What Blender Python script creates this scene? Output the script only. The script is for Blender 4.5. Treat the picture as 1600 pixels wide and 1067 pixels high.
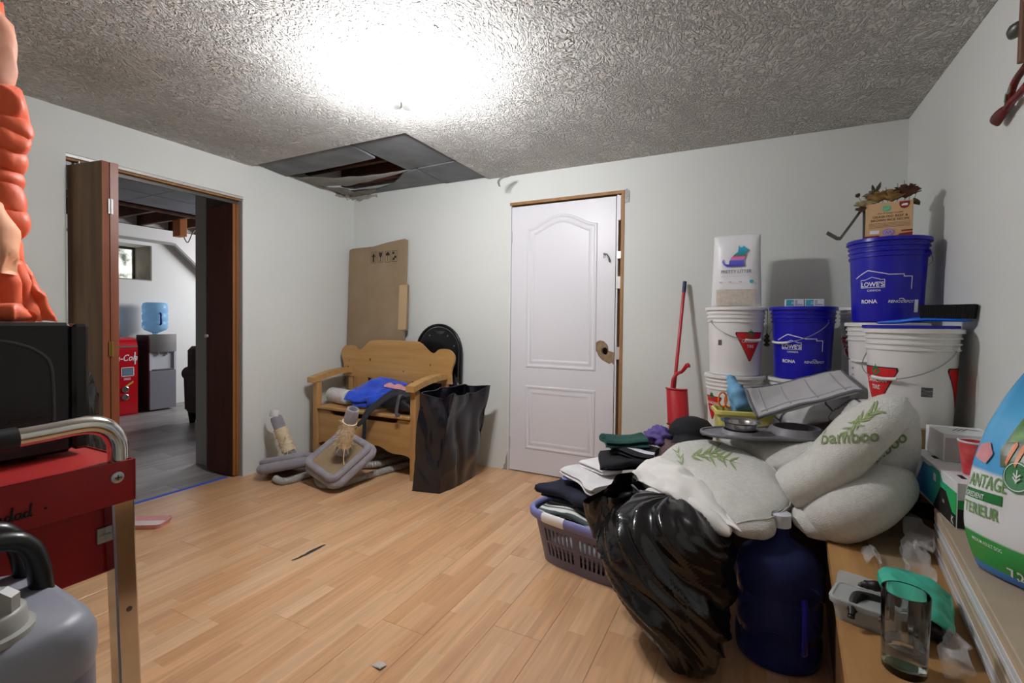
import bpy, math, random
from mathutils import Vector, Matrix, noise
from mathutils.geometry import tessellate_polygon
random.seed(7)
for o in list(bpy.data.objects): bpy.data.objects.remove(o)
SC = bpy.context.scene
COL = SC.collection
PI = math.pi

# ------------------------------------------------------------------ camera
FPX, CYP, CAMZ = 745.16, 517.33, 1.15
RR = Vector((0.89152615, 0.4528328, 0.01111635))
UU = Vector((-0.01874687, 0.01236611, 0.99974779))
FF = Vector((-0.45258112, 0.89150969, -0.01951391))
cam = bpy.data.objects.new('camera', bpy.data.cameras.new('camera'))
COL.objects.link(cam)
cam.matrix_world = Matrix(((RR.x, UU.x, -FF.x, 0), (RR.y, UU.y, -FF.y, 0), (RR.z, UU.z, -FF.z, CAMZ), (0, 0, 0, 1)))
cam.data.sensor_width = 36
cam.data.lens = FPX / 1600 * 36
cam.data.shift_y = -(533.5 - CYP) / 1600
cam.data.clip_start = 0.02
SC.camera = cam

# ------------------------------------------------------------------ world, exposure
w = bpy.data.worlds.new('world'); SC.world = w; w.use_nodes = True
w.node_tree.nodes['Background'].inputs[0].default_value = (0.75, 0.82, 0.9, 1)
w.node_tree.nodes['Background'].inputs[1].default_value = 0.6
SC.view_settings.view_transform = 'Standard'
SC.view_settings.look = 'None'
SC.view_settings.exposure = 1.1
SC.view_settings.gamma = 1.0
SC.view_settings.use_curve_mapping = False
BULB_STRENGTH = 430.0          # the two bare bulbs of the ceiling lamp

# daylight that reaches the far room from its side hidden by the partition (bottle shadow falls away from it)
ld = bpy.data.lights.new('window_far_room_offscreen', 'AREA'); ld.shape = 'RECTANGLE'; ld.size = 1.2; ld.size_y = .7; ld.energy = 48.0; ld.color = (.92, .95, 1.0)
lo_w = bpy.data.objects.new('window_far_room_offscreen', ld); COL.objects.link(lo_w)
lo_w.location = (-5.6, 5.47, 1.75); lo_w.rotation_euler = (-math.pi / 2, 0, 0)

# ------------------------------------------------------------------ helpers
def lin(c):
    if isinstance(c, str):
        c = [int(c[i:i+2], 16) / 255 for i in (0, 2, 4)]
    return tuple((v / 12.92 if v <= 0.04045 else ((v + 0.055) / 1.055) ** 2.4) for v in c) + (1,)

MATS = {}
def M(name, col, rough=0.5, metal=0.0, var=0.0, vscale=8.0, bump=0.0, bscale=60.0, trans=0.0, ior=1.45,
      alpha=1.0, emit=None, estr=0.0, col2=None, spec=0.5, coat=0.0, stretch=(1, 1, 1), sheen=0.0, sss=0.0):
    m = bpy.data.materials.new(name); m.use_nodes = True
    nt = m.node_tree; b = nt.nodes['Principled BSDF']
    c = lin(col)
    b.inputs['Base Color'].default_value = c
    b.inputs['Roughness'].default_value = rough
    b.inputs['Metallic'].default_value = metal
    b.inputs['IOR'].default_value = ior
    b.inputs['Transmission Weight'].default_value = trans
    b.inputs['Alpha'].default_value = alpha
    b.inputs['Specular IOR Level'].default_value = spec
    b.inputs['Coat Weight'].default_value = coat
    b.inputs['Sheen Weight'].default_value = sheen
    if emit:
        b.inputs['Emission Color'].default_value = lin(emit); b.inputs['Emission Strength'].default_value = estr
    if var or bump or col2:
        tc = nt.nodes.new('ShaderNodeTexCoord'); mp = nt.nodes.new('ShaderNodeMapping')
        mp.inputs['Scale'].default_value = stretch
        nt.links.new(tc.outputs['Object'], mp.inputs['Vector'])
    if var or col2:
        n = nt.nodes.new('ShaderNodeTexNoise'); n.inputs['Scale'].default_value = vscale; n.inputs['Detail'].default_value = 6
        nt.links.new(mp.outputs[0], n.inputs['Vector'])
        r = nt.nodes.new('ShaderNodeMix'); r.data_type = 'RGBA'
        if col2: a, d = c, lin(col2)
        else:
            a = tuple(max(0, v * (1 - var)) for v in c[:3]) + (1,); d = tuple(min(1, v * (1 + var)) for v in c[:3]) + (1,)
        r.inputs['A'].default_value = a; r.inputs['B'].default_value = d
        cr = nt.nodes.new('ShaderNodeMapRange'); cr.inputs['From Min'].default_value = 0.3; cr.inputs['From Max'].default_value = 0.7
        nt.links.new(n.outputs['Fac'], cr.inputs['Value']); nt.links.new(cr.outputs[0], r.inputs['Factor'])
        nt.links.new(r.outputs['Result'], b.inputs['Base Color'])
    if bump:
        n2 = nt.nodes.new('ShaderNodeTexNoise'); n2.inputs['Scale'].default_value = bscale; n2.inputs['Detail'].default_value = 4
        nt.links.new(mp.outputs[0], n2.inputs['Vector'])
        bp = nt.nodes.new('ShaderNodeBump'); bp.inputs['Strength'].default_value = min(1, bump); bp.inputs['Distance'].default_value = 0.004
        nt.links.new(n2.outputs['Fac'], bp.inputs['Height']); nt.links.new(bp.outputs[0], b.inputs['Normal'])
    MATS[name] = m
    return m

def P(px, py, s):
    """point of the place seen at photograph pixel px, py at forward distance s"""
    d = FF + RR * ((px - 800) / FPX) + UU * ((CYP - py) / FPX)
    return Vector((0, 0, CAMZ)) + d * s

class MB:
    def __init__(self): self.v = []; self.f = []; self.mi = []
    def add(self, vs, fs, mtx=None, mi=0):
        o = len(self.v)
        for p in vs:
            p = Vector(p)
            self.v.append(mtx @ p if mtx else p)
        for q in fs: self.f.append(tuple(i + o for i in q)); self.mi.append(mi)
        return self
    def box(self, x0, x1, y0, y1, z0, z1, mtx=None, b=0.0, mi=0):
        if b <= 0:
            vs = [(x, y, z) for z in (z0, z1) for y in (y0, y1) for x in (x0, x1)]
            return self.add(vs, [(0, 2, 3, 1), (4, 5, 7, 6), (0, 1, 5, 4), (2, 6, 7, 3), (0, 4, 6, 2), (1, 3, 7, 5)], mtx, mi)
        vs = []; idx = {}
        X = (x0, x1); Y = (y0, y1); Z = (z0, z1)
        for i in (0, 1):
            for j in (0, 1):
                for k in (0, 1):
                    sx, sy, sz = (1 - 2 * i), (1 - 2 * j), (1 - 2 * k)
                    idx[i, j, k, 0] = len(vs); vs.append((X[i], Y[j] + sy * b, Z[k] + sz * b))
                    idx[i, j, k, 1] = len(vs); vs.append((X[i] + sx * b, Y[j], Z[k] + sz * b))
                    idx[i, j, k, 2] = len(vs); vs.append((X[i] + sx * b, Y[j] + sy * b, Z[k]))
        fs = []
        for i in (0, 1):
            fs.append([idx[i, 0, 0, 0], idx[i, 1, 0, 0], idx[i, 1, 1, 0], idx[i, 0, 1, 0]][::(1 if i else -1)])
            fs.append([idx[0, i, 0, 1], idx[1, i, 0, 1], idx[1, i, 1, 1], idx[0, i, 1, 1]][::(-1 if i else 1)])
            fs.append([idx[0, 0, i, 2], idx[1, 0, i, 2], idx[1, 1, i, 2], idx[0, 1, i, 2]][::(1 if i else -1)])
        for a in (0, 1):
            for c in (0, 1):
                fs.append([idx[a, c, 0, 0], idx[a, c, 1, 0], idx[a, c, 1, 1], idx[a, c, 0, 1]])
                fs.append([idx[a, 0, c, 0], idx[a, 1, c, 0], idx[a, 1, c, 2], idx[a, 0, c, 2]])
                fs.append([idx[0, a, c, 1], idx[1, a, c, 1], idx[1, a, c, 2], idx[0, a, c, 2]])
        for k in [(i, j, l) for i in (0, 1) for j in (0, 1) for l in (0, 1)]:
            fs.append([idx[k + (0,)], idx[k + (1,)], idx[k + (2,)]])
        return self.add(vs, fs, mtx, mi)
    def cyl(self, p0, p1, r0, r1=None, n=16, caps=True, mtx=None, mi=0):
        p0, p1 = Vector(p0), Vector(p1); r1 = r0 if r1 is None else r1
        d = (p1 - p0).normalized(); a = d.orthogonal().normalized(); c = d.cross(a)
        vs = []
        for p, r in ((p0, r0), (p1, r1)):
            for i in range(n):
                t = 2 * PI * i / n; vs.append(p + a * (r * math.cos(t)) + c * (r * math.sin(t)))
        fs = [(i, (i + 1) % n, n + (i + 1) % n, n + i) for i in range(n)]
        if caps: fs += [tuple(range(n - 1, -1, -1)), tuple(range(n, 2 * n))]
        return self.add(vs, fs, mtx, mi)
    def tube(self, pts, r, n=8, closed=False, caps=True, mtx=None, flat=None, mi=0):
        pts = [Vector(p) for p in pts]; m = len(pts); vs = []
        up = None
        for i, p in enumerate(pts):
            a = pts[(i - 1) % m] if (closed or i > 0) else p
            c = pts[(i + 1) % m] if (closed or i < m - 1) else p
            d = (c - a).normalized()
            if up is None: up = d.orthogonal().normalized() if flat is None else Vector(flat)
            s = d.cross(up)
            if s.length < 1e-6: s = d.orthogonal()
            s.normalize(); up = s.cross(d).normalized()
            rr = r[i] if isinstance(r, list) else r
            ra, rb = rr if isinstance(rr, tuple) else (rr, rr)
            for k in range(n):
                t = 2 * PI * k / n + PI / n
                vs.append(p + s * (ra * math.cos(t)) + up * (rb * math.sin(t)))
        fs = []
        for i in range(m if closed else m - 1):
            j = (i + 1) % m
            for k in range(n): fs.append((i * n + k, i * n + (k + 1) % n, j * n + (k + 1) % n, j * n + k))
        if caps and not closed: fs += [tuple(range(n - 1, -1, -1)), tuple(range((m - 1) * n, m * n))]
        return self.add(vs, fs, mtx, mi)
    def lathe(self, prof, n=32, c=(0, 0, 0), mtx=None, mi=0, fn=None):
        vs = []; rings = []
        for (r, z) in prof:
            if r < 1e-6: rings.append([len(vs)]); vs.append((c[0], c[1], c[2] + z))
            else:
                rg = []
                for i in range(n):
                    t = 2 * PI * i / n; rg.append(len(vs))
                    rad = r * (fn(t, z) if fn else 1)
                    vs.append((c[0] + rad * math.cos(t), c[1] + rad * math.sin(t), c[2] + z))
                rings.append(rg)
        fs = []
        for a, b in zip(rings, rings[1:]):
            if len(a) == 1 and len(b) == 1: continue
            for i in range(n):
                j = (i + 1) % n
                if len(a) == 1: fs.append((a[0], b[j], b[i]))
                elif len(b) == 1: fs.append((a[i], a[j], b[0]))
                else: fs.append((a[i], a[j], b[j], b[i]))
        return self.add(vs, fs, mtx, mi)
    def grid(self, nu, nv, fn, mtx=None, mi=0, flip=False):
        vs = [fn(i / nu, j / nv) for j in range(nv + 1) for i in range(nu + 1)]
        fs = []
        for j in range(nv):
            for i in range(nu):
                q = (j * (nu + 1) + i, j * (nu + 1) + i + 1, (j + 1) * (nu + 1) + i + 1, (j + 1) * (nu + 1) + i)
                fs.append(q[::-1] if flip else q)
        return self.add(vs, fs, mtx, mi)
    def prism(self, loops, t, fn=None, mtx=None, mi=0):
        """flat shape (outer loop, then holes) in x,y given thickness t along z; fn maps x,y,z to a point"""
        if not isinstance(loops[0][0], (list, tuple)): loops = [loops]
        loops = [[tuple(p) for p in l] for l in loops]
        tris = tessellate_polygon([[Vector((p[0], p[1], 0)) for p in l] for l in loops])
        flat = [p for l in loops for p in l]; n = len(flat)
        def area(tr):
            a, b, c = (flat[i] for i in tr); return (b[0]-a[0])*(c[1]-a[1]) - (b[1]-a[1])*(c[0]-a[0])
        fs = []
        for tr in tris:
            tr = tuple(tr) if area(tr) > 0 else tuple(tr)[::-1]
            fs.append(tuple(i + n for i in tr)); fs.append(tr[::-1])
        o = 0
        for li, l in enumerate(loops):
            m = len(l); A = sum(l[i][0]*l[(i+1) % m][1] - l[(i+1) % m][0]*l[i][1] for i in range(m))
            for i in range(m):
                a, b = o + i, o + (i + 1) % m
                q = (a, b, b + n, a + n)
                fs.append(q if (A > 0) == (li == 0) else q[::-1])
            o += m
        vs = [(p[0], p[1], 0) for p in flat] + [(p[0], p[1], t) for p in flat]
        if fn: vs = [fn(*p) for p in vs]
        return self.add(vs, fs, mtx, mi)
    def build(self, name, mat, parent=None, smooth=None, loc=None):
        me = bpy.data.meshes.new(name)
        org = Vector(loc) if loc else Vector((0, 0, 0))
        me.from_pydata([tuple(Vector(p) - org) for p in self.v], [], self.f)
        for mm in (mat if isinstance(mat, (list, tuple)) else [mat]): me.materials.append(mm)
        if isinstance(mat, (list, tuple)):
            for p, k in zip(me.polygons, self.mi): p.material_index = k
        if smooth is not None:
            me.shade_smooth()
            if smooth < 180: me.set_sharp_from_angle(angle=math.radians(smooth))
        me.update()
        o = bpy.data.objects.new(name, me); COL.objects.link(o); o.location = org
        if parent: o.parent = parent
        return o

def tag(o, label=None, cat=None, group=None, kind=None):
    if label: o['label'] = label
    if cat: o['category'] = cat
    if group: o['group'] = group
    if kind: o['kind'] = kind
    return o
def thing(name, label, cat, loc=(0, 0, 0), rz=0.0, group=None):
    o = bpy.data.objects.new(name, None); COL.objects.link(o); o.empty_display_size = 0.05
    o.location = loc; o.rotation_euler = (0, 0, rz)
    return tag(o, label, cat, group)
def struct(o): return tag(o, kind='structure')
def T(x=0, y=0, z=0): return Matrix.Translation((x, y, z))
def RX(a): return Matrix.Rotation(a, 4, 'X')
def RY(a): return Matrix.Rotation(a, 4, 'Y')
def RZ(a): return Matrix.Rotation(a, 4, 'Z')

def crom(p0, p1, p2, p3, t):
    return 0.5 * ((2 * p1) + (p2 - p0) * t + (2 * p0 - 5 * p1 + 4 * p2 - p3) * t * t + (3 * p1 - p0 - 3 * p2 + p3) * t ** 3)
def spl(pts, t):
    n = len(pts) - 1; x = min(max(t, 0), 1) * n; i = min(int(x), n - 1); f = x - i
    a, b = pts[i], pts[i + 1]
    p0 = pts[i - 1] if i > 0 else a + (a - b); p3 = pts[i + 2] if i + 2 <= n else b + (b - a)
    return crom(p0, a, b, p3, f)
def curve_pts(pts, n):
    pts = [Vector(p) for p in pts]; return [spl(pts, i / n) for i in range(n + 1)]
def nz(p, f, s=0): return noise.noise(Vector(p) * f + Vector((s * 3.1, s * 7.7, s * 1.3)))

def cushion(mb, ctrl, nu, nv, th, amp=0.0, fr=6.0, seed=0, pu=3.0, pv=3.0, mtx=None, under=1.0, ridge=0.0, rfr=8.0, mi=0, edge=0.0):
    """puffy closed sheet over a control grid of points (rows v, columns u)"""
    ctrl = [[Vector(p) for p in r] for r in ctrl]
    def S(u, v): return spl([spl(r, u) for r in ctrl], v)
    def prof(t, p): return max(0.0, 1 - abs(2 * t - 1) ** p) ** (1.0 / p)
    vs = []; top = {}; bot = {}
    h = .02; n0 = (S(.5 + h, .5) - S(.5 - h, .5)).cross(S(.5, .5 + h) - S(.5, .5 - h))
    sgn = -1 if n0.z < 0 else 1
    def ontop(u, v, eps=.002):
        h = .01; p = S(u, v); n = (S(min(u + h, 1), v) - S(max(u - h, 0), v)).cross(S(u, min(v + h, 1)) - S(u, max(v - h, 0))).normalized() * sgn
        e = prof(u, pu) * prof(v, pv); w = amp * nz(p, fr, seed) + .5 * amp * nz(p, fr * 2.3, seed + 5)
        if ridge: w -= ridge * abs(nz(p, rfr, seed + 9)) ** .6
        return p + n * (th * e + w * min(1, e * 2) + eps)
    # cluster samples near borders so the rolled edge stays round
    def warp(t): return 0.5 - 0.5 * math.cos(PI * t) * 0.6 - 0.4 * (0.5 - t)
    for j in range(nv + 1):
        for i in range(nu + 1):
            u, v = warp(i / nu), warp(j / nv); h = 0.01
            u = min(max(u, 0), 1); v = min(max(v, 0), 1)
            p = S(u, v)
            du = S(min(u + h, 1), v) - S(max(u - h, 0), v); dv = S(u, min(v + h, 1)) - S(u, max(v - h, 0))
            n = du.cross(dv)
            if n.length > 1e-12: n.normalize()
            n *= sgn
            e = prof(u, pu) * prof(v, pv)
            w = amp * nz(p, fr, seed) + 0.5 * amp * nz(p, fr * 2.3, seed + 5)
            if ridge: w -= ridge * abs(nz(p, rfr, seed + 9)) ** 0.6
            k = min(1, e * 2)
            b = (i in (0, nu)) or (j in (0, nv))
            p2 = p + Vector((nz(p, fr, seed + 21), nz(p, fr, seed + 31), nz(p, fr, seed + 41))) * edge
            top[i, j] = len(vs); vs.append(p2 + n * (th * e + w * k))
            if b: bot[i, j] = top[i, j]
            else: bot[i, j] = len(vs); vs.append(p2 - n * (th * e * under + (w * k * 0.3 if under > 0.2 else -w * k + 0.0015)))
    fs = []
    for j in range(nv):
        for i in range(nu):
            fs.append((top[i, j], top[i + 1, j], top[i + 1, j + 1], top[i, j + 1]))
            fs.append((bot[i, j], bot[i, j + 1], bot[i + 1, j + 1], bot[i + 1, j]))
    mb.add(vs, fs, mtx, mi)
    return ontop

def folded(mb, wid, dep, layers, t, mtx, amp=0.006, fr=9.0, seed=0, nx=18, mi=0):
    """a cloth folded back and forth: serpentine profile in y,z swept along x"""
    path = []; z = t / 2; y0, y1 = -dep / 2, dep / 2
    for k in range(layers):
        a, b = (y0, y1) if k % 2 == 0 else (y1, y0)
        for i in range(9): path.append((a + (b - a) * (0.06 + 0.88 * i / 8), z))
        if k < layers - 1:
            s = 1 if k % 2 == 0 else -1
            for i in range(1, 4):
                an = PI * i / 4 - PI / 2
                path.append((b * 0.88 + s * t * 0.6 * math.cos(an), z + t / 2 + t / 2 * math.sin(an)))
        z += t
    n = len(path); up, dn = [], []
    for i in range(n):
        a = path[max(i - 1, 0)]; b = path[min(i + 1, n - 1)]
        d = Vector((b[0] - a[0], b[1] - a[1])).normalized(); nn = Vector((-d.y, d.x)); p = Vector(path[i])
        e = 0.25 if i in (0, n - 1) else 1
        up.append(p + nn * t * 0.44 * e); dn.append(p - nn * t * 0.44 * e)
    ring = up + dn[::-1]; m = len(ring); vs = []
    for j in range(nx + 1):
        u = j / nx; x = (u - 0.5) * wid
        for q in ring:
            p = Vector((x, q.x, q.y))
            k = 0.3 + 0.7 * (q.y / (layers * t))
            p += Vector((nz(p, fr, seed + 1) * amp * 2, nz(p, fr, seed + 2) * amp * 2, nz(p, fr * 0.7, seed + 3) * amp * 1.6 * k))
            p.z = max(p.z, 0.0)
            vs.append(p)
    fs = []
    for j in range(nx):
        for i in range(m): fs.append((j * m + i, j * m + (i + 1) % m, (j + 1) * m + (i + 1) % m, (j + 1) * m + i))
    L = len(ring) // 2
    for j, fl in ((0, False), (nx, True)):
        for i in range(L - 1):
            q = (j * m + i, j * m + i + 1, j * m + m - 2 - i, j * m + m - 1 - i)
            fs.append(q[::-1] if not fl else q)
    mb.add(vs, fs, mtx, mi)

TXT = {}
def text2d(s, size, offset=0.0, shear=0.0, align='CENTER'):
    key = (s, offset, shear, align)
    if key not in TXT:
        cu = bpy.data.curves.new('tmp', 'FONT'); cu.body = s; cu.size = 1.0; cu.align_x = align; cu.offset = offset; cu.shear = shear
        cu.resolution_u = 3
        ob = bpy.data.objects.new('tmp', cu); COL.objects.link(ob)
        dg = bpy.context.evaluated_depsgraph_get(); dg.update()
        me = ob.evaluated_get(dg).to_mesh()
        TXT[key] = ([(v.co.x, v.co.y) for v in me.vertices], [tuple(p.vertices) for p in me.polygons])
        ob.evaluated_get(dg).to_mesh_clear()
        bpy.data.objects.remove(ob); bpy.data.curves.remove(cu)
    v, f = TXT[key]
    return [(x * size, y * size) for x, y in v], f
def text(mb, s, size, fn, x=0, y=0, offset=0.0, shear=0.0, sx=1.0, align='CENTER', rot=0.0, mi=0):
    v, f = text2d(s, size, offset, shear, align); ca, sa = math.cos(rot), math.sin(rot)
    mb.add([fn(x + (a * sx) * ca - b * sa, y + (a * sx) * sa + b * ca) for a, b in v], f, mi=mi); return mb
def stroke(mb, pts, wd, fn, sub=0.01, closed=False, mi=0):
    if closed: pts = list(pts) + [pts[0]]
    for (a, b) in zip(pts, pts[1:]):
        a, b = Vector(a), Vector(b); d = b - a; L = d.length
        if L < 1e-7: continue
        d /= L; n = Vector((-d.y, d.x)) * wd / 2; k = max(1, int(L / sub)); vs = []
        for i in range(k + 1):
            p = a - d * wd * 0.3 + d * (L + 0.6 * wd) * i / k; vs += [fn(*(p - n)), fn(*(p + n))]
        mb.add(vs, [(2 * i, 2 * i + 2, 2 * i + 3, 2 * i + 1) for i in range(k)], mi=mi)
    return mb
def rect(mb, x0, x1, y0, y1, fn, sub=0.012, mi=0):
    k = max(1, int((x1 - x0) / sub)); h = max(1, int((y1 - y0) / sub))
    mb.add([fn(x0 + (x1 - x0) * i / k, y0 + (y1 - y0) * j / h) for j in range(h + 1) for i in range(k + 1)],
           [(j * (k + 1) + i, j * (k + 1) + i + 1, (j + 1) * (k + 1) + i + 1, (j + 1) * (k + 1) + i) for j in range(h) for i in range(k)], mi=mi); return mb
def poly(mb, pts, fn, mi=0):
    tr = tessellate_polygon([[Vector((p[0], p[1], 0)) for p in pts]])
    out = []
    for t in tr:
        a, b, c = (pts[i] for i in t); s = (b[0]-a[0])*(c[1]-a[1]) - (b[1]-a[1])*(c[0]-a[0])
        out.append(tuple(t) if s > 0 else tuple(t)[::-1])
    mb.add([fn(*p) for p in pts], out, mi=mi); return mb
def scan(mb, pts, fn, rows=14, cols=6, mi=0):
    """fill a (y-monotone) polygon with small quads so that it can wrap round a curve"""
    ys = [p[1] for p in pts]; y0, y1 = min(ys), max(ys); e = (y1 - y0) * 1e-4; g = []
    for j in range(rows + 1):
        y = y0 + e + (y1 - y0 - 2 * e) * j / rows; xs = []
        for a, b in zip(pts, pts[1:] + pts[:1]):
            if (a[1] - y) * (b[1] - y) <= 0 and a[1] != b[1]: xs.append(a[0] + (b[0] - a[0]) * (y - a[1]) / (b[1] - a[1]))
        g.append([(min(xs) + (max(xs) - min(xs)) * i / cols, y) for i in range(cols + 1)])
    n = cols + 1
    mb.add([fn(*p) for r in g for p in r], [(j * n + i, j * n + i + 1, (j + 1) * n + i + 1, (j + 1) * n + i) for j in range(rows) for i in range(cols)], mi=mi)
    return mb
def plane_fn(o, xd, yd, eps=0.0008):
    o, xd, yd = Vector(o), Vector(xd).normalized(), Vector(yd).normalized(); n = xd.cross(yd) * eps
    return lambda x, y: o + xd * x + yd * y + n

# ------------------------------------------------------------------ materials of the shell
def plank_mat(name, tones, strips, sw, seg, rough, grain=0.12, grainscale=30):
    m = bpy.data.materials.new(name); m.use_nodes = True; nt = m.node_tree; b = nt.nodes['Principled BSDF']
    N = nt.nodes.new; L = nt.links.new
    def math_(op, a, c=None):
        n = N('ShaderNodeMath'); n.operation = op
        for i, q in enumerate((a, c)):
            if q is None: continue
            if isinstance(q, (int, float)): n.inputs[i].default_value = q
            else: L(q, n.inputs[i])
        return n.outputs[0]
    tc = N('ShaderNodeTexCoord'); sp = N('ShaderNodeSeparateXYZ'); L(tc.outputs['Object'], sp.inputs[0])
    oi = N('ShaderNodeObjectInfo')
    sid = math_('FLOOR', math_('DIVIDE', math_('ADD', sp.outputs[0], strips * sw / 2), sw))
    off = math_('MULTIPLY', math_('FRACT', math_('ADD', math_('MULTIPLY', sid, 0.371), oi.outputs['Random'])), seg)
    gid = math_('FLOOR', math_('DIVIDE', math_('ADD', sp.outputs[1], off), seg))
    cb = N('ShaderNodeCombineXYZ'); L(sid, cb.inputs[0]); L(gid, cb.inputs[1]); L(math_('MULTIPLY', oi.outputs['Random'], 97.0), cb.inputs[2])
    wn = N('ShaderNodeTexWhiteNoise'); L(cb.outputs[0], wn.inputs[0])
    cr = N('ShaderNodeValToRGB'); e = cr.color_ramp.elements
    e[0].color = lin(tones[0]); e[1].color = lin(tones[-1])
    for i, t in enumerate(tones[1:-1]): q = cr.color_ramp.elements.new((i + 1) / (len(tones) - 1)); q.color = lin(t)
    L(wn.outputs['Value'], cr.inputs[0])
    # long grain, shifted in every strip
    ad = N('ShaderNodeVectorMath'); ad.operation = 'ADD'; L(tc.outputs['Object'], ad.inputs[0])
    sc2 = N('ShaderNodeVectorMath'); sc2.operation = 'SCALE'; L(wn.outputs['Color'], sc2.inputs[0]); sc2.inputs['Scale'].default_value = 13.0
    L(sc2.outputs[0], ad.inputs[1])
    mp = N('ShaderNodeMapping'); mp.inputs['Scale'].default_value = (1, 0.06, 1); L(ad.outputs[0], mp.inputs[0])
    g = N('ShaderNodeTexNoise'); g.inputs['Scale'].default_value = grainscale; g.inputs['Detail'].default_value = 7; g.inputs['Distortion'].default_value = 0.9
    L(mp.outputs[0], g.inputs['Vector'])
    mr = N('ShaderNodeMapRange'); mr.inputs['From Min'].default_value = 0.32; mr.inputs['From Max'].default_value = 0.68
    mr.inputs['To Min'].default_value = 1 - grain * 1.6; mr.inputs['To Max'].default_value = 1 + grain
    L(g.outputs['Fac'], mr.inputs[0])
    mul = N('ShaderNodeVectorMath'); mul.operation = 'SCALE'; L(cr.outputs[0], mul.inputs[0]); L(mr.outputs[0], mul.inputs['Scale'])
    L(mul.outputs[0], b.inputs['Base Color']); b.inputs['Roughness'].default_value = rough
    bp = N('ShaderNodeBump'); bp.inputs['Strength'].default_value = 0.06; bp.inputs['Distance'].default_value = 0.001
    L(g.outputs['Fac'], bp.inputs['Height']); L(bp.outputs[0], b.inputs['Normal'])
    return m
m_oak = plank_mat('oak laminate', ['C8996F', 'CFA379', 'D6AD84', 'CB9C70', 'DAB48C'], 3, 0.0655, 0.60, 0.30, 0.10, 34)
m_greyvinyl = plank_mat('grey vinyl plank', ['77726F', '8C8784', '9A9592', '827C79'], 1, 0.18, 1.5, 0.4, 0.16, 16)
m_base = M('subfloor', '3A2A1E', 0.9)

def wall_mat(name, c, c2):
    m = M(name, c, 0.75, var=0.0, bump=0.12, bscale=90, col2=c2, vscale=0.9, spec=0.25); return m
m_wall = wall_mat('painted drywall', 'D9DCD7', 'D2D6D1')
m_farwall = wall_mat('far room paint', 'DAD8D4', 'CFCCC8')

def stomp_ceiling():
    m = bpy.data.materials.new('stomped plaster ceiling'); m.use_nodes = True; nt = m.node_tree; b = nt.nodes['Principled BSDF']
    N = nt.nodes.new; L = nt.links.new
    tc = N('ShaderNodeTexCoord')
    n1 = N('ShaderNodeTexNoise'); n1.inputs['Scale'].default_value = 38; n1.inputs['Detail'].default_value = 3; n1.inputs['Distortion'].default_value = 2.2
    n2 = N('ShaderNodeTexNoise'); n2.inputs['Scale'].default_value = 2.2; n2.inputs['Detail'].default_value = 5
    n3 = N('ShaderNodeTexNoise'); n3.inputs['Scale'].default_value = 95; n3.inputs['Detail'].default_value = 2
    wp = N('ShaderNodeTexNoise'); wp.inputs['Scale'].default_value = 2.5
    mx = N('ShaderNodeVectorMath'); mx.operation = 'MULTIPLY_ADD'; mx.inputs[1].default_value = (0.25, 0.25, 0.25)
    L(tc.outputs['Object'], wp.inputs['Vector']); L(wp.outputs['Color'], mx.inputs[0]); L(tc.outputs['Object'], mx.inputs[2])
    st = N('ShaderNodeMapping'); st.inputs['Scale'].default_value = (1.0, 0.62, 1.0); st.inputs['Rotation'].default_value = (0, 0, 0.5)
    L(mx.outputs[0], st.inputs[0]); L(st.outputs[0], n1.inputs['Vector'])
    L(tc.outputs['Object'], n2.inputs['Vector']); L(tc.outputs['Object'], n3.inputs['Vector'])
    r1 = N('ShaderNodeMapRange'); r1.inputs['From Min'].default_value = 0.42; r1.inputs['From Max'].default_value = 0.62; r1.interpolation_type = 'SMOOTHSTEP'
    L(n1.outputs['Fac'], r1.inputs[0])
    ad = N('ShaderNodeMath'); ad.operation = 'MULTIPLY_ADD'; ad.inputs[1].default_value = 0.35; L(n3.outputs['Fac'], ad.inputs[0]); L(r1.outputs[0], ad.inputs[2])
    bp = N('ShaderNodeBump'); bp.inputs['Strength'].default_value = 1.0; bp.inputs['Distance'].default_value = 0.016
    L(ad.outputs[0], bp.inputs['Height']); L(bp.outputs[0], b.inputs['Normal'])
    cm = N('ShaderNodeMix'); cm.data_type = 'RGBA'; cm.inputs['A'].default_value = lin('DCDBD6'); cm.inputs['B'].default_value = lin('CFCDC6')
    r2 = N('ShaderNodeMapRange'); r2.inputs['From Min'].default_value = 0.35; r2.inputs['From Max'].default_value = 0.7; L(n2.outputs['Fac'], r2.inputs[0])
    L(r2.outputs[0], cm.inputs['Factor']); L(cm.outputs['Result'], b.inputs['Base Color'])
    b.inputs['Roughness'].default_value = 0.7; b.inputs['Specular IOR Level'].default_value = 0.3
    return m
m_ceil = stomp_ceiling()
m_white = M('white satin paint', 'DCDCE0', 0.38, bump=0.05, bscale=120)
m_rawwood = M('raw pine jamb', 'A47B4E', 0.6, col2='8C6238', vscale=18, stretch=(1, 1, 0.06))
m_dark = M('matte black', '0B0A0A', 0.95)  # plain black of the power cord, sofa legs and microwave feet
m_browndoor = M('dark stained veneer', '4A2417', 0.55, col2='371A12', vscale=9, stretch=(4, 4, 0.25), spec=.2)
m_tanpanel = M('tan panel face', '8A7050', 0.6, col2='6A4F36', vscale=6, stretch=(3, 3, 0.3))  # paler tan for one face of the left bifold door
m_browndge = M('brown door edge', '8A4E2E', 0.4, col2='6E3B24', vscale=14, stretch=(1, 1, 0.08))
m_track = M('white metal track', 'C8C6C2', 0.4, 0.3)
m_steel = M('brushed steel', 'B9B9B7', 0.32, 1.0)
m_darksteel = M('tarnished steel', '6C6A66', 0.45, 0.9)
m_chrome = M('chrome', 'D5D2CC', 0.12, 1.0, var=0.1, vscale=14)
m_brass = M('brass hinge', 'B59B4E', 0.35, 1.0)
m_tape = M('blue painter tape', '2F62D8', 0.7)
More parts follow.
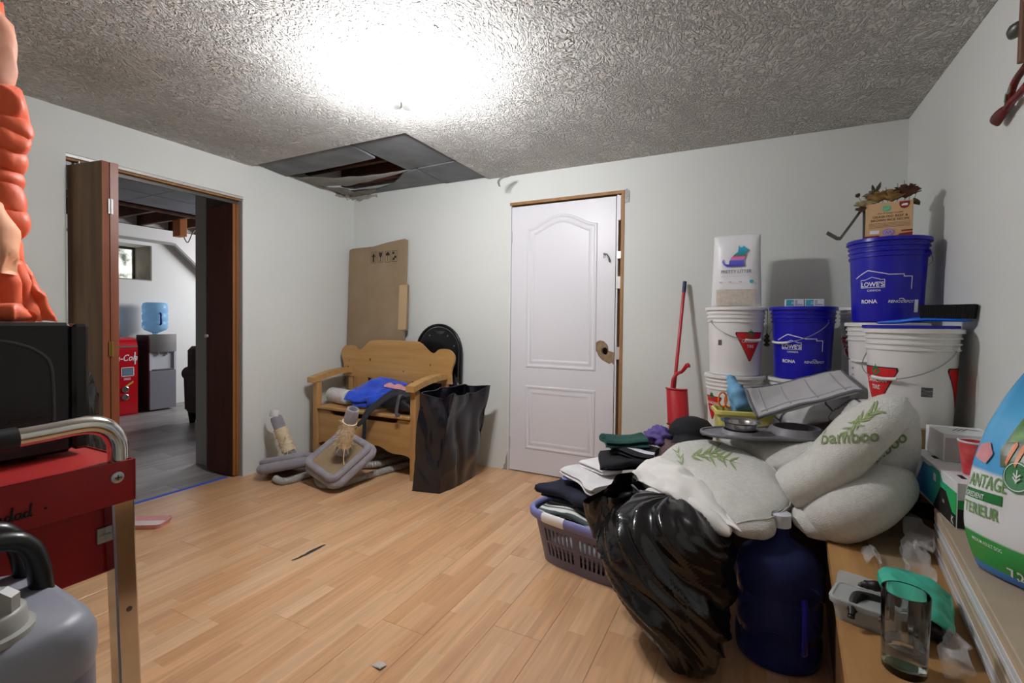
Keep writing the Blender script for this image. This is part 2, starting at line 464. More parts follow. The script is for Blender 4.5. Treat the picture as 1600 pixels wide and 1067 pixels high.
m_boardgrey = M('grey ceiling board', '7C8084', 0.8, col2='62666A', vscale=5, bump=0.15, bscale=40)
m_boardpale = M('torn board paper', '8C8D86', 0.85, col2='77756C', vscale=8, bump=0.3, bscale=30)
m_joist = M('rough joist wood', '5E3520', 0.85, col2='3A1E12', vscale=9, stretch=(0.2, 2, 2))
m_plaster = M('raw plaster edge', '9A968C', 0.9, bump=0.6, bscale=80)

X0, X1, YB, H = -3.312, 0.724, 3.277, 2.269          # left wall, right wall, back wall, ceiling
YF = -1.35                                           # wall behind the camera
DY0, DY1, DH = 1.209, 2.205, 2.032                   # double doorway in the left wall
WX = -3.42                                           # other face of the left wall
BX0, BX1, BH = -1.690, -0.808, 2.062                 # door opening in the back wall

# ------------------------------------------------------------------ floor with its planks
fl = struct(MB().box(WX + 0.005, X1 + 0.1, YF - 0.1, YB + 0.15, -0.06, -0.009).build('floor', m_base))
PW, PL = 0.1965, 1.21
shared = None
nx_ = int((X1 - (WX + 0.005)) / PW) + 1
for i in range(nx_):
    x = WX + 0.005 + PW * (i + 0.5)
    off = (i * 0.43) % 1.0 * PL
    y = YF - off
    while y < YB + 0.02:
        a, b_ = max(y, YF - 0.02), min(y + PL, YB + 0.02)
        xa, xb = -PW / 2, min(PW / 2, X1 + 0.02 - x)
        if b_ - a > 0.03:
            full = abs(b_ - a - PL) < 1e-6 and xb == PW / 2
            if full and shared:
                o = bpy.data.objects.new('plank', shared); COL.objects.link(o)
            else:
                o = MB().box(xa + 0.0004, xb - 0.0004, -(b_ - a) / 2 + 0.0004, (b_ - a) / 2 - 0.0004, -0.009, 0.0, b=0.0007).build('plank', m_oak)
                if full: shared = o.data
            o.location = (x, (a + b_) / 2, 0); o.parent = fl
        y += PL

# ------------------------------------------------------------------ walls
mb = MB()
mb.box(WX, X0, YF - 0.1, DY0, 0, H + 0.25); mb.box(WX, X0, DY1, YB + 0.1, 0, H + 0.25); mb.box(WX, X0, DY0, DY1, DH, H + 0.25)
wl = struct(mb.build('wall_left', m_wall))
mb = MB()
mb.box(X0, BX0, YB, YB + 0.1, 0, H + 0.25); mb.box(BX1, X1 + 0.1, YB, YB + 0.1, 0, H + 0.25); mb.box(BX0, BX1, YB, YB + 0.1, BH, H + 0.25)
wb = struct(mb.build('wall_back', m_wall))
wr = struct(MB().box(X1, X1 + 0.1, YF - 0.1, YB, 0, H + 0.25).build('wall_right', m_wall))
wf = struct(MB().box(X0, X1, YF - 0.1, YF, 0, H + 0.25).build('wall_front', m_wall))

# ------------------------------------------------------------------ ceiling with the torn-open corner
HX, HY = -1.878, 2.262
mb = MB()
mb.box(X0, X1, YF, HY, H, H + 0.018); mb.box(HX, X1, HY, YB, H, H + 0.018)
ce = struct(mb.build('ceiling', m_ceil))
struct(MB().box(X0 - 0.1, X1 + 0.1, YF - 0.1, YB + 0.1, H + 0.25, H + 0.30).build('ceiling', m_joist))
def board(pts, z, t=0.012, name='ceiling_board', mat=m_boardgrey, zs=None):
    m = MB()
    def fn(x, y, q):
        k = (zs(x, y) if zs else 0); return (x, y, z + q + k)
    m.prism(pts, t, fn); return m.build(name, mat, ce)
zb = H + 0.020
board([(-2.355, 2.272), (-1.890, 2.268), (-1.890, 2.840), (-2.360, 2.866)], zb)
board([(-3.300, 2.275), (-2.370, 2.276), (-2.372, 2.540), (-2.70, 2.552), (-3.00, 2.556), (-3.302, 2.548)], zb + 0.004, zs=lambda x, y: -0.02 * max(0, (y - 2.45)) / 0.1)
board([(-2.262, 2.870), (-1.890, 2.852), (-1.890, 3.262), (-2.280, 3.268)], zb - 0.006)
board([(-2.282, 2.876), (-2.288, 3.266), (-3.10, 3.268), (-2.95, 3.19), (-2.70, 3.11), (-2.52, 2.98), (-2.42, 2.90)], zb, zs=lambda x, y: -0.03 * max(0, (3.2 - y)))
board([(-3.300, 3.266), (-3.12, 3.268), (-2.98, 3.205), (-3.05, 3.15), (-3.300, 3.12)], zb - 0.004, mat=m_boardpale)
# the torn strip of board that sags across the hole
mb = MB()
cushion(mb, [[(-3.305, 2.575, H + 0.01), (-3.10, 2.64, H - 0.005), (-2.85, 2.72, H - 0.012), (-2.62, 2.80, H + 0.0), (-2.38, 2.868, H + 0.02)],
             [(-3.305, 2.72, H + 0.015), (-3.10, 2.76, H - 0.012), (-2.85, 2.80, H - 0.03), (-2.62, 2.85, H - 0.01), (-2.34, 2.875, H + 0.02)],
             [(-3.305, 2.93, H + 0.02), (-3.12, 2.90, H - 0.0), (-2.90, 2.885, H - 0.02), (-2.66, 2.875, H - 0.008), (-2.31, 2.88, H + 0.02)]], 36, 12, 0.006, 0.012, 7, 3, edge=0.012)
mb.build('torn_paper', m_boardpale, ce, 60)
mb = MB()
cushion(mb, [[(-3.305, 2.90, H + 0.012), (-3.16, 2.92, H - 0.006), (-3.06, 2.965, H - 0.012)], [(-3.305, 3.0, H + 0.012), (-3.17, 3.03, H - 0.012), (-3.09, 3.05, H - 0.02)],
             [(-3.305, 3.10, H + 0.012), (-3.2, 3.13, H), (-3.1, 3.11, H + 0.004)]], 14, 10, 0.005, 0.01, 12, 8, edge=0.012)
mb.build('torn_paper', m_boardpale, ce, 60)
for yj in (2.36, 2.74, 3.12):
    MB().box(X0 + 0.002, HX + 0.3, yj, yj + 0.04, H + 0.07, H + 0.245).build('joist', m_joist, ce)
mb = MB()                       # ragged plaster lip along the cut edges
def lip(a, b, n, seed):
    pts = [Vector(a) + (Vector(b) - Vector(a)) * i / n for i in range(n + 1)]
    mb.tube([p + Vector((nz(p, 14, seed), nz(p, 14, seed + 2), 0)) * 0.012 for p in pts], [0.005 + 0.004 * abs(nz(p, 20, seed + 4)) for p in pts], 6)
lip((X0, HY, H + 0.008), (HX, HY, H + 0.008), 60, 1); lip((HX, HY, H + 0.008), (HX, YB, H + 0.008), 50, 2)
mb.build('plaster_lip', m_plaster, ce, 60)
# stained drips of plaster at the wall just under the hole
mb = MB()
for (x, y, wd, hh) in ((-3.3045, 3.05, .22, .03),):
    cushion(mb, [[(x - .008, y, H - hh), (x - .008, y + wd, H - hh * .6)], [(x - .006, y, H + .01), (x - .006, y + wd, H + .01)]], 14, 8, 0.004, 0.004, 30, 4, edge=.02)
for (x, wd, hh) in ((-3.30, .26, .035),):
    cushion(mb, [[(x, YB - .002, H - hh), (x + wd, YB - .002, H - hh * .3)], [(x, YB - .002, H + .012), (x + wd, YB - .002, H + .012)]], 14, 8, 0.004, 0.004, 30, 6, edge=.02)
mb.build('plaster_drip', m_plaster, ce, 70)

# ------------------------------------------------------------------ door in the back wall
DX0, DX1 = -1.676, -0.868
yd = YB + 0.006
door = struct(thing('door_1', None, None, ((DX0 + DX1) / 2, yd, 0)))
def DF(x, y, z): return (x - (DX0 + DX1) / 2, z, y)              # local: x along door, y up, z depth
W2 = (DX1 - DX0) / 2
def dmap(x, y, z): return (x, z, y)
brk = [(0.262, 0.985), (0.275, 1.010), (0.300, 1.025), (0.330, 1.020), (0.352, 1.002), (0.362, 0.985), (0.365, 0.955), (0.384, 0.950), (0.400, 0.945), (0.400, 0.860),
       (0.388, 0.872), (0.372, 0.862), (0.350, 0.872), (0.318, 0.888), (0.292, 0.915), (0.280, 0.945)]
skin = [[(-W2, 0.008), (W2, 0.008), (W2, 0.8600), (0.4000, 0.8601), (0.388, 0.872), (0.372, 0.862), (0.350, 0.872), (0.318, 0.888), (0.292, 0.915), (0.280, 0.945), (0.240, 0.955), (0.262, 0.985),
         (0.275, 1.010), (0.300, 1.025), (0.330, 1.020), (0.352, 1.002), (0.362, 0.985), (0.365, 0.955), (0.384, 0.950), (0.4, 0.945), (W2, 0.945), (W2, 2.028), (-W2, 2.028)]]
MB().prism(skin, 0.004, lambda x, y, z: (x, 0.004 - z, y)).build('door_skin', m_white, door)
cir = [(0.335 + 0.024 * math.cos(t * PI / 10), 0.950 + 0.027 * math.sin(t * PI / 10)) for t in range(20)]
m_fibre = M('bare door core', '9A8468', 0.85, col2='7A644A', vscale=25, bump=0.3, bscale=90)
MB().prism([[(-W2, 0.008), (W2, 0.008), (W2, 2.028), (-W2, 2.028)], cir], 0.010, lambda x, y, z: (x, 0.016 - z, y)).build('door_core', m_fibre, door)
MB().prism([[(-W2 + .002, 0.008), (W2 - .002, 0.008), (W2 - .002, 2.028), (-W2 + .002, 2.028)], cir], 0.019, lambda x, y, z: (x, 0.036 - z, y)).build('door_back', m_white, door)
def moulding(path, name):
    m = MB(); n = len(path); prof = [(-0.030, 0.0), (-0.024, -0.006), (-0.014, -0.007), (-0.006, -0.0015), (0.002, -0.001), (0.014, -0.007), (0.022, -0.0065), (0.034, -0.0005)]
    vs = []
    for i in range(n):
        a, p, b = Vector(path[i - 1]), Vector(path[i]), Vector(path[(i + 1) % n])
        d0, d1 = (p - a).normalized(), (b - p).normalized(); t = (d0 + d1).normalized(); nn = Vector((t.y, -t.x))
        k = 1 / max(0.5, t.dot(d0))
        for (q, h) in prof: c = p - nn * q * k; vs.append((c.x, h, c.y))
    L = len(prof)
    fs = [(i * L + j, i * L + j + 1, ((i + 1) % n) * L + j + 1, ((i + 1) % n) * L + j) for i in range(n) for j in range(L - 1)]
    m.add(vs, fs); return m.build(name, m_white, door, 35)
arch = [(-0.245, 0.835), (0.245, 0.835), (0.245, 1.830)]
for i in range(1, 16):
    u = i / 16; x = 0.245 - 0.49 * u; arch.append((x, 1.830 + 0.085 * (0.5 - 0.5 * math.cos(2 * PI * u)) ** 0.8))
arch.append((-0.245, 1.830))
moulding(arch, 'panel_moulding')
moulding([(-0.245, 0.215), (0.245, 0.215), (0.245, 0.640), (-0.245, 0.640)], 'panel_moulding')
for z in (0.22, 1.80): MB().box(-W2 - 0.010, -W2 + 0.004, -0.004, 0.003, z - 0.045, z + 0.045, b=0.001).cyl((-W2 - 0.003, -0.006, z - 0.045), (-W2 - 0.003, -0.006, z + 0.045), 0.005, n=10).build('hinge', m_track, door, 40)
mb = MB(); mb.box(0.318, 0.332, -0.004, 0.0, 1.605, 1.640, b=0.001); mb.tube([(0.325, -0.006, 1.632), (0.345, -0.012, 1.628), (0.358, -0.012, 1.605), (0.366, -0.010, 1.575)], 0.006, 8)
mb.cyl((0.325, -0.010, 1.632), (0.325, 0, 1.632), 0.007, n=10); mb.build('hook_latch', m_darksteel, door, 40)
# frame
tr = struct(thing('trim_1', None, None, (BX0, YB, 0)))
w_ = BX1 - BX0
MB().box(0, w_, -0.006, 0.09, BH - 0.022, BH, b=0.001).build('head_jamb', m_rawwood, tr)
MB().box(0.0, 0.012, -0.004, 0.09, 0, BH - 0.022, b=0.001).build('hinge_jamb', m_white, tr)
MB().box(w_ - 0.022, w_, -0.006, 0.09, 0, BH - 0.022, b=0.001).build('latch_jamb', m_rawwood, tr)
MB().box(w_ - 0.056, w_ - 0.044, 0.010, 0.08, 0.0, BH - 0.024).build('door_stop', m_white, tr)
for z, hh in ((1.62, 0.05), (0.94, 0.085), (1.43, 0.085)): MB().box(w_ - 0.050, w_ - 0.018, -0.009, 0.05, z - hh / 2, z + hh / 2, b=0.0015).build('strike_plate', m_track if z < 1.6 else m_steel, tr)
MB().box(w_ - 0.048, w_ - 0.024, -0.004, 0.05, 1.86, 2.03, b=0.0015).build('filler_strip', m_white, tr)
mb = MB(); mb.prism([[(0, 0), (0.03, 0.005), (0.032, 0.08), (0.012, 0.098), (0.0, 0.09)], [(0.012, 0.03), (0.022, 0.032), (0.022, 0.042), (0.012, 0.04)], [(0.012, 0.06), (0.022, 0.062), (0.022, 0.072), (0.012, 0.07)]], 0.003, lambda x, y, z: (w_ + 0.002 + x, -0.002 - z, BH - 0.09 + y))
mb.build('corner_plate', m_darksteel, tr)
# chipped plaster at the foot of the hinge side
MB().prism([(-0.050, 0.0), (0.0, 0.0), (0.0, 0.155), (-0.008, 0.12), (-0.016, 0.095), (-0.02, 0.05), (-0.032, 0.035), (-0.035, 0.012)], 0.0015, lambda x, y, z: (BX0 + x, YB - z, y)).build('chipped_plaster', m_plaster, wb)
MB().box(-0.05, w_ + 0.05, 0.101, 0.11, 0, BH + 0.03).build('light_block_board', m_rawwood, tr)  # added board behind the door, keeps sky light out of the opening
# loose paper flake by the ceiling, left of the door
mb = MB(); cushion(mb, [[P(779, 291, 3.47), P(777, 283, 3.46), P(783, 277, 3.46), P(795, 274, 3.47)], [P(782, 292, 3.47), P(781, 284, 3.44), P(786, 279, 3.44), P(797, 276, 3.47)]], 12, 4, 0.002, 0.002, 30, 2)
mb.build('paper_flake', m_boardpale, wb, 60)

# ------------------------------------------------------------------ doorway trim, tape, bifold doors
tr2 = struct(thing('trim_2', None, None, (0, 0, 0)))
MB().box(WX + 0.004, X0 - 0.020, DY0, DY1, DH - 0.030, DH - 0.004, b=0.001).build('head_jamb', m_rawwood, tr2)
MB().box(X0 - 0.0195, X0 - 0.002, DY0, DY1, DH - 0.018, DH - 0.001, b=0.001).build('door_track', m_track, tr2)
MB().box(WX + 0.03, WX + 0.055, DY0 + 0.01, DY1 - 0.01, DH - 0.052, DH - 0.0305, b=0.001).build('guide_rail', m_darksteel, tr2)
MB().box(WX, X0 - 0.002, DY1 - 0.005, DY1, 0, DH - 0.030).build('side_jamb', M('grey primed jamb', '9FA29F', 0.7), tr2)
tape = MB().box(-3.414, -3.380, DY0 + 0.02, 2.143, 0.0, 0.0006).build('tape_strip', m_tape)
tag(tape, 'blue painter tape stuck along the doorway threshold', 'tape')

def bifold(name, label, panels, hinge_zs, facemat, edgemat, hmat, extra=None):
    t = thing(name, label, 'door', (panels[0][0][0], panels[0][0][1], 0), 0, 'folded bifold doors of the doorway')
    ox, oy = panels[0][0][0], panels[0][0][1]
    for (a, b, th, fm) in panels:
        a2, b2 = Vector((a[0] - ox, a[1] - oy)), Vector((b[0] - ox, b[1] - oy)); d = (b2 - a2).normalized(); n = Vector((-d.y, d.x)) * th
        m = MB(); z0, z1 = 0.012, 1.975
        c = [a2, b2, b2 + n, a2 + n]
        m.add([(p.x, p.y, z) for z in (z0, z1) for p in c], [(3, 2, 1, 0), (4, 5, 6, 7)], mi=1)
        m.add([(p.x, p.y, z) for z in (z0, z1) for p in c], [(0, 1, 5, 4), (2, 3, 7, 6)], mi=0)
        m.add([(p.x, p.y, z) for z in (z0, z1) for p in c], [(1, 2, 6, 5), (3, 0, 4, 7)], mi=1)
        m.build('door_panel', [fm, edgemat], t)
    return t
t = bifold('bifold_door', 'folded brown bifold door standing out into the room behind the cart', [((-3.350, 1.228), (-3.070, 1.268), 0.034, m_tanpanel), ((-3.350, 1.330), (-3.070, 1.3035), 0.036, m_browndoor)], (), m_browndoor, m_browndge, m_brass)
for z, mt in ((1.74, m_track), (0.98, m_brass), (0.28, m_brass)):
    MB().box(0.2795, 0.284, 0.066, 0.088, z - 0.04, z + 0.04, b=0.001).cyl((0.286, 0.077, z - 0.04), (0.286, 0.077, z + 0.04), 0.0045, n=10).build('hinge', mt, t, 40)
MB().cyl((0.03, 0.04, 1.975), (0.03, 0.04, 2.005), 0.006, n=10).build('pivot_pin', m_steel, t, 40)
t = bifold('bifold_door', 'folded dark brown bifold door beside the bench wall', [((-3.640, 2.146), (-3.345, 2.150), 0.022, m_browndoor), ((-3.640, 2.172), (-3.345, 2.175), 0.022, m_browndoor)], (), m_browndoor, M('golden door edge', '94602F', 0.45, col2='7C4E26', vscale=14, stretch=(1, 1, .08)), m_brass)
MB().cyl((0.26, 0.02, 1.975), (0.26, 0.02, 2.005), 0.006, n=10).build('pivot_pin', m_steel, t, 40)
MB().cyl((0.012, -0.004, 1.02), (0.012, -0.022, 1.02), 0.010, 0.013, n=12).build('knob', m_track, t, 40)

# ------------------------------------------------------------------ room beyond the doorway
XF = -6.95
fl2 = struct(MB().box(-7.05, WX + 0.005, -0.6, 5.6, -0.06, -0.011).build('floor', m_base))
shv = None
for i in range(20):
    x = WX + 0.004 - 0.18 * (i + 0.5)
    y = -0.6 - (i * 0.53 % 1.0) * 1.22
    while y < 5.5:
        a, b_ = max(y, -0.6), min(y + 1.22, 5.5)
        if b_ - a > 0.05:
            full = abs(b_ - a - 1.22) < 1e-6
            if full and shv: o = bpy.data.objects.new('plank', shv); COL.objects.link(o)
            else:
                o = MB().box(-0.0895, 0.0895, -(b_ - a) / 2 + 0.0005, (b_ - a) / 2 - 0.0005, -0.011, -0.003, b=0.001).build('plank', m_greyvinyl)
                if full: shv = o.data
            o.location = (x, (a + b_) / 2, 0); o.parent = fl2
        y += 1.22
WY0, WY1, WZ0, WZ1 = 2.55, 3.394, 1.625, 2.075
mb = MB()
mb.box(XF - 0.5, XF, -0.7, WY0, 0, 2.7); mb.box(XF - 0.5, XF, WY1, 5.7, 0, 2.7); mb.box(XF - 0.5, XF, WY0, WY1, 0, WZ0); mb.box(XF - 0.5, XF, WY0, WY1, WZ1, 2.7)
struct(mb.build('wall_far', m_farwall))
struct(MB().box(XF, WX, 5.5, 5.6, 0, 2.7).build('wall_far', m_farwall))
struct(MB().box(XF, WX, -0.7, -0.6, 0, 2.7).build('wall_far', m_farwall))
struct(MB().box(-3.93, -3.79, 2.225, 5.5, 0, 2.268).build('wall_partition', M('grey partition paint', '8F8D89', 0.7)))
MB_ = MB().prism([(-0.6, 2.125), (3.62, 2.125), (4.80, 1.05), (5.5, 1.05), (5.5, 2.295), (-0.6, 2.295)], 0.085, lambda x, y, z: (XF + 0.0 + z, x, y))
struct_bulk = struct(MB_.build('wall_bulkhead', m_farwall))
MB().tube([(XF + .095, -.6, 2.122), (XF + .095, 3.62, 2.122), (XF + .095, 4.80, 1.047)], (.022, .010), 4, flat=(1, 0, 0)).build('underside_shade', M('grey underside shade', '8C8884', .8), struct_bulk)  # added strip, grey in colour to imitate the bulkhead's shaded underside
m_darktile = M('dark grey ceiling tile', '6A6B70', 0.8, col2='54555B', vscale=3)  # two dark greys mixed by noise
c2 = struct(MB().box(-5.50, WX, -0.6, 5.5, 2.30, 2.32).build('ceiling', m_joist))
shc = None
for i in range(4):
    for j in range(10):
        if shc: o = bpy.data.objects.new('ceiling_tile', shc); COL.objects.link(o)
        else: o = MB().box(-0.256, 0.256, -0.302, 0.302, -0.008, 0.008, b=0.002).build('ceiling_tile', m_darktile); shc = o.data
        o.location = (WX - 0.26 - 0.519 * i, -0.29 + 0.607 * j, 2.291); o.parent = c2
c3 = struct(MB().box(XF - .1, -3.40, -0.7, 5.6, 2.55, 2.60).build('ceiling', m_joist))
struct(MB().box(WX, X0, YB + .1, 5.6, 0, 2.56).build('wall_far', m_farwall))
for j in range(15):
    MB().box(XF, -5.505, 0.35 + 0.36 * j, 0.39 + 0.36 * j, 2.31, 2.54).build('joist', m_joist, c3)
MB().cyl((-5.62, -0.6, 2.285), (-5.62, 5.5, 2.285), 0.022, n=10).build('ceiling_pipe', m_joist, c3, 40)
MB().box(-6.20, -6.05, 3.25, 3.33, 2.12, 2.36, b=0.003).build('beam_block', M('orange wood block', 'A8602A', 0.7), c3)
mb = MB(); mb.tube(curve_pts([(-6.12, 3.30, 2.2), (-6.10, 3.36, 2.06), (-6.10, 3.42, 2.18), (-6.1, 3.50, 2.26), (-6.1, 3.53, 2.03), (-6.1, 3.58, 2.05), (-6.1, 3.60, 2.3)], 40), 0.006, 6)
mb.build('hanging_wire', M('old wire', '6E665C', 0.6), c3, 60)
# basement window
wn_ = struct(thing('window_1', None, None, (XF - 0.43, (WY0 + WY1) / 2, WZ0)))
hw, hh = (WY1 - WY0) / 2, WZ1 - WZ0
m_frm = M('weathered window frame', '6B6258', 0.7, col2='554C43', vscale=12)
mb = MB(); mb.prism([[(-hw, 0), (hw, 0), (hw, hh), (-hw, hh)], [(-hw + .035, .03), (hw - .035, .03), (hw - .035, hh - .03), (-hw + .035, hh - .03)]], 0.05, lambda x, y, z: (z, x, y)); mb.build('window_frame', m_frm, wn_)
def outdoor():
    m = bpy.data.materials.new('daylit garden seen through dirty glass'); m.use_nodes = True; nt = m.node_tree; b = nt.nodes['Principled BSDF']
    n = nt.nodes.new('ShaderNodeTexNoise'); n.inputs['Scale'].default_value = 9; n.inputs['Detail'].default_value = 6
    cr = nt.nodes.new('ShaderNodeValToRGB'); cr.color_ramp.elements[0].color = lin('3C4038'); cr.color_ramp.elements[0].position = 0.35; cr.color_ramp.elements[1].color = lin('D8DCD4'); cr.color_ramp.elements[1].position = 0.72
    tc = nt.nodes.new('ShaderNodeTexCoord'); nt.links.new(tc.outputs['Object'], n.inputs['Vector']); nt.links.new(n.outputs['Fac'], cr.inputs[0])
    nt.links.new(cr.outputs[0], b.inputs['Emission Color']); b.inputs['Emission Strength'].default_value = 1.6; b.inputs['Base Color'].default_value = (0.02, 0.02, 0.02, 1); b.inputs['Roughness'].default_value = 0.15
    return m
MB().box(0.012, 0.018, -hw + .03, hw - .03, .025, hh - .025).build('window_pane', outdoor(), wn_)
mb = MB(); mb.box(0.0502, 0.428, hw - 0.012, hw - 0.001, 0, hh); mb.box(0.0502, 0.428, -hw + .001, hw - .0125, 0.001, 0.012); mb.build('window_reveal', M('grey window reveal', '8A8178', 0.8, col2='766D64', vscale=7), wn_)
# cola cooler
ck = thing('mini_fridge', 'red drinks fridge with white script lettering beside the water dispenser', 'fridge', (-6.73, 2.88, -0.003))
m_red = M('glossy red enamel', 'C3101F', 0.28, coat=0.4)
m_wprint = M('white print', 'EDEDED', 0.5)
prof = [(-.16, 0.0), (.16, 0), (.16, .80), (.155, .84), (.14, .875), (.11, .90), (.06, .913), (-.16, .913)]
MB().prism(prof, 0.35, lambda x, y, z: (x, z - .175, y)).build('body', m_red, ck, 30)
MB().box(.1605, .166, -.172, .172, .018, .775, b=.002).build('door', m_red, ck)
MB().box(.1, .1655, -.176, .176, .800, .818, b=.002).build('trim_band', m_steel, ck)
mb = MB(); text(mb, 'Coca-Cola', 0.105, plane_fn((.166, -.005, .645), (0, 1, 0), (0, 0, 1), .0015), shear=.35, offset=.01, sx=.75); mb.build('lettering', m_wprint, ck)
fn = plane_fn((.166, 0, 0), (0, 1, 0), (0, 0, 1), .002)
rect(MB(), .02, .12, .475, .555, fn).build('display_panel', M('grey display', '6E8796', .3), ck)
mb = MB(); stroke(mb, [(.01, .465), (.13, .465), (.13, .565), (.01, .565)], .008, fn, closed=True); rect(mb, .03, .10, .435, .441, fn); rect(mb, .03, .10, .420, .426, fn)
stroke(mb, [(.145 , .60), (.145, .74)], .012, fn); mb.build('panel_frame', m_wprint, ck)
mb = MB(); mb.add([fn(.08 + a, .36 + b) for a, b in ((-.03, -.03), (.05, .025), (.045, .045), (-.035, -.01))], [(0, 1, 2, 3)]); mb.build('sticker', M('yellow sticker', 'C9A94A', .5), ck)
for z in (.31, .22): MB().lathe([(0, .006), (.026, .006), (.03, 0), (.034, 0), (.034, .008), (.028, .012), (.028, .006)], 20, mtx=T(.166, .045, z) @ RY(PI / 2)).build('coin_button', m_steel, ck, 50)
# water dispenser and bottle
wd = thing('water_dispenser', 'tall grey water dispenser against the far wall', 'dispenser', (-6.735, 3.335, -0.003))
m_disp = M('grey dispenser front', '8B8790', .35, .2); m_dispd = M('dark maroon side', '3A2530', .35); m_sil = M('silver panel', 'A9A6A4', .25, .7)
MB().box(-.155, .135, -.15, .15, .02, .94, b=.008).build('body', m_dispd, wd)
MB().box(.1355, .160, -.15, .15, .02, .50, b=.004).build('lower_door', m_disp, wd)
MB().prism([(.135, -.15), (.165, -.15), (.185, -.08), (.190, 0), (.185, .08), (.165, .15), (.135, .15)], .22, lambda x, y, z: (x, y, .73 + z)).build('control_head', m_sil, wd, 50)
mb = MB(); mb.box(.1355, .139, -.14, .14, .505, .725); mb.box(.1395, .16, -.15, -.125, .505, .725); mb.box(.1395, .16, .125, .15, .505, .725); mb.build('dispensing_bay', M('pale bay', 'BDBCC4', .35), wd)
for y in (-.05, .05): MB().cyl((.155, y, .728), (.155, y, .69), .012, .009, n=12).build('tap', m_track, wd, 40)
MB().box(.1395, .165, -.12, .12, .505, .520, b=.003).build('drip_tray', m_sil, wd)
mb = MB(); mb.tube(curve_pts([(-.12, -.16, .25), (-.08, -.20, .22), (-.02, -.19, .12), (-.06, -.21, .03), (.02, -.19, .012)], 20), .006, 6); mb.build('power_cord', m_dark, wd, 60)
m_bluew = M('pale blue bottle plastic', '9CCBF0', .12, trans=.6, ior=1.12)
bt = thing('water_bottle', 'light blue water bottle turned upside down on the dispenser', 'bottle', (-6.735, 3.325, .938))
bp_ = [(0, 0), (.028, 0), (.028, .02), (.06, .035), (.115, .06), (.135, .09), (.135, .15), (.129, .16), (.129, .175), (.135, .185), (.135, .25), (.129, .26), (.129, .275), (.135, .285), (.135, .36), (.122, .395), (.10, .405), (0, .40)]
MB().lathe(bp_, 40).build('body', m_bluew, bt, 40)
mb = MB(); mb.tube([(.134, -.01, .27), (.155, -.01, .26), (.157, -.01, .20), (.155, -.01, .14), (.134, -.01, .13)], (.012), 8); mb.build('grip', M('dark blue grip', '1B3B8C', .4), bt, 50)
# sofa
m_sofa = M('dark brown upholstery', '2A1F1B', .7, var=.2, vscale=6, bump=.2, bscale=160)
sf = thing('sofa', 'dark brown sofa standing beyond the doorway', 'sofa', (-5.2, 3.9, -0.003))
MB().box(-.38, .40, -.85, .95, .12, .46, b=.03).build('base', m_sofa, sf, 50)
MB().box(-.40, -.16, -.84, .94, .46, .845, b=.045).build('backrest', m_sofa, sf, 50)
mb = MB(); cushion(mb, [[(-.30, -.70, .84), (-.20, -.70, .86), (-.02, -.70, .80)], [(-.32, -.2, .86), (-.2, -.2, .92), (0, -.2, .80)], [(-.30, .30, .84), (-.20, .30, .86), (-.02, .30, .80)]], 14, 14, .05, .01, 5, 3); mb.build('cushion', m_sofa, sf, 80)
mb = MB(); mb.box(-.36, .38, -.862, -.72, .12, .55, b=.02); mb.cyl((-.43, -.79, .54), (.40, -.79, .54), .075, n=20); mb.cyl((-.42, -.79, .50), (-.42, -.79, .14), .05, .04, n=16); mb.build('armrest', m_sofa, sf, 50)
for x in (-.34, .32):
    for y in (-.80, .88): MB().cyl((x, y, 0), (x, y, .122), .028, .045, n=12).build('leg', m_dark, sf, 40)

# ------------------------------------------------------------------ ceiling lamp with two bare bulbs
m_cream = M('cream enamel', 'D8D4BC', .4)
m_bulb = M('lit bulb', 'FFFFFF', .4, emit='FAFAFF', estr=BULB_STRENGTH)
LX, LY = -1.425, 1.700
lp = thing('ceiling_light', 'cream ceiling fixture with two bare lit bulbs on a short stem', 'lamp', (LX, LY, H))
MB().lathe([(0, 0), (.066, 0), (.066, -.014), (.060, -.020), (.052, -.022), (.042, -.034), (.022, -.048), (.010, -.052), (0, -.052)], 36).build('canopy', m_cream, lp, 40)
for a in (1.1, 4.2): MB().cyl((.054 * math.cos(a), .054 * math.sin(a), -.020), (.054 * math.cos(a), .054 * math.sin(a), -.027), .004, n=8).build('screw', m_darksteel, lp, 40)
mb = MB(); mb.cyl((0, 0, -.05), (0, 0, -.070), .004, n=8)
for d in (-1, 1): mb.box(-.003, .003, d * .0075 - .0018, d * .0075 + .0018, -.225, -.068)
mb.box(-.004, .004, -.010, .010, -.074, -.068); mb.cyl((0, 0, -.220), (0, 0, -.236), .004, n=8); mb.box(-.004, .004, -.010, .010, -.228, -.222)
mb.build('stem', m_steel, lp)
d = Vector((0.88, 0.44, -0.10)).normalized(); c = Vector((0, 0, -.155))
for s in (-1, 1):
    sk = MB().cyl(c + d * s * .008, c + d * s * .042, .0175, .019, n=18).build('socket', M('grey socket', '8E8E8C', .5), lp, 40)
    a = (d * s).to_track_quat('Z', 'Y').to_matrix().to_4x4(); a.translation = c + d * s * .042
    MB().lathe([(.013, 0), (.014, .010), (.022, .022), (.0295, .038), (.031, .050), (.028, .064), (.019, .075), (.008, .080), (0, .081)], 28, mtx=a).build('bulb', m_bulb, lp, 80)

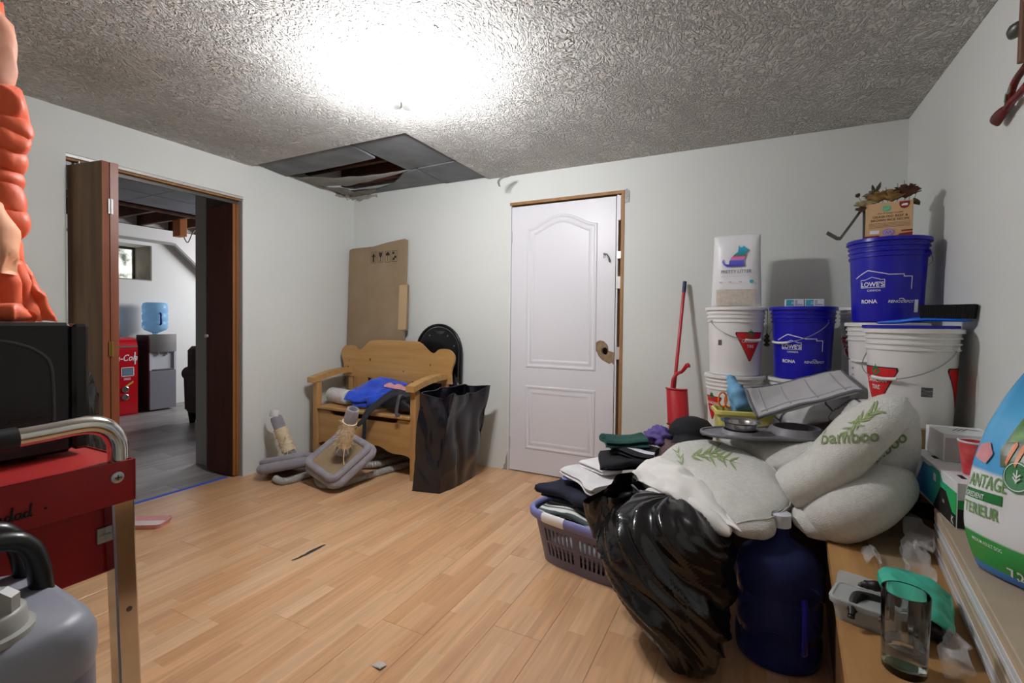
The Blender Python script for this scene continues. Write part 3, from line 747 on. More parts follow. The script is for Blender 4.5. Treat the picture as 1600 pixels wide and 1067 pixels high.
# ------------------------------------------------------------------ bench corner
m_pine = M('varnished pine', 'BF9660', .45, col2='AA8048', vscale=7, stretch=(.25, 3, 3), coat=.15)
m_pinev = M('varnished pine upright', 'BC925E', .45, col2='A47A48', vscale=7, stretch=(3, 3, .25), coat=.15)
m_knot = M('pine knot', '6B3F1F', .6)
bn = thing('storage_bench', 'varnished pine storage bench with scalloped backrest and curved arms', 'bench', (-2.655, 2.92, 0))
BW = 0.50                                   # half width to the outside of the arms
def bx(x0, x1, y0, y1, z0, z1, nm, mt, b=.003): return MB().box(x0, x1, y0, y1, z0, z1, b=b).build(nm, mt, bn)
for s in (-1, 1):
    a, b_ = sorted((s * (BW + .020), s * (BW - .030)))
    bx(a, b_, -.215, -.165, 0, .645, 'front_leg', m_pinev)
    bx(a, b_, .165, .205, 0, .80, 'back_leg', m_pinev)
    bx(min(s * (BW - .008), s * (BW - .026)), max(s * (BW - .008), s * (BW - .026)), -.165, .165, .08, .43, 'side_panel', m_pine)
    # curved armrest
    m = MB(); out = []
    for i in range(13): u = i / 12; out.append((-.255 + .44 * u, .645 + .052 * math.sin(PI * min(1, u * .62))))
    pl = [(p[0], p[1] + .042) for p in out] + [(p[0], p[1]) for p in out[::-1]]
    m.prism(pl[::-1], .075, lambda x, y, z: (s * BW + (z - .0375) , x, y)); m.build('armrest', m_pine, bn, 40)
# front board with scalloped lower edge
fb = [(-.47, .435), (-.47, .16)]
for i in range(0, 41):
    u = i / 40; x = -.47 + .94 * u; fb.append((x, .150 + .045 * math.sin(PI * u) ** .5 + .022 * math.cos(6 * PI * u) * math.sin(PI * u)))
fb += [(.47, .16), (.47, .435)]
slot = [(-.34, .428), (.33, .428), (.33, .405), (.29, .398), (-.28, .398), (-.33, .412)]
fb2 = [(-.47, .425), (-.47, .16)] + fb[2:-2] + [(.47, .16), (.47, .425), (.345, .425), (.34, .405), (.30, .396), (-.29, .396), (-.33, .408), (-.34, .425)]
MB().prism(fb2, .02, lambda x, y, z: (x, -.180 - z, y)).build('front_board', m_pine, bn)
bx(-.468, .468, -.138, .160, .19, .205, 'bottom_board', m_pine)
bx(-.468, .468, -.225, .165, .435, .460, 'seat_lid', m_pine, b=.006)
# scalloped backrest
def backpoly():
    h = [(0.0, .985), (.16, .985), (.225, .983), (.27, .972), (.315, .940), (.36, .905), (.395, .893), (.425, .902), (.455, .925), (.50, .932), (.555, .925), (.59, .900), (.605, .865), (.600, .825), (.585, .790), (.575, .750), (.575, .700), (.580, .660)]
    sm = [tuple(v) for v in curve_pts([Vector((a, b, 0)) for a, b in h], 50)]
    r = [(a, b) for a, b, _ in sm]; return [(-a, b) for a, b in r[::-1]][:-1] + r
pl = backpoly()
pl = [(x * .985, y) for x, y in pl]
MB().prism(pl, .022, lambda x, y, z: (x, .178 - z, y)).build('backrest', m_pine, bn)
fnk = plane_fn((0, .156, 0), (1, 0, 0), (0, 0, 1), .0006)
for (x, y, r) in ((-.515, .735, .014), (-.26, .815, .012), (.37, .80, .008), (.10, .735, .007), (-.50, .80, .006)):
    m = MB(); poly(m, [(x + r * math.cos(t * PI / 6) * .8, y + r * math.sin(t * PI / 6) * 1.1) for t in range(12)], fnk); m.build('knot', m_knot, bn)
# spindle boards below the backrest, one with a heart-shaped cut-out
def slat(x0, x1, cut=None):
    o = [(x0, .462), (x1, .462), (x1 + .01, .70), (x0 + .01, .70)]; l = [o]
    if cut: l.append([(cut + .030 * math.cos(t * PI / 8) * (1 if t < 8 else 1), .60 + .032 * math.sin(t * PI / 8)) for t in range(16)])
    MB().prism(l, .014, lambda x, y, z: (x, .172 - z, y)).build('back_slat', m_pinev, bn)
slat(-.455, -.30); slat(-.26, -.115); slat(.03, .18, .105); slat(-.10, .02)
MB().box(-.468, .468, .176, .188, .12, .435).build('back_board', m_pine, bn)

# things on the bench (seat top at z = .46)
m_roll = M('floral paper roll', 'E4E0D4', .8, col2='CFE0D8', vscale=30)
rl = thing('paper_roll', 'white paper roll with pastel floral wrap lying on the bench seat', 'paper roll', (-3.035, 2.86, .460))
mtx = T(0, 0, .062) @ RZ(math.radians(-12)) @ RY(PI / 2)
MB().lathe([(.02, -.13), (.055, -.13), (.0615, -.12), (.0615, .12), (.055, .13), (.02, .13), (.02, -.13)], 32, mtx=mtx).build('roll', m_roll, rl, 40)
MB().lathe([(.0622, -.06), (.0622, .11)], 32, mtx=mtx).build('wrapper', M('pastel wrap', 'D5E4E2', .6, col2='E3C9CF', vscale=40), rl, 60)
m_bluet = M('royal blue fleece', '1B49C8', .85, var=.25, vscale=14, bump=.4, bscale=220, sheen=.4)
mb = MB()
cushion(mb, [[P(566, 602, 3.86), P(596, 590, 3.92), P(640, 600, 3.90)], [P(546, 612, 3.78), P(585, 604, 3.80), P(622, 608, 3.78)], [P(536, 624, 3.70), P(566, 628, 3.66), P(602, 616, 3.70)]], 30, 24, .026, .012, 10, 4, ridge=.012, rfr=9, under=.8)
cushion(mb, [[P(560, 612, 3.90), P(590, 606, 3.92), P(620, 608, 3.88)], [P(548, 622, 3.78), P(585, 620, 3.80), P(616, 616, 3.78)], [P(552, 634, 3.68), P(580, 636, 3.66), P(600, 632, 3.66)]], 26, 20, .030, .010, 9, 9, ridge=.012, rfr=10, under=1)
cushion(mb, [[P(572, 620, 3.66), P(600, 614, 3.68)], [P(574, 634, 3.64), P(598, 630, 3.65)]], 16, 10, .022, .008, 14, 3)
for v in mb.v: v.z = max(v.z, .461)
bl = mb.build('blue_towel', m_bluet, None, 80)
tag(bl, 'bright blue bunched towel heaped on the bench seat', 'towel')
m_blackf = M('black nylon fabric', '151519', .6, var=.3, vscale=20, bump=.25, bscale=200)
bpk = thing('backpack', 'black backpack lying on the bench with its straps hanging over the front', 'backpack', (-2.36, 2.86, .46))
o = Vector((-2.36, 2.86, .46)); mb = MB()
Q = lambda a, b, s: P(a, b, s) - o
cushion(mb, [[(-.11, .13, .05), (.03, .14, .07), (.165, .13, .05)], [(-.12, 0, .065), (.03, 0, .09), (.17, 0, .07)], [(-.12, -.14, .05), (.03, -.15, .06), (.165, -.14, .05)]], 22, 16, .055, .016, 9, 6, under=.9); mb.build('body', m_blackf, bpk, 80)
m_strap = M('charcoal webbing', '26262C', .5, bump=.3, bscale=300)
mb = MB(); mb.tube(curve_pts([(.06, -.05, .15), (-.02, -.10, .165), (-.10, -.16, .10), (-.16, -.235, .02), (-.185, -.255, -.05), (-.27, -.262, -.105), (-.33, -.265, -.125)], 30), (.021, .003), 8, flat=(0, -.6, .8)); mb.build('strap', m_strap, bpk, 50)
mb = MB(); mb.tube(curve_pts([(.10, -.06, .14), (.0, -.12, .15), (-.10, -.20, .06), (-.145, -.262, -.02), (-.15, -.268, -.10), (-.16, -.27, -.24)], 26), (.021, .003), 8, flat=(0, -.6, .8)); st = mb.build('strap', m_strap, bpk, 50)
MB().box(-.186, -.136, -.279, -.262, -.285, -.235, b=.003).build('buckle', M('pale buckle', 'B8BCC4', .35, .4), st)
mb = MB(); mb.tube(curve_pts([(.10, -.10, .13), (.09, -.16, .15), (.085, -.185, .08), (.09, -.20, .02), (.12, -.20, .015)], 18), (.014, .003), 8, flat=(0, -.6, .8)); mb.build('strap', M('grey webbing', '4A4A50', .6), bpk, 50)
m_pink = M('pink patterned cotton', 'E3AEB4', .85, col2='C98790', vscale=40)
mb = MB(); cushion(mb, [[P(600, 597, 3.86), P(620, 600, 3.84), P(640, 607, 3.82)], [P(600, 604, 3.74), P(618, 608, 3.74), P(638, 616, 3.72)]], 18, 10, .010, .008, 18, 5, under=.9)
tag(mb.build('pink_cloth', m_pink, None, 80), 'pink patterned cloth tucked between towel and black backpack', 'cloth')

# flattened cardboard carton behind the bench
m_card = M('corrugated cardboard', '98856B', .85, col2='8B775C', vscale=4, bump=.1, bscale=60)
m_ink = M('black ink', '1B1916', .7)
cb_ = thing('cardboard_carton', 'tall flattened cardboard carton with handling symbols leaning in the corner', 'cardboard box', (-2.955, 3.175, 0))
tilt = T(0, 0, 0) @ RX(math.radians(-1.9))
pl = [(-.335, 0), (.305, 0), (.305, 1.06), (.330, 1.065), (.335, 1.10), (.335, 1.45), (.310, 1.47), (.310, 1.835), (.295, 1.845), (.10, 1.825), (-.05, 1.80), (-.30, 1.795), (-.335, 1.785)]
MB().prism(pl, .030, lambda x, y, z: (x, -z, y), mtx=tilt).build('carton_panel', m_card, cb_)
MB().prism([(.255, 1.07), (.338, 1.075), (.340, 1.455), (.258, 1.45)], .006, lambda x, y, z: (x, -.0302 - z, y), mtx=tilt).build('tape_flap', M('pale carton flap', 'B79D79', .8), cb_)
MB().prism([(.2525, 0), (.2545, 0), (.2545, 1.83), (.2525, 1.83)], .0008, lambda x, y, z: (x, -.0302 - z, y), mtx=tilt).build('crease', m_card, cb_)
fnc = lambda x, y: tilt @ Vector((x, -.0312, y))
mb = MB(); sy = 1.70
for k, x in enumerate((-.045, .035, .115, .190)):
    stroke(mb, [(x - .028, sy - .045), (x + .028, sy - .045), (x + .028, sy + .05), (x - .028, sy + .05)], .003, fnc, closed=True)
    if k == 0: poly(mb, [(x, sy + .042), (x - .022, sy + .008), (x - .009, sy + .008), (x - .009, sy - .036), (x + .009, sy - .036), (x + .009, sy + .008), (x + .022, sy + .008)], fnc)
    if k == 1:
        poly(mb, [(x - .02, sy + .042), (x - .014, sy + .010), (x - .003, sy - .002), (x - .003, sy - .03), (x - .014, sy - .036), (x + .014, sy - .036), (x + .003, sy - .03), (x + .003, sy - .002), (x + .014, sy + .010), (x + .02, sy + .042)], fnc)
    if k == 2:
        poly(mb, [(x - .023, sy + .012)] + [(x - .023 * math.cos(t * PI / 8), sy + .012 + .030 * math.sin(t * PI / 8)) for t in range(1, 8)] + [(x + .023, sy + .012)], fnc)
        stroke(mb, [(x, sy + .012), (x, sy - .028), (x + .006, sy - .034)], .003, fnc)
    if k == 3:
        for (a, b) in ((-.012, .03), (.010, -.005), (-.008, -.022)): poly(mb, [(x + a - .011, sy + b - .008), (x + a + .011, sy + b - .010), (x + a + .012, sy + b + .010), (x + a - .009, sy + b + .012)], fnc)
        stroke(mb, [(x - .02, sy - .035), (x + .02, sy + .035)], .003, fnc)
mb.build('handling_symbols', m_ink, cb_)

# folded chair behind the bench
m_blackm = M('black enamelled steel', '101015', .28, coat=.3)
fc = thing('folding_chair', 'black folding chair with rounded back folded flat against the wall', 'chair', (-2.315, 3.205, 0))
def arc(w, zc, h, n=24): return [(w * math.cos(PI * i / n), zc + h * math.sin(PI * i / n)) for i in range(n + 1)]
lean = RX(math.radians(-1.5))
pth = [Vector((.218, 0, 0)), Vector((.218, 0, .6))] + [Vector((a, 0, b)) for a, b in arc(.218, .905, .212)] + [Vector((-.218, 0, .6)), Vector((-.218, 0, 0))]
MB().tube(pth, .0125, 10, mtx=lean).build('frame', m_blackm, fc, 60)
bk = arc(.198, .90, .200); bk = [(x, z) for x, z in bk] + [(-.195, .70), (.195, .70)]
sl = [(.06 * math.cos(PI + PI * i / 8), 1.068 + .028 * math.sin(PI + PI * i / 8)) for i in range(9)]
MB().prism([bk, sl], .012, lambda x, y, z: (x, .006 - z, y), mtx=lean).build('backrest', m_blackm, fc)
for (x, z) in ((-.09, 1.03), (.09, 1.03), (.155, .95), (-.155, .95)): MB().cyl(lean @ Vector((x, -.006, z)), lean @ Vector((x, -.009, z)), .006, n=10).build('rivet', m_steel, fc, 40)
st_ = [(-.185, .24), (.185, .24), (.19, .60), (.15, .66), (-.15, .66), (-.19, .60)]
MB().prism(st_, .025, lambda x, y, z: (x, .035 - z + .0, y), mtx=lean).build('seat', m_blackm, fc)
pth2 = [Vector((.175, -.026, 0)), Vector((.175, -.026, .66)), Vector((.175, -.026, .72))]
for s in (-1, 1): MB().tube([Vector((p.x * s, p.y, p.z)) for p in pth2], .011, 10, mtx=lean).build('leg', m_blackm, fc, 60)
MB().tube([Vector((-.175, -.026, .12)), Vector((.175, -.026, .12))], .008, 8, mtx=lean).build('crossbar', m_blackm, fc, 60)

# ------------------------------------------------------------------ dismantled cat tree, hose, black bag
def G(px, py, z=0.0):
    d = FF + RR * ((px - 800) / FPX) + UU * ((CYP - py) / FPX); return Vector((0, 0, CAMZ)) + d * ((z - CAMZ) / d.z)
m_plush = M('grey plush', '9A979D', .95, col2='837F86', vscale=12, bump=.5, bscale=320, sheen=.5)
m_ply = M('bare particle board', '9B8669', .85, col2='8A7455', vscale=10)
m_sisal = M('frayed sisal', 'E6D8BC', .9, col2='CDB68E', vscale=30, bump=.8, bscale=140, stretch=(.4, .4, 3))
def frame(c, x, z):
    x, z = Vector(x).normalized(), Vector(z).normalized(); y = z.cross(x).normalized(); x = y.cross(z).normalized()
    m = Matrix(((x.x, y.x, z.x, 0), (x.y, y.y, z.y, 0), (x.z, y.z, z.z, 0), (0, 0, 0, 1))); m.translation = Vector(c); return m
def rrect(w, d, r, n=6):
    out = []
    for (sx, sy, a0) in ((1, 1, 0), (-1, 1, PI / 2), (-1, -1, PI), (1, -1, 1.5 * PI)):
        for i in range(n + 1): a = a0 + PI / 2 * i / n; out.append((sx * (w / 2 - r) + r * math.cos(a), sy * (d / 2 - r) + r * math.sin(a)))
    return out
def cat_piece(label, fr, side, post, ptop_r, seed, paper=None, bend=0.0):
    base = fr.translation.copy(); t = thing('cat_tree_section', label, 'cat tree', base, 0, 'dismantled cat tree sections'); f = T(*(-base)) @ fr
    loop = rrect(side - .03, side - .03, .04)
    m = MB(); m.tube([Vector((x, y, .012)) for x, y in loop], [(.024 + .004 * nz((x, y, 0), 9, seed)) for x, y in loop], 12, closed=True, mtx=f); m.build('rolled_rim', m_plush, t, 80)
    m = MB(); m.tube([Vector((x * 1.03, y * 1.03, -.034)) for x, y in loop], [(.036 + .006 * nz((x, y, 1), 9, seed)) for x, y in loop], 12, closed=True, mtx=f); m.prism(rrect(side - .04, side - .04, .03), .04, lambda x, y, z: (x, y, z - .055), mtx=f); m.build('underside', m_plush, t, 60)
    MB().prism(rrect(side - .06, side - .06, .02), .012, lambda x, y, z: (x, y, z), mtx=f).build('board', m_ply, t)
    q = [Vector(p) for p in post]; n = 22; pts = [T(*(-base)) @ spl(q, i / n) for i in range(n + 1)]
    k1, k2 = 5, 17
    MB().tube(pts[:k1 + 1], [.038 + .010 * (1 - i / k1) for i in range(k1 + 1)], 16).build('post_foot', m_plush, t, 70)
    m = MB(); m.tube(pts[k1:k2 + 1], [.047 + .007 * nz((i, seed, 0), .9) for i in range(k2 - k1 + 1)], 20)
    for i in range(220):                                  # loose sisal fibres
        j = k1 + random.random() * (k2 - k1 - 1); p = pts[int(j)].lerp(pts[int(j) + 1], j % 1)
        dr = Vector((random.uniform(-1, 1), random.uniform(-1, .4), random.uniform(-.6, .8))).normalized()
        m.tube([p + dr * .040, p + dr * .058 + Vector((0, 0, -.006)), p + dr * random.uniform(.06, .088) + Vector((0, 0, -.018))], [.0016, .0011, .0005], 4)
    m.build('sisal_wrap', m_sisal, t, 60)
    d = (pts[-1] - pts[-3]).normalized(); fr2 = d.to_track_quat('Z', 'Y').to_matrix().to_4x4(); fr2.translation = pts[k2]
    L = (pts[-1] - pts[k2]).length
    MB().lathe([(.040, 0), (.043, .02), (.042, L * .8), (.038, L), (.028, L), (.026, L - .03), (0, L - .035)], 22, mtx=fr2).build('post_cap', m_plush, t, 60)
    m = MB(); a = pts[k1 + 2]
    m.tube(curve_pts([a + Vector((.04, -.03, .02)), a + Vector((.055, -.05, -.03)), a + Vector((.05, -.055, -.09)), a + Vector((.06, -.06, -.13))], 12), .003, 6); m.build('loose_string', m_sisal, t, 60)
    if paper: m = MB(); cushion(m, [[pts[-1] + Vector(p) for p in r] for r in paper], 8, 6, .002, .003, 30, 2); m.build('paper_scrap', m_wprint, t, 60)
    return t
c1 = P(530, 712, 3.32)
u1 = (P(581, 708, 3.27) - P(478, 712, 3.36)); v1 = (P(528, 684, 3.50) - P(537, 741, 3.20)); n1 = u1.cross(v1).normalized()
x1 = (u1.normalized() + v1.normalized())
cat_piece('square grey plush cat tree platform with frayed sisal post tipped before the bench', frame(c1, x1, n1), .345, [P(534, 706, 3.25), P(541, 680, 3.20), P(552, 639, 3.14)], .04, 3)
c2_ = P(449, 724, 3.53) + Vector((0, 0, .022))
pv = P(431, 650, 3.52) - P(457, 716, 3.50)
cat_piece('grey plush cat tree section with sisal post propped against the wall', frame(c2_, (.75, .55, .15), Vector((-.28, .12, .95))), .30, [P(456, 716, 3.50), P(446, 690, 3.51), P(431, 651, 3.53)], .04, 8,
          paper=[[(-.05, -.02, .0), (0, -.03, .006), (.05, -.02, .01)], [(-.05, -.01, .05), (0, -.02, .055), (.045, -.01, .055)]])
m_hose = M('grey ribbed hose', 'A5A39E', .4, .1)
def hose(pts, r=.026):
    c = []; pp = curve_pts(pts, 60); L = sum((b - a).length for a, b in zip(pp, pp[1:])); n = int(L / .0045)
    pp = curve_pts(pts, n); return pp, [r * (1.0 if (i // 2) % 2 else .88) for i in range(n + 1)]
hs = thing('vacuum_hose', 'long grey ribbed vacuum hose coiled under the bench and cat tree', 'hose', G(560, 740))
hb = G(560, 740); z_ = .024
pths = [G(655, 722, z_), G(610, 733, z_), G(560, 748, z_), G(527, 758, z_), G(503, 757, z_), G(496, 746, z_), G(499, 736, .03), G(514, 729, .03), G(555, 728, z_), G(600, 723, .045), G(645, 712, .03)]
pp, rr_ = hose(pths); MB().tube([p - hb for p in pp], rr_, 12).build('hose', m_hose, hs, 30)
pths = [G(640, 706, .03), G(600, 712, .06), G(560, 722, .06), G(520, 733, .03), G(480, 742, z_), G(455, 750, z_), G(440, 752, z_), G(431, 748, z_)]
pp, rr_ = hose(pths); MB().tube([p - hb for p in pp], rr_, 12).build('hose', m_hose, hs, 30)

m_nylon = M('black glossy nylon', '17171F', .26, var=.2, vscale=8, bump=.1, bscale=30, coat=.35)
bg = thing('shopping_bag', 'tall empty black nylon bag standing open beside the bench', 'bag', (-1.93, 2.80, 0))
cor = [(-.115, -.250), (.085, -.205), (.100, .235), (-.10, .23)]
def bagwall(u, v, off=0.0):
    k = u * 4; i = int(k) % 4; f = k - int(k); a, b = Vector(cor[i]), Vector(cor[(i + 1) % 4]); p = a.lerp(b, f)
    c = Vector((0, 0)); w = math.sin(PI * f)
    taper = 1.0 + .10 * (v - .3) * (1 if i != 1 else .6)
    n = Vector(((b - a).y, -(b - a).x)).normalized()
    bow = -.055 * w * v ** 1.3 if i in (0, 2) else (.02 * w * (1 - v) - .05 * w * v ** 2 if i == 1 else -.02 * w)
    z = .675 * v - (.045 * w * v if i in (0, 1) else 0)
    q = p * taper + n * bow + Vector((.085 * v ** 1.2, .02 * v)); pt = Vector((q.x, q.y, z))
    fold = abs(nz((pt.x + pt.z * .35, pt.y - pt.z * .3, pt.z * .4), 7, 3)); 
    wr = .046 * (fold ** .7 - .3) * min(1, v * 3 + .25)
    q2 = q - n * off + n * wr
    return Vector((q2.x, q2.y, z + .012 * nz((q.x, q.y, 0), 9, 5) * v))
mb = MB(); mb.grid(96, 34, lambda u, v: bagwall(u, v)); mb.grid(96, 34, lambda u, v: bagwall(u, v, .004), flip=True)
mb.add([(p[0], p[1], .003) for p in cor], [(0, 1, 2, 3)]); mb.build('bag_body', m_nylon, bg, 70)
mb = MB(); mb.tube([bagwall(i / 96, 1.0, .002) for i in range(96)], .0045, 6, closed=True); mb.build('hem', m_nylon, bg, 70)

# scraps on the floor
mb = MB(); cushion(mb, [[(-1.948, 1.537, .002), (-1.944, 1.60, .0022), (-1.946, 1.66, .0025), (-1.940, 1.728, .002)], [(-1.938, 1.539, .002), (-1.928, 1.60, .0022), (-1.926, 1.66, .0025), (-1.930, 1.73, .002)]], 24, 4, .0015, .002, 40, 3, edge=.003)
tag(mb.build('tape_scrap', M('dark tape', '2C2620', .7), None, 60), 'narrow dark strip of tape lying on the laminate floor', 'tape')
mb = MB(); p = G(592, 1040, .001); cushion(mb, [[p + Vector((-.02, -.012, 0)), p + Vector((.02, -.015, .004))], [p + Vector((-.016, .016, .003)), p + Vector((.022, .012, 0))]], 8, 8, .003, .004, 40, 7, edge=.004)
tag(mb.build('paper_scrap', M('grey paper', 'B9B2AA', .8), None, 60), 'tiny crumpled pale paper scrap on the floor', 'paper')
m_pinkp = M('pale red plastic', 'E2A9A6', .4)
ty = thing('plastic_tray', 'small red and white plastic tray on the floor behind the cart leg', 'tray', (-2.985, 1.425, 0), .55)
mb = MB(); mb.prism([rrect(.20, .11, .02)], .004, lambda x, y, z: (x, y, z)); mb.build('base', M('white tray plastic', 'E8DCDA', .4), ty)
mb = MB(); lo = rrect(.20, .11, .02); n = len(lo)
mb.add([(x, y, .0) for x, y in lo] + [(x * 1.12, y * 1.2, .028) for x, y in lo] + [(x * 1.09, y * 1.16, .028) for x, y in lo] + [(x * .97, y * .97, .0045) for x, y in lo],
       [(i, (i + 1) % n, n + (i + 1) % n, n + i) for i in range(n)] + [(n + i, n + (i + 1) % n, 2 * n + (i + 1) % n, 2 * n + i) for i in range(n)] + [(2 * n + i, 2 * n + (i + 1) % n, 3 * n + (i + 1) % n, 3 * n + i) for i in range(n)])
mb.build('rim', m_pinkp, ty, 50)

# ------------------------------------------------------------------ red cart, microwave, jacket, grey tank
m_cart = M('scuffed red enamel', 'A2111B', .35, col2='8A0D16', vscale=5, bump=.05, bscale=30, coat=.2)
m_cartp = M('pale red top', 'C8433F', .35, col2='B02A2A', vscale=4)  # tray top in a paler red than the sides
CX, CY = -1.040, .480                                # outer corner of the cart tray
CT = .884
ct = thing('utility_cart', 'red metal utility cart with chrome tube handle and legs', 'cart', (-1.27, .02, 0))
o = Vector((-1.27, .02, 0))
def cb(x0, x1, y0, y1, z0, z1, nm, mt, b=.002, parent=None): return MB().box(x0 - o.x, x1 - o.x, y0 - o.y, y1 - o.y, z0, z1, b=b).build(nm, mt, parent or ct)
yn, yf = -.42, CY
cb(-1.70, CX - .002, yn, yf - .002, CT - .008, CT - .003, 'tray_top', m_cartp, 0)
for a in ((-1.702, CX, yf - .003, yf), (-1.702, CX, yn, yn + .003), (CX - .003, CX, yn + .0031, yf - .0031), (-1.702, -1.699, yn + .0031, yf - .0031)):
    cb(*a, CT - .078, CT, 'tray_side', m_cart, .0008)
dr = cb(-1.68, CX - .040, yn + .05, yf - .016, CT - .215, CT - .079, 'drawer_box', m_cart, .002)
lat = MB(); lat.box(CX - .0395 - o.x, CX - .0355 - o.x, .434 - o.y, .449 - o.y, CT - .156, CT - .126, b=.001); lat.box(CX - .0395 - o.x, CX - .033 - o.x, .437 - o.y, .451 - o.y, CT - .142, CT - .139, b=.0005); lat.build('latch_clip', m_steel, ct)
def leg(x, y):
    m = MB(); m.box(x - .0175 - o.x, x + .0175 - o.x, y - .0175 - o.y, y + .0175 - o.y, .0, CT - .01, b=.003)
    for v_ in m.v: v_.y += (CT - v_.z) * .03 * (1 if y > 0 else -1)
    l = m.build('leg', m_chrome, ct)
    for z in (.60, .30): MB().cyl((x + .0170 - o.x, y + .010 - o.y, z), (x + .0180 - o.x, y + .010 - o.y, z), .005, n=12).build('bolt_hole_shade', m_darksteel, l, 40)  # flat dark discs imitate the shade inside the leg's holes
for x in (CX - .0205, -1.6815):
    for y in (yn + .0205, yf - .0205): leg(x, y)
for x in (CX - .019, -1.684):                          # handle rises from the far legs and runs back along the cart
    pts = [(x, yf - .020, CT - .01), (x, yf - .020, CT + .015), (x, yf - .022, CT + .035), (x, yf - .032, CT + .056), (x, yf - .052, CT + .070), (x, yf - .08, CT + .074), (x, yf - .14, CT + .071), (x, yf - .3, CT + .066), (x, -.30, CT + .058)]
    m = MB(); m.tube([Vector(p) - o for p in curve_pts(pts, 44)], .0165, 12); m.build('handle', m_chrome, ct, 50)
    m = MB(); m.tube([Vector(p) - o for p in ((x, .322, CT + .069), (x, -.28, CT + .058))], .0185, 12); m.build('grip_sleeve', M('black rubber', '17181A', .55), ct, 50)
for z in (CT - .028,):
    m = MB(); m.lathe([(0, .004), (.008, .004), (.0105, .002), (.0105, 0)], 20, mtx=T(CX - o.x, yf - .030 - o.y, z) @ RY(PI / 2)); bo = m.build('bolt', m_steel, ct, 40)
    m = MB(); m.box(.0040, .0046, -.005, .005, -.0012, .0012, mtx=T(CX - o.x, yf - .030 - o.y, z)); m.box(.0040, .0046, -.0012, .0012, -.005, .005, mtx=T(CX - o.x, yf - .030 - o.y, z)); m.build('screw_slot_shade', m_darksteel, bo)  # raised dark cross imitates the shade in the recessed slot
# handwriting on the tray side: "ndad ."
fnw = lambda x, y: Vector((CX + .0006 - o.x, .292 + x - o.y, CT - .058 + y))
hw_ = MB()
def ink(pts, wd=.0030): hw_.tube([fnw(a, b) for a, b in [tuple(v)[:2] for v in curve_pts([Vector((p[0], p[1], 0)) for p in pts], 16)]], wd / 2, 6)
def lo_(c, x):
    if c == 'n': ink([(x, 0), (x + .001, .010), (x + .001, .004), (x + .005, .010), (x + .007, 0)])
    if c == 'd': ink([(x + .007, .008), (x + .002, .009), (x + .001, .002), (x + .006, .002), (x + .008, .008)]); ink([(x + .009, .022), (x + .008, .010), (x + .009, 0)])
    if c == 'a': ink([(x + .007, .009), (x + .001, .008), (x + .001, .001), (x + .006, .002), (x + .007, .009)]); ink([(x + .007, .009), (x + .008, .0)])
for c, x in (('i', -.012), ('n', .0), ('d', .010), ('a', .022), ('d', .032)): lo_(c, x)
ink([(-.006, .010), (-.006, .0)]); ink([(-.030, 0), (-.028, .022), (-.020, .02), (-.018, .004)]); ink([(.058, .006), (.0585, .007), (.059, .0065)], .004)
hw_.build('handwriting', m_ink, ct, 60)

m_mw = M('black textured steel', '141416', .38, bump=.08, bscale=500)
mw = thing('microwave', 'black microwave oven standing on the red cart', 'microwave', (-1.40, .215, CT - .003))
mx0, mx1, my1 = .225, -.225, .255
MB().box(-.22, .222, -.27, .222, .008, .258, b=.006).build('housing', m_mw, mw)
MB().box(-.223, .225, .2225, .249, .010, .256, b=.006).build('door_frame', M('black glossy plastic', '0E0E10', .2), mw)
for x in (-.18, .18):
    for y in (-.22, .17): MB().cyl((x, y, 0), (x, y, .0085), .014, n=12).build('foot', m_dark, mw, 40)
m = MB(); em = [(.225, -.26, .228), (.225, .06, .228), (.225, .12, .226), (.225, .155, .216), (.225, .180, .198), (.225, .192, .172), (.225, .195, .10), (.225, .195, .045)]
m.tube([Vector((.2225, p[1], p[2])) for p in curve_pts(em, 40)], .0028, 8); m.build('embossed_line', M('worn grey emboss', '4A4A4C', .4), mw, 60)
for i in range(4):
    for y in (.070, .135): MB().box(.2215, .2235, y, y + .045, .038 + .013 * i, .042 + .013 * i).build('vent_slot', m_mw, mw)

# orange puffer jacket slumped on top of the microwave
m_orange = M('orange ripstop', 'F4683C', .5, var=.10, vscale=7, bump=.45, bscale=26, sheen=.2)
m_peach = M('peach lining', 'F3B088', .6, var=.1, vscale=6, bump=.3, bscale=20)
jk = thing('puffer_jacket', 'orange quilted puffer jacket heaped on the microwave against the wall', 'jacket', (-1.44, .20, 1.137))
jo = Vector((-1.44, .20, 1.137))
def lobe(rows, th, nm='quilted_chamber', mt=m_orange, seed=0, amp=.014):
    m = MB(); cushion(m, [[P(*p) - jo for p in r] for r in rows], 26, 18, th, amp, 15, seed, pu=2.2, pv=2.0, ridge=.020, rfr=16); return m.build(nm, mt, jk, 80)
def chamber(y0, y1, e0, em, e1, k, nm='quilted_chamber', mt=m_orange, sl=22, th=.040, s0=1.06, x0=-90):
    ym = (y0 + y1) / 2
    row = lambda y, e: [(x0, y - sl, s0 - .02), (x0 * .35 + e * .35, y - sl * .55, s0), (e * .55 + x0 * .12, y - sl * .25, s0 + .02), (e - 6, y, s0 + .05)]
    m = MB(); cushion(m, [[P(*p) - jo for p in r] for r in (row(y0, e0), row(ym, em), row(y1, e1))], 30, 20, th, .010, 12, k, pu=2.6, pv=1.9, ridge=.020, rfr=15); return m.build(nm, mt, jk, 80)
for k, c in enumerate([(140, 200, 22, 42, 56), (182, 230, 42, 58, 52), (210, 250, 44, 50, 42), (236, 276, 38, 42, 32), (262, 306, 34, 28, 20), (286, 350, 14, 40, 48), (328, 376, 44, 46, 26), (358, 440, 22, 34, 44)]): chamber(*c, k + 1)
chamber(296, 430, 2, 28, 34, 20, 'lining', m_peach, 10, .016, 1.02)
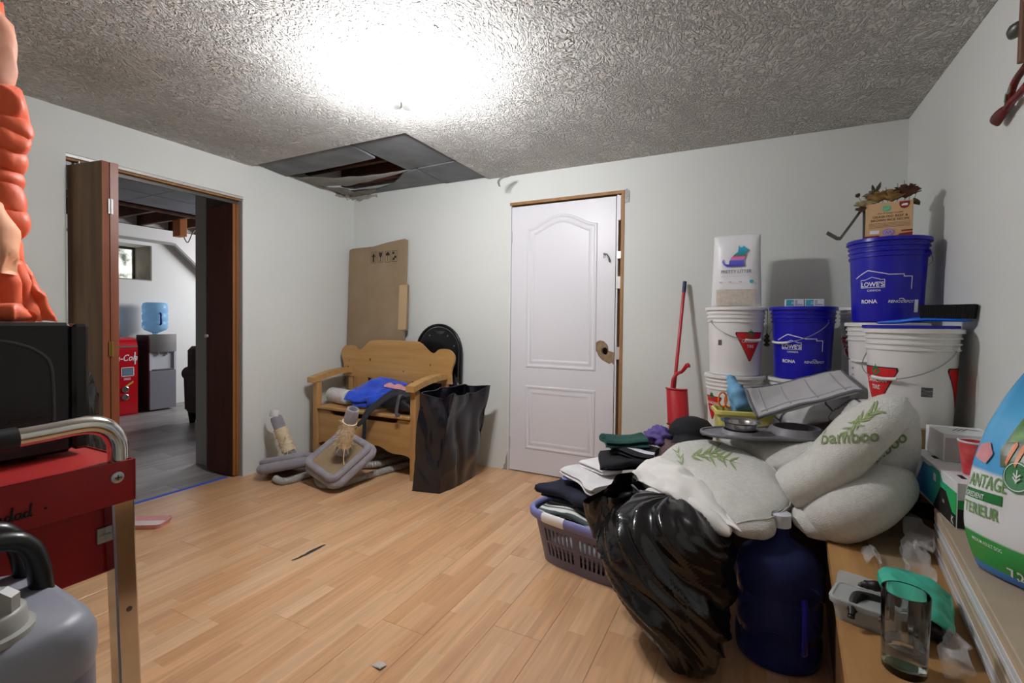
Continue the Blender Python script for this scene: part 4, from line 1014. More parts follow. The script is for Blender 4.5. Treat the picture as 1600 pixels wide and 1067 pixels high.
# skirt with upright quilting spreading over the microwave
for k, (ta, tb, xa, xb, ya) in enumerate([(-70, -30, -70, -22, 398), (-40, -4, -34, 12, 396), (-14, 18, -4, 40, 398), (2, 32, 26, 66, 404), (16, 42, 56, 91, 412)]):
    m = MB(); mixr = lambda q: [P(x, y, 1.06 + .0012 * max(0, x)) - jo for x, y in ((ta + (xa - ta) * q, ya + (501 - ya) * q), ((ta + tb) / 2 + ((xa + xb) - (ta + tb)) / 2 * q, ya + (501 - ya) * q), (tb + (xb - tb) * q, ya + (503 - ya) * q))]
    cushion(m, [mixr(0), mixr(.35), mixr(.7), mixr(1)], 20, 30, .030, .012, 14, 40 + k, pu=1.9, pv=2.0, ridge=.020, rfr=15); m.build('quilted_chamber', m_orange, jk, 80)
chamber(476, 506, 30, 62, 60, 25, sl=4, th=.026, s0=1.0)
lobe([[(-60, 5, 1.05), (-14, 8, 1.07), (22, 40, 1.10)], [(-60, 80, 1.04), (-14, 80, 1.06), (26, 85, 1.10)], [(-60, 150, 1.04), (-14, 150, 1.06), (18, 145, 1.10)]], .034, 'hood_lining', M('dusty peach lining', 'D7977A', .6, bump=.2, bscale=16), 30, .006)
lobe([[(-75, -20, 1.08), (-30, -10, 1.12), (6, 5, 1.16)], [(-75, 160, 1.08), (-30, 170, 1.12), (8, 165, 1.16)]], .06, 'hood', m_orange, 31)
lobe([[(-80, 120, 1.10), (-40, 120, 1.14), (6, 130, 1.18)], [(-80, 300, 1.08), (-30, 300, 1.13), (16, 310, 1.18)], [(-80, 490, 1.08), (-30, 490, 1.12), (30, 485, 1.18)]], .06, 'back_panel', m_orange, 32)

# black rubbish bag behind the microwave
m_trash = M('black bin liner', '131315', .2, bump=.10, bscale=22, coat=.3)
def blob(name, label, cat, c, r, mat, seed, n=40, amp=.22, fr=5, sx=1, sy=1, sz=1):
    m = MB(); prof = [(max(0, r * math.sin(PI * i / 22)), -r * math.cos(PI * i / 22)) for i in range(23)]; prof[0] = (0, -r); prof[-1] = (0, r)
    t = MB().lathe(prof, n); q = []
    for p in t.v:
        k = 1 + amp * nz(p / r, fr * .2, seed) - amp * abs(nz(p / r, fr * .55, seed + 4)) * .8
        q.append(Vector((p.x * k * sx, p.y * k * sy, max(-r * sz * .86, p.z * k * sz))))
    m.add(q, t.f); b = m.build(name, mat, None, 80); b.location = (c[0], c[1], c[2] + r * sz * .86); return tag(b, label, cat)
blob('rubbish_bag', 'full black rubbish bag on the floor behind the red cart', 'bag', (-2.84, 1.03, 0), .42, m_trash, 12, sx=.40, sy=.36, sz=1.22, amp=.3, fr=9)

# grey tank with two caps in front of the cart
m_tank = M('translucent grey tank', '7F818E', .4, trans=.15, ior=1.3, var=.06, vscale=3)
m_tankl = M('grey tank top', '8E909A', .42)
m_capg = M('pale grey cap', 'A09F98', .45)
m_blackp = M('black moulded plastic', '17191A', .32)
tk = thing('cleaner_tank', 'grey plastic liquid tank with black carry handle and two screw caps', 'tank', (-.868, .150, 0), math.radians(-2))
MB().prism([rrect(.25, .33, .05)], .70, lambda x, y, z: (x * (1 + .10 * (.70 - z)), y * (1 + .06 * (.70 - z)), z)).build('tank_body', m_tank, tk, 40)
lo = rrect(.25, .33, .05); n = len(lo)
m = MB(); st = [(1.0, .70), (1.015, .72), (1.01, .745), (.97, .763), (.88, .772), (0.02, .776)]
m.add([(x * k, y * k, z) for k, z in st for x, y in lo], [(j * n + i, j * n + (i + 1) % n, (j + 1) * n + (i + 1) % n, (j + 1) * n + i) for j in range(len(st) - 1) for i in range(n)]); m.build('tank_top', m_tankl, tk, 60)
for (x, y) in ((.066, .062), (.035, -.045)):
    cp = MB().lathe([(0, .018), (.036, .018), (.040, .014), (.042, -.004), (.048, -.006), (.048, -.014), (0, -.014)], 30, c=(x, y, .785)).build('screw_cap', m_capg, tk, 50)
    m = MB(); pl = [(-.036, 0), (.036, 0), (.036, .018), (.024, .026), (-.024, .026), (-.036, .018)]
    m.prism(pl, .014, lambda a, b, c: (a, c - .007, b), mtx=T(x, y, .803) @ RZ(.75)); m.build('cap_grip', m_capg, cp)
for s in (-.085, -.025):
    m = MB(); m.tube(curve_pts([(s, .145, .755), (s, .140, .80), (s, .128, .835), (s, .10, .850), (s, .02, .852), (s, -.08, .850), (s, -.13, .83), (s, -.14, .77)], 36), (.013, .017), 10, flat=(1, 0, 0)); m.build('handle', m_blackp, tk, 60)

# ------------------------------------------------------------------ right side: platforms the heap rests on
m_oldwood = M('worn brown plank', 'B58A56', .6, col2='9A7040', vscale=5, stretch=(3, .3, 3), bump=.1, bscale=40)
m_hidden = M('dark stained plywood', '4A3524', .7, col2='3A2819', vscale=6)
pf = thing('storage_chest', 'low dark plywood chest under the bedding and the stacked pails', 'chest', (.24, 2.68, 0))
for nm, a in (('top_board', (-.40, .478, -.36, .585, .4765, .4965)), ('front_board', (-.38, .478, -.35, -.33, 0, .476)), ('side_board', (-.38, -.36, -.329, .58, 0, .476)), ('back_board', (-.359, .478, .56, .58, 0, .476))):
    MB().box(*a, b=.002).build(nm, m_hidden, pf)
PZ = .42
ws = thing('wooden_step', 'brown wooden plank step along the right wall carrying the drinking glass', 'step', (.46, 1.40, 0))
edge = lambda y: .235 - .067 * (1.93 - y)                # room-side edge of the plank
def stepbox(z0, z1, in0, nm, mt, y0=.55, y1=2.31, x1=.716):
    m = MB(); vs = []
    for z in (z0, z1):
        vs += [(edge(y0) + in0 - .46, y0 - 1.40, z), (x1 - .46, y0 - 1.40, z), (x1 - .46, y1 - 1.40, z), (edge(y1) + in0 - .46, y1 - 1.40, z)]
    m.add(vs, [(3, 2, 1, 0), (4, 5, 6, 7), (0, 1, 5, 4), (1, 2, 6, 5), (2, 3, 7, 6), (3, 0, 4, 7)]); return m.build(nm, mt, ws)
stepbox(PZ - .04, PZ, 0, 'top_plank', m_oldwood); stepbox(0, PZ - .0405, .022, 'riser', M('step riser', '7A5630', .65, col2='5E4022', vscale=5))

# packs of flooring wrapped in plastic
m_packtop = M('cardboard pack top', 'B4A48F', .8, col2='A3937D', vscale=5)
m_packside = M('shrink-wrapped white board edge', 'D9DADA', .25, col2='C3C5C8', vscale=16, stretch=(1, .08, 4))
m_packtan = M('tan pack edge', 'BFA583', .7)
def pack(z0, h, yc, L, wd, lab, gap=0):
    xc = .47 + .14 * (yc - 1.5) + wd / 2 + gap
    t = thing('flooring_pack', lab, 'pack', (xc, yc, z0), -math.radians(7.0), 'flooring packs on the step')
    MB().box(-wd / 2, wd / 2, -L / 2, L / 2, h - .018, h, b=.002).build('top_sheet', m_packtop, t)
    MB().box(-wd / 2 + .001, wd / 2 - .001, -L / 2 + .001, L / 2 - .001, h - .030, h - .0185).build('tan_layer', m_packtan, t)
    n = 4
    for i in range(n): MB().box(-wd / 2 + .002 - .002 * (i % 2), wd / 2 - .002, -L / 2 + .003, L / 2 - .003, (h - .0305) * i / n + .0008, (h - .0305) * (i + 1) / n - .0004, b=.0012).build('board', m_packside, t)
    return t
pack(PZ, .075, 1.40, 1.16, .165, 'lower shrink-wrapped flooring pack lying on the wooden step')
pack(PZ + .0755, .070, 1.41, 1.14, .165, 'upper flooring pack with cardboard top under the pet food bag', .002)
PT = PZ + .1455
m_cardg = M('grey-brown card', '9C8769', .85, col2='8C7759', vscale=5)
mb = MB(); vs = [P(1358, 842, 1.62), P(1398, 838, 1.60), P(1416, 905, 1.33), P(1384, 905, 1.35)]
def onz(p, z): d = p - Vector((0, 0, CAMZ)); return Vector((0, 0, CAMZ)) + d * ((z - CAMZ) / d.z)
q = [onz(P(a, b, 1), PZ + .003) for a, b in ((1350, 838), (1412, 830), (1420, 905), (1382, 900))]
mb.add([p for p in q] + [p + Vector((0, 0, .004)) for p in q], [(0, 1, 2, 3), (7, 6, 5, 4), (0, 4, 5, 1), (1, 5, 6, 2), (2, 6, 7, 3), (3, 7, 4, 0)])
tag(mb.build('card_strip', m_cardg), 'strip of brown card lying on the wooden step', 'cardboard')

# ------------------------------------------------------------------ plastic pails
m_pw = M('white pail plastic', 'E2E0DD', .38); m_pb = M('royal blue pail plastic', '1A17A8', .3)
m_redlogo = M('red print', 'C8181C', .45); m_greenlogo = M('green print', '0E7A45', .45); m_dkprint = M('dark print', '2A2A2C', .5)
m_wire = M('galvanised bail wire', 'A8A8A6', .35, .9); m_grip = M('white handle grip', 'E6E5E2', .4)
PRO = [(0, 0), (.124, 0), (.129, .004), (.1415, .290), (.1475, .292), (.1475, .298), (.1425, .300), (.143, .312), (.1495, .314), (.1495, .320), (.144, .322), (.1445, .334), (.151, .336), (.151, .342), (.146, .344), (.1465, .356), (.1545, .358), (.1555, .366), (.153, .370), (.147, .369), (.144, .35), (.139, .29), (.126, .008), (0, .008)]
def prad(z): return .129 + (.1415 - .129) * (z - .004) / .286 + .0010
def pail(x, y, z0, mat, label, name='plastic_pail', group='plastic pails stacked along the walls', lid=None, bail=None, art=None, nodecal=False):
    t = thing(name, label, 'pail', (x, y, z0), 0, group)
    fa = math.atan2(-y, -x)
    MB().lathe(PRO, 56).build('body', mat, t, 30)
    if lid: MB().lathe([(0, .3725), (.140, .3725), (.145, .3745), (.1535, .3745), (.1575, .372), (.1580, .358), (.1565, .357), (.1565, .371), (0, .3705)], 56).build('lid', lid, t, 40)
    if bail is not None:
        ba, drop = bail; a0 = fa + ba; pts = []
        for i in range(33):
            q = PI * i / 32; an = a0 - PI / 2 + q; zz = .300 - drop * math.sin(q) ** .8
            r = prad(min(.29, zz)) + .012 + .006 * math.sin(q); pts.append(Vector((r * math.cos(an), r * math.sin(an), zz)))
        h = MB().tube(pts, .0021, 8).build('bail', m_wire, t, 60)
        MB().tube(pts[13:20], .0065, 10).build('grip', m_grip, h, 60)
        for k in (0, 32):
            p = pts[k]; d = Vector((p.x, p.y, 0)).normalized(); MB().cyl(p - d * .020, p + d * .004, .011, .008, n=14).build('ear', mat, t, 40)
    if art:
        for (nm, mt, fnc) in art:
            m = MB(); fnc(m, lambda a, b_: (lambda an, r: Vector((r * math.cos(an), r * math.sin(an), b_)))(fa + a / .136, prad(b_))); m.build(nm, mt, t)
    return t
def tri_art(cx, cz=.165, k=1.0, words=True):
    tri = [(cx - .062 * k, cz + .045 * k), (cx - .058 * k, cz + .050 * k), (cx + .058 * k, cz + .050 * k), (cx + .062 * k, cz + .045 * k), (cx + .004 * k, cz - .072 * k), (cx - .004 * k, cz - .072 * k)]
    big = [(cx + (a - cx) * 1.07, cz + (b - cz) * 1.07) for a, b in tri]
    leaf = [(cx - .006, cz + .036), (cx + .006, cz + .036), (cx + .020, cz + .050), (cx + .016, cz + .058), (cx + .010, cz + .062), (cx + .012, cz + .070), (cx + .003, cz + .068), (cx, cz + .082), (cx - .003, cz + .068), (cx - .012, cz + .070), (cx - .010, cz + .062), (cx - .016, cz + .058), (cx - .020, cz + .050)]
    off = lambda f, e: (lambda a, b: f(a, b) + Vector((f(a, b).x, f(a, b).y, 0)).normalized() * e)
    out = [('logo_outline', m_dkprint, lambda m, f: scan(m, big, f)), ('logo_triangle', m_redlogo, lambda m, f: scan(m, tri, off(f, .0006))), ('logo_leaf', m_greenlogo, lambda m, f: poly(m, leaf, off(f, .0012)))]
    if words: out.append(('lettering', m_wprint, lambda m, f: (text(m, 'CANADIAN', .0215, off(f, .0014), cx, cz + .008, offset=.012, sx=.82), text(m, 'TIRE', .0235, off(f, .0014), cx, cz - .020, offset=.012, sx=.85))))
    return out
def bar_art(cx, cz, w=.022, h=.030): return [('barcode', m_dkprint, lambda m, f: [rect(m, cx - w / 2, cx + w / 2, cz - h / 2 + i * h / 8, cz - h / 2 + (i + .72) * h / 8, f) for i in range(8)])]
def house_art(cx, k=1.32):
    # roofline outline, boxed word with gable, two more names below
    hz = .215; q = lambda l: [(cx + a * k, hz + b * k) for a, b in l]
    ro = q([(-.062, -.012), (-.03, .006), (-.018, .012), (.04, -.004), (.078, -.004), (.078, -.011), (.102, -.011), (.102, -.052)])
    bxs = q([(-.042, -.046), (.028, -.046), (.028, -.020), (.016, -.020), (.014, -.018), (-.007, -.011), (-.028, -.020), (-.042, -.020)])
    cyc = [(cx + .098 + .012 * math.cos(a), .094 + .011 * math.sin(a)) for a in [PI * .1 + i * .25 for i in range(9)]]
    return [('roof_outline', m_wprint, lambda m, f: stroke(m, ro, .0036, f)),
            ('word_frame', m_wprint, lambda m, f: stroke(m, bxs, .0024, f, closed=True)),
            ('lettering', m_wprint, lambda m, f: text(m, "LOWE'S", .029, f, cx - .0095, hz - .0565, offset=.02, sx=.88)),
            ('lettering', m_wprint, lambda m, f: text(m, 'CANADA', .0125, f, cx - .002, hz - .078, offset=.012)),
            ('lettering', m_wprint, lambda m, f: text(m, 'RONA', .023, f, cx - .022, .085, offset=.03)),
            ('lettering', m_wprint, lambda m, f: (text(m, 'RENO', .0165, f, cx + .072, .086, offset=.015, shear=.2), text(m, 'DEPOT', .0165, f, cx + .122, .086, offset=.015, shear=.2))),
            ('logo_arc', m_wprint, lambda m, f: stroke(m, cyc, .003, f))]
ZT = .870
A = (-.095, 2.965); Bc = (.228, 2.950); Cc = (.555, 3.075); E_ = (.540, 2.735); D_ = (.557, 2.405)
LOW = .4965
pail(*A, LOW, m_pw, 'white pail behind the yellow bin with another white pail nested on it', lid=m_pw, art=tri_art(-.125, .20))
pail(*Bc, LOW, m_pw, 'white pail mostly hidden behind the striped blanket, under a blue pail', lid=m_pw)
pail(*Cc, LOW, m_pw, 'white pail under the hand-lettered white pail in the back corner', lid=m_pw)
pail(*A, ZT, m_pw, 'white pail with red triangle logo carrying the cat litter bag', lid=m_pw, bail=(.62, .105), art=tri_art(.078, .175, 1.2) + bar_art(-.078, .18))
pail(*Bc, ZT + .001, m_pb, 'blue pail with white roof outline carrying two small medicine boxes', lid=m_pb, bail=(-.72, .115), art=house_art(-.040))
hand = [('handwriting', m_dkprint, lambda m, f: (text(m, 'OU', .045, f, -.105, .245), None))]
pail(*Cc, ZT + .001, m_pw, 'white pail lettered by hand in the corner behind the tall blue pail', lid=m_pw, bail=(-.5, .10), art=tri_art(-.105, .165) + hand)
pail(*E_, LOW, m_pw, 'white pail low in the corner stack under another white pail', lid=m_pw).scale.z = .784
pail(*E_, .790, m_pw, 'white pail directly under the tall blue pail with the food box', lid=m_pw, bail=(-.6, .1), art=[('side_text', m_dkprint, lambda m, f: [text(m, 'IIIIII', .012, f, -.14, .1 + i * .03) for i in range(4)])])
MB_l = pail(*E_, 1.166, m_pb, 'blue pail with white roof outline topped by the beef recipe food box', lid=m_pb, bail=(2.75, .05), art=house_art(-.045) + [('barcode_label', m_wprint, lambda m, f: rect(m, .108, .128, .045, .100, f))])
sb_ = thing('carton', 'plain closed carton under the white pail nearest the right wall', 'box', (D_[0], D_[1], LOW))
MB().box(-.15, .155, -.150, .150, 0, .2695, b=.002).build('carton_body', M('plain brown carton', '9C8058', .8), sb_)
MB().box(-.03, .03, -.1505, .1505, .2696, .2700).build('packing_tape', M('clear brown tape', 'A88A5C', .3), sb_)
D1 = pail(*D_, .766, m_pw, 'white pail with barcode and wire bail nearest the right wall, brush on its lid', lid=m_pw, bail=(-.55, .12), art=tri_art(-.118, .155, 1.3) + bar_art(.050, .140, .036, .036) + tri_art(.195, .165, 1.2, words=False))
# blue spare lid lying on that pail
mb = MB(); mb.lathe([(0, .001), (.150, .001), (.152, 0), (.152, .011), (.148, .012), (.142, .008), (0, .008)], 56, c=(0, 0, 0)); sl_ = mb.build('pail_lid', m_pb, None, 40); sl_.location = (D_[0] - .008, D_[1] + .0, 1.1415)
tag(sl_, 'flat blue pail lid lying on the white pail by the right wall', 'lid')
# hand brush
hb_ = thing('hand_brush', 'blue hand brush with black bristles lying on the blue lid', 'brush', (D_[0] + .03, D_[1] - .02, 1.1545), math.radians(-28))
m_bb = M('bright blue plastic', '1F6FE0', .35)
mb = MB(); cushion(mb, [[(-.15, -.014, .008), (-.07, -.02, .013), (0, -.028, .022), (.14, -.028, .018)], [(-.15, .014, .008), (-.07, .02, .013), (0, .028, .022), (.14, .028, .018)]], 20, 8, .009, 0, 1, 0, under=.8); mb.build('handle', m_bb, hb_, 70)
mb = MB()
for i in range(26):
    for j in range(5):
        x = .0 + .145 * i / 25; y = -.022 + .044 * j / 4; mb.cyl((x, y, .026), (x + .012 * (i / 25 - .4) , y * 1.2, .078), .0038, .0050, n=5)
br = mb.build('bristles', M('black bristles', '0B0B0C', .7), hb_, 60); br['kind'] = 'stuff'

# ------------------------------------------------------------------ things on the pails
fA = math.atan2(-A[1], -A[0])
lb = thing('litter_bag', 'white cat litter pouch with rainbow cat emblem standing on a white pail', 'bag', (A[0], A[1], ZT + .3735), fA + PI / 2 - .04)
m_pouch = M('white matte pouch', 'E3E3E5', .35, bump=.12, bscale=20)
mb = MB()
cushion(mb, [[(-.128, 0, .0), (-.06, -.0, .0), (.06, 0, .0), (.128, 0, .0)], [(-.125, 0, .13), (-.05, -.0, .13), (.05, 0, .13), (.125, 0, .13)], [(-.120, 0, .27), (-.05, 0, .27), (.05, 0, .27), (.120, 0, .27)], [(-.118, 0, .385), (-.05, 0, .39), (.05, 0, .392), (.118, 0, .385)]], 24, 28, .045, .006, 9, 4, pu=2.2, pv=2.0, under=1)
for v in mb.v: v.z = max(v.z, 0) * 1.05
mb.build('pouch', m_pouch, lb, 80)
def lfn(e):                                            # front of the pouch (local -y), follows its bulge
    def f(x, y):
        u = min(1, abs(x / .124)); v = min(1, abs(2 * y / .39 - 1)); return Vector((x, -(.047 * (max(0, 1 - u ** 2.2)) ** (1 / 2.2) * (max(0, 1 - v ** 2)) ** .5 + .006 + e), y))
    return f
def ramp_mat(name, stops, lo_, hi_):
    m = bpy.data.materials.new(name); m.use_nodes = True; nt = m.node_tree; b = nt.nodes['Principled BSDF']
    tc = nt.nodes.new('ShaderNodeTexCoord'); sp = nt.nodes.new('ShaderNodeSeparateXYZ'); mr = nt.nodes.new('ShaderNodeMapRange'); cr = nt.nodes.new('ShaderNodeValToRGB')
    mr.inputs['From Min'].default_value = lo_; mr.inputs['From Max'].default_value = hi_
    nt.links.new(tc.outputs['Object'], sp.inputs[0]); nt.links.new(sp.outputs[2], mr.inputs[0]); nt.links.new(mr.outputs[0], cr.inputs[0]); nt.links.new(cr.outputs[0], b.inputs['Base Color'])
    e = cr.color_ramp.elements; e[0].color = lin(stops[0][1]); e[0].position = stops[0][0]; e[1].color = lin(stops[-1][1]); e[1].position = stops[-1][0]
    for p, c in stops[1:-1]: q = e.new(p); q.color = lin(c)
    b.inputs['Roughness'].default_value = .4; return m
m_cat = ramp_mat('rainbow print', [(0, '4348B4'), (.28, '5C5FC4'), (.36, 'D58AC4'), (.48, 'E7689A'), (.50, '9A4A3A'), (.54, '2A8C88'), (.8, '2FA6C4'), (1, '45B4D0')], .225, .340)
catp = [(-.015, .226), (.030, .226), (.044, .228), (.040, .240), (.038, .262), (.046, .285), (.042, .300), (.060, .312), (.058, .320), (.046, .328), (.036, .342), (.030, .332), (.020, .330), (.012, .345), (.010, .325), (.008, .306), (-.010, .292), (-.024, .276), (-.034, .256), (-.036, .238), (-.052, .240), (-.062, .252), (-.060, .266), (-.068, .268), (-.072, .252), (-.062, .234), (-.046, .226)]
mb = MB(); poly(mb, catp, lfn(.003)); mb.build('cat_emblem', m_cat, lb)
mb = MB(); text(mb, 'PRETTY LITTER', .0245, lfn(.003), .0, .190, sx=.93, offset=.004); mb.build('lettering', M('slate print', '3B4660', .5), lb)
mb = MB(); [rect(mb, -.085 + .05 * i, -.070 + .05 * i, .138, .143, lfn(.003)) for i in range(3)]; rect(mb, -.075, .075, .172, .1735, lfn(.003)); mb.build('small_print', M('grey print', 'A9AEB4', .5), lb)
mb = MB(); poly(mb, [(.078 + .010 * math.cos(a * PI / 5), .142 + .010 * math.sin(a * PI / 5)) for a in range(10)], lfn(.003)); mb.build('teal_badge', M('teal print', '3FA7B8', .5), lb)
mb = MB(); rect(mb, -.100, .100, .012, .100, lfn(.0022)); mb.build('clear_window', M('granule window', 'CFC8BC', .3, col2='BDB2A4', vscale=60), lb)

fB = math.atan2(-Bc[1], -Bc[0])
m_boxw = M('white carton', 'E4E6E8', .5); m_teal = M('teal carton print', '2396A8', .45, col2='57C3D0', vscale=30)
for k, dx in enumerate((-.0435, .0445)):
    t = thing('medicine_box', ('small white and teal medicine box on the blue pail nearer the litter bag', 'small white and teal medicine box on the blue pail nearer the room corner')[k], 'box', (Bc[0] + dx * math.cos(fB + PI / 2 + .1), Bc[1] + dx * math.sin(fB + PI / 2 + .1) - .05, ZT + .001 + .3750), fB + PI / 2 + .1, 'medicine boxes on the blue pail')
    MB().box(-.042, .042, -.022, .022, 0, .038, b=.001).build('carton', m_boxw, t)
    f = plane_fn((0, -.022, 0), (1, 0, 0), (0, 0, 1), .0006)
    mb = MB(); rect(mb, -.038, -.004, .004, .034, f, sub=.1); mb.build('teal_panel', m_teal, t)
    mb = MB(); stroke(mb, [(.004, .008), (.004, .030), (.010, .030), (.010, .008)], .002, f, closed=True); rect(mb, .014, .036, .008, .011, f, sub=.1); mb.build('print', M('navy print', '2C3A62', .5), t)
    mb = MB(); text(mb, 'B' if k == 0 else 'D', .018, plane_fn((0, -.022, 0), (1, 0, 0), (0, 0, 1), .0012), -.010, .013); mb.build('letter', m_wprint, t)

# food box with dried flowers
fE = math.atan2(-E_[1], -E_[0]); ETOP = 1.166 + .3755
m_kraft = M('kraft carton', 'D9B58A', .6, col2='D0A97C', vscale=6); m_maroon = M('maroon print', '8E2420', .5); m_brownp = M('brown print', '5A3424', .6)
fx = thing('food_box', 'open kraft carton lettered beef and brown rice recipe on the blue pail', 'box', (E_[0] - .010, E_[1] - .045, ETOP), fE + PI / 2 + .02)
w2, hB, d2 = .083, .158, .042
for nm, a in (('front_panel', (-w2, w2, -d2, -d2 + .0015, 0, hB)), ('back_panel', (-w2, w2, d2 - .0015, d2, 0, hB)), ('bottom_panel', (-w2, w2, -d2, d2, 0, .0015))): MB().box(*a).build(nm, m_kraft, fx)
for s in (-1, 1): MB().box(min(s * w2, s * (w2 - .0015)), max(s * w2, s * (w2 - .0015)), -d2, d2, 0, hB).build('side_panel', M('white carton side', 'D8D2C8', .6) if s < 0 else m_kraft, fx)
f = plane_fn((0, -d2, 0), (1, 0, 0), (0, 0, 1), .0007)
mb = MB(); text(mb, 'GRASS-FED BEEF &', .0145, f, .004, .090, offset=.012, sx=1.05); text(mb, 'BROWN RICE RECIPE', .0145, f, .004, .075, offset=.012, sx=.98); mb.build('lettering', m_brownp, fx)
mb = MB(); text(mb, 'Slow & Gently Cooked', .0095, f, .004, .107, shear=.25); [rect(mb, -.07, .075, .066 - .006 * i, .0675 - .006 * i, f, sub=.2) for i in range(4)]; mb.build('small_print', m_brownp, fx)
mb = MB(); poly(mb, [(x - .008, y + .131) for x, y in rrect(.030, .026, .010)], f); mb.build('green_badge', M('mint print', '6CC79A', .5), fx)
mb = MB(); text(mb, 'open', .009, plane_fn((0, -d2, 0), (1, 0, 0), (0, 0, 1), .0013), -.008, .127); mb.build('badge_text', m_wprint, fx)
mb = MB(); poly(mb, [(.036, .155), (.072, .155), (.072, .140), (.066, .128), (.054, .123), (.042, .128), (.036, .140)], f); mb.build('red_shield', m_maroon, fx)
mb = MB(); poly(mb, [(.043, .136), (.064, .136), (.065, .144), (.060, .146), (.048, .145), (.044, .142)], plane_fn((0, -d2, 0), (1, 0, 0), (0, 0, 1), .0013)); mb.build('cow_mark', m_wprint, fx)
mb = MB(); poly(mb, [(-.083, .0), (.083, 0), (.083, .020), (.040, .016), (.030, .006), (-.025, .006), (-.035, .014), (-.083, .012)], f); rect(mb, .045, .083, .024, .031, f, sub=.1); mb.build('red_band', m_maroon, fx)
mb = MB(); poly(mb, [(.0 + .022 * math.cos(a * PI / 8), .024 + .017 * math.sin(a * PI / 8)) for a in range(16)], plane_fn((0, -d2, 0), (1, 0, 0), (0, 0, 1), .0013)); mb.build('round_badge', M('lilac print', 'B9A6CF', .5), fx)
mb = MB(); stroke(mb, [(.0 + .019 * math.cos(a * PI / 8), .024 + .0145 * math.sin(a * PI / 8)) for a in range(16)], .0015, plane_fn((0, -d2, 0), (1, 0, 0), (0, 0, 1), .0018), closed=True); stroke(mb, [(-.01, .018), (-.006, .030), (.0, .018), (.006, .030), (.011, .018)], .0018, plane_fn((0, -d2, 0), (1, 0, 0), (0, 0, 1), .0018)); mb.build('badge_lines', M('violet print', '6F58A0', .5), fx)
mb = MB(); rect(mb, -.066, -.032, .021, .036, f, sub=.1); mb.build('white_patch', m_wprint, fx)

fd = thing('dried_flowers', 'bunch of withered dried roses and leaves stuffed in the food box', 'flowers', (E_[0] - .010, E_[1] - .045, ETOP + .02), fE + PI / 2 + .02)
m_pet = [M('withered tan petal', 'C2A066', .85, col2='92703F', vscale=30), M('withered cream petal', 'D8CCA4', .85, col2='B0A074', vscale=30), M('withered brown petal', '7A5A44', .9, col2='4E3528', vscale=30), M('withered grey petal', '9A917E', .9, col2='6E6454', vscale=30)]
m_leafd = M('dried olive leaf', '5F5A40', .9, col2='403A2A', vscale=30); m_stem = M('dried stem', '4E4630', .9)
def rose(c, r, mt, sd):
    rnd = random.Random(sd); m = MB()
    for ring in range(4):
        k = 3 + ring * 2
        for i in range(k):
            a = 2 * PI * (i + .5 * ring) / k + rnd.uniform(-.2, .2); rad = r * (.18 + .26 * ring); lean_ = .15 + .28 * ring
            u = Vector((math.cos(a), math.sin(a), 0)); v = Vector((-u.y, u.x, 0)); b = Vector(c) + u * rad * .5 + Vector((0, 0, -r * .5))
            hgt = r * (1.35 - .1 * ring) * rnd.uniform(.85, 1.1); wd = r * .55
            def pt(s_, t_): return b + v * wd * (s_ - .5) * 2 * (.5 + .6 * math.sin(PI * t_ * .8)) * .8 + (u * math.sin(lean_) + Vector((0, 0, math.cos(lean_)))) * hgt * t_ + u * (r * .35 * t_ ** 3 - r * .25 * (2 * s_ - 1) ** 2) + Vector((nz((s_ * 3, t_ * 3, a), 1, sd), nz((a, t_ * 3, s_), 1, sd + 2), 0)) * r * .12
            m.grid(5, 5, pt)
    m.lathe([(0, -r * .8), (r * .35, -r * .55), (r * .5, -r * .1), (0, r * .1)], 10, c=c)
    return m.build('flower_head', mt, fd, 70)
for k, (c, r, mi_) in enumerate([((-.088, -.02, .142), .027, 1), ((-.038, -.015, .168), .031, 0), ((.010, -.018, .166), .032, 0), ((.058, -.012, .180), .036, 2), ((-.058, .02, .188), .026, 3), ((.030, .02, .178), .028, 3), ((-.098, -.03, .120), .017, 2), ((.0, .02, .185), .024, 1)]): rose(c, r, m_pet[mi_], k + 3)
def dleaf(a, b, wd, sd):
    a, b = Vector(a), Vector(b); d = b - a; s_ = d.cross(Vector((0, -1, .2))).normalized(); m = MB()
    m.grid(3, 7, lambda u, v: a + d * v + s_ * wd * (u - .5) * 2 * math.sin(PI * min(1, v * .92 + .06)) + Vector((0, -.006, 0)) * math.sin(7 * v + sd) + Vector((0, abs(u - .5) * wd, 0))); return m.build('leaf', m_leafd, fd, 70)
for k, (a, b, wd) in enumerate([((-.048, 0, .195), (-.030, -.01, .240), .008), ((-.052, 0, .195), (-.062, -.01, .232), .007), ((.085, -.01, .150), (.105, -.02, .115), .012), ((.075, 0, .185), (.092, -.01, .170), .012), ((-.108, -.01, .185), (-.122, -.01, .200), .011), ((-.07, 0, .165), (-.085, -.01, .190), .009), ((.03, 0, .18), (.045, -.01, .203), .010), ((-.01, 0, .175), (-.006, -.01, .200), .009)]): dleaf(a, b, wd, k)
for k, (a, b) in enumerate([((-.095, 0, .13), (-.115, -.01, .192)), ((-.05, 0, .02), (-.046, 0, .21)), ((.06, .01, .05), (.072, .0, .222)), ((.07, .01, .1), (.100, 0, .205)), ((.0, .01, .05), (-.012, .0, .215)), ((.02, .01, .05), (.03, 0, .225)), ((.05, .01, .05), (.052, 0, .235)), ((-.03, .01, .05), (-.022, 0, .205))]):
    MB().tube(curve_pts([a, (Vector(a) + Vector(b)) / 2 + Vector((.004, 0, 0)), b], 6), .0011, 5).build('stem', m_stem, fd, 60)
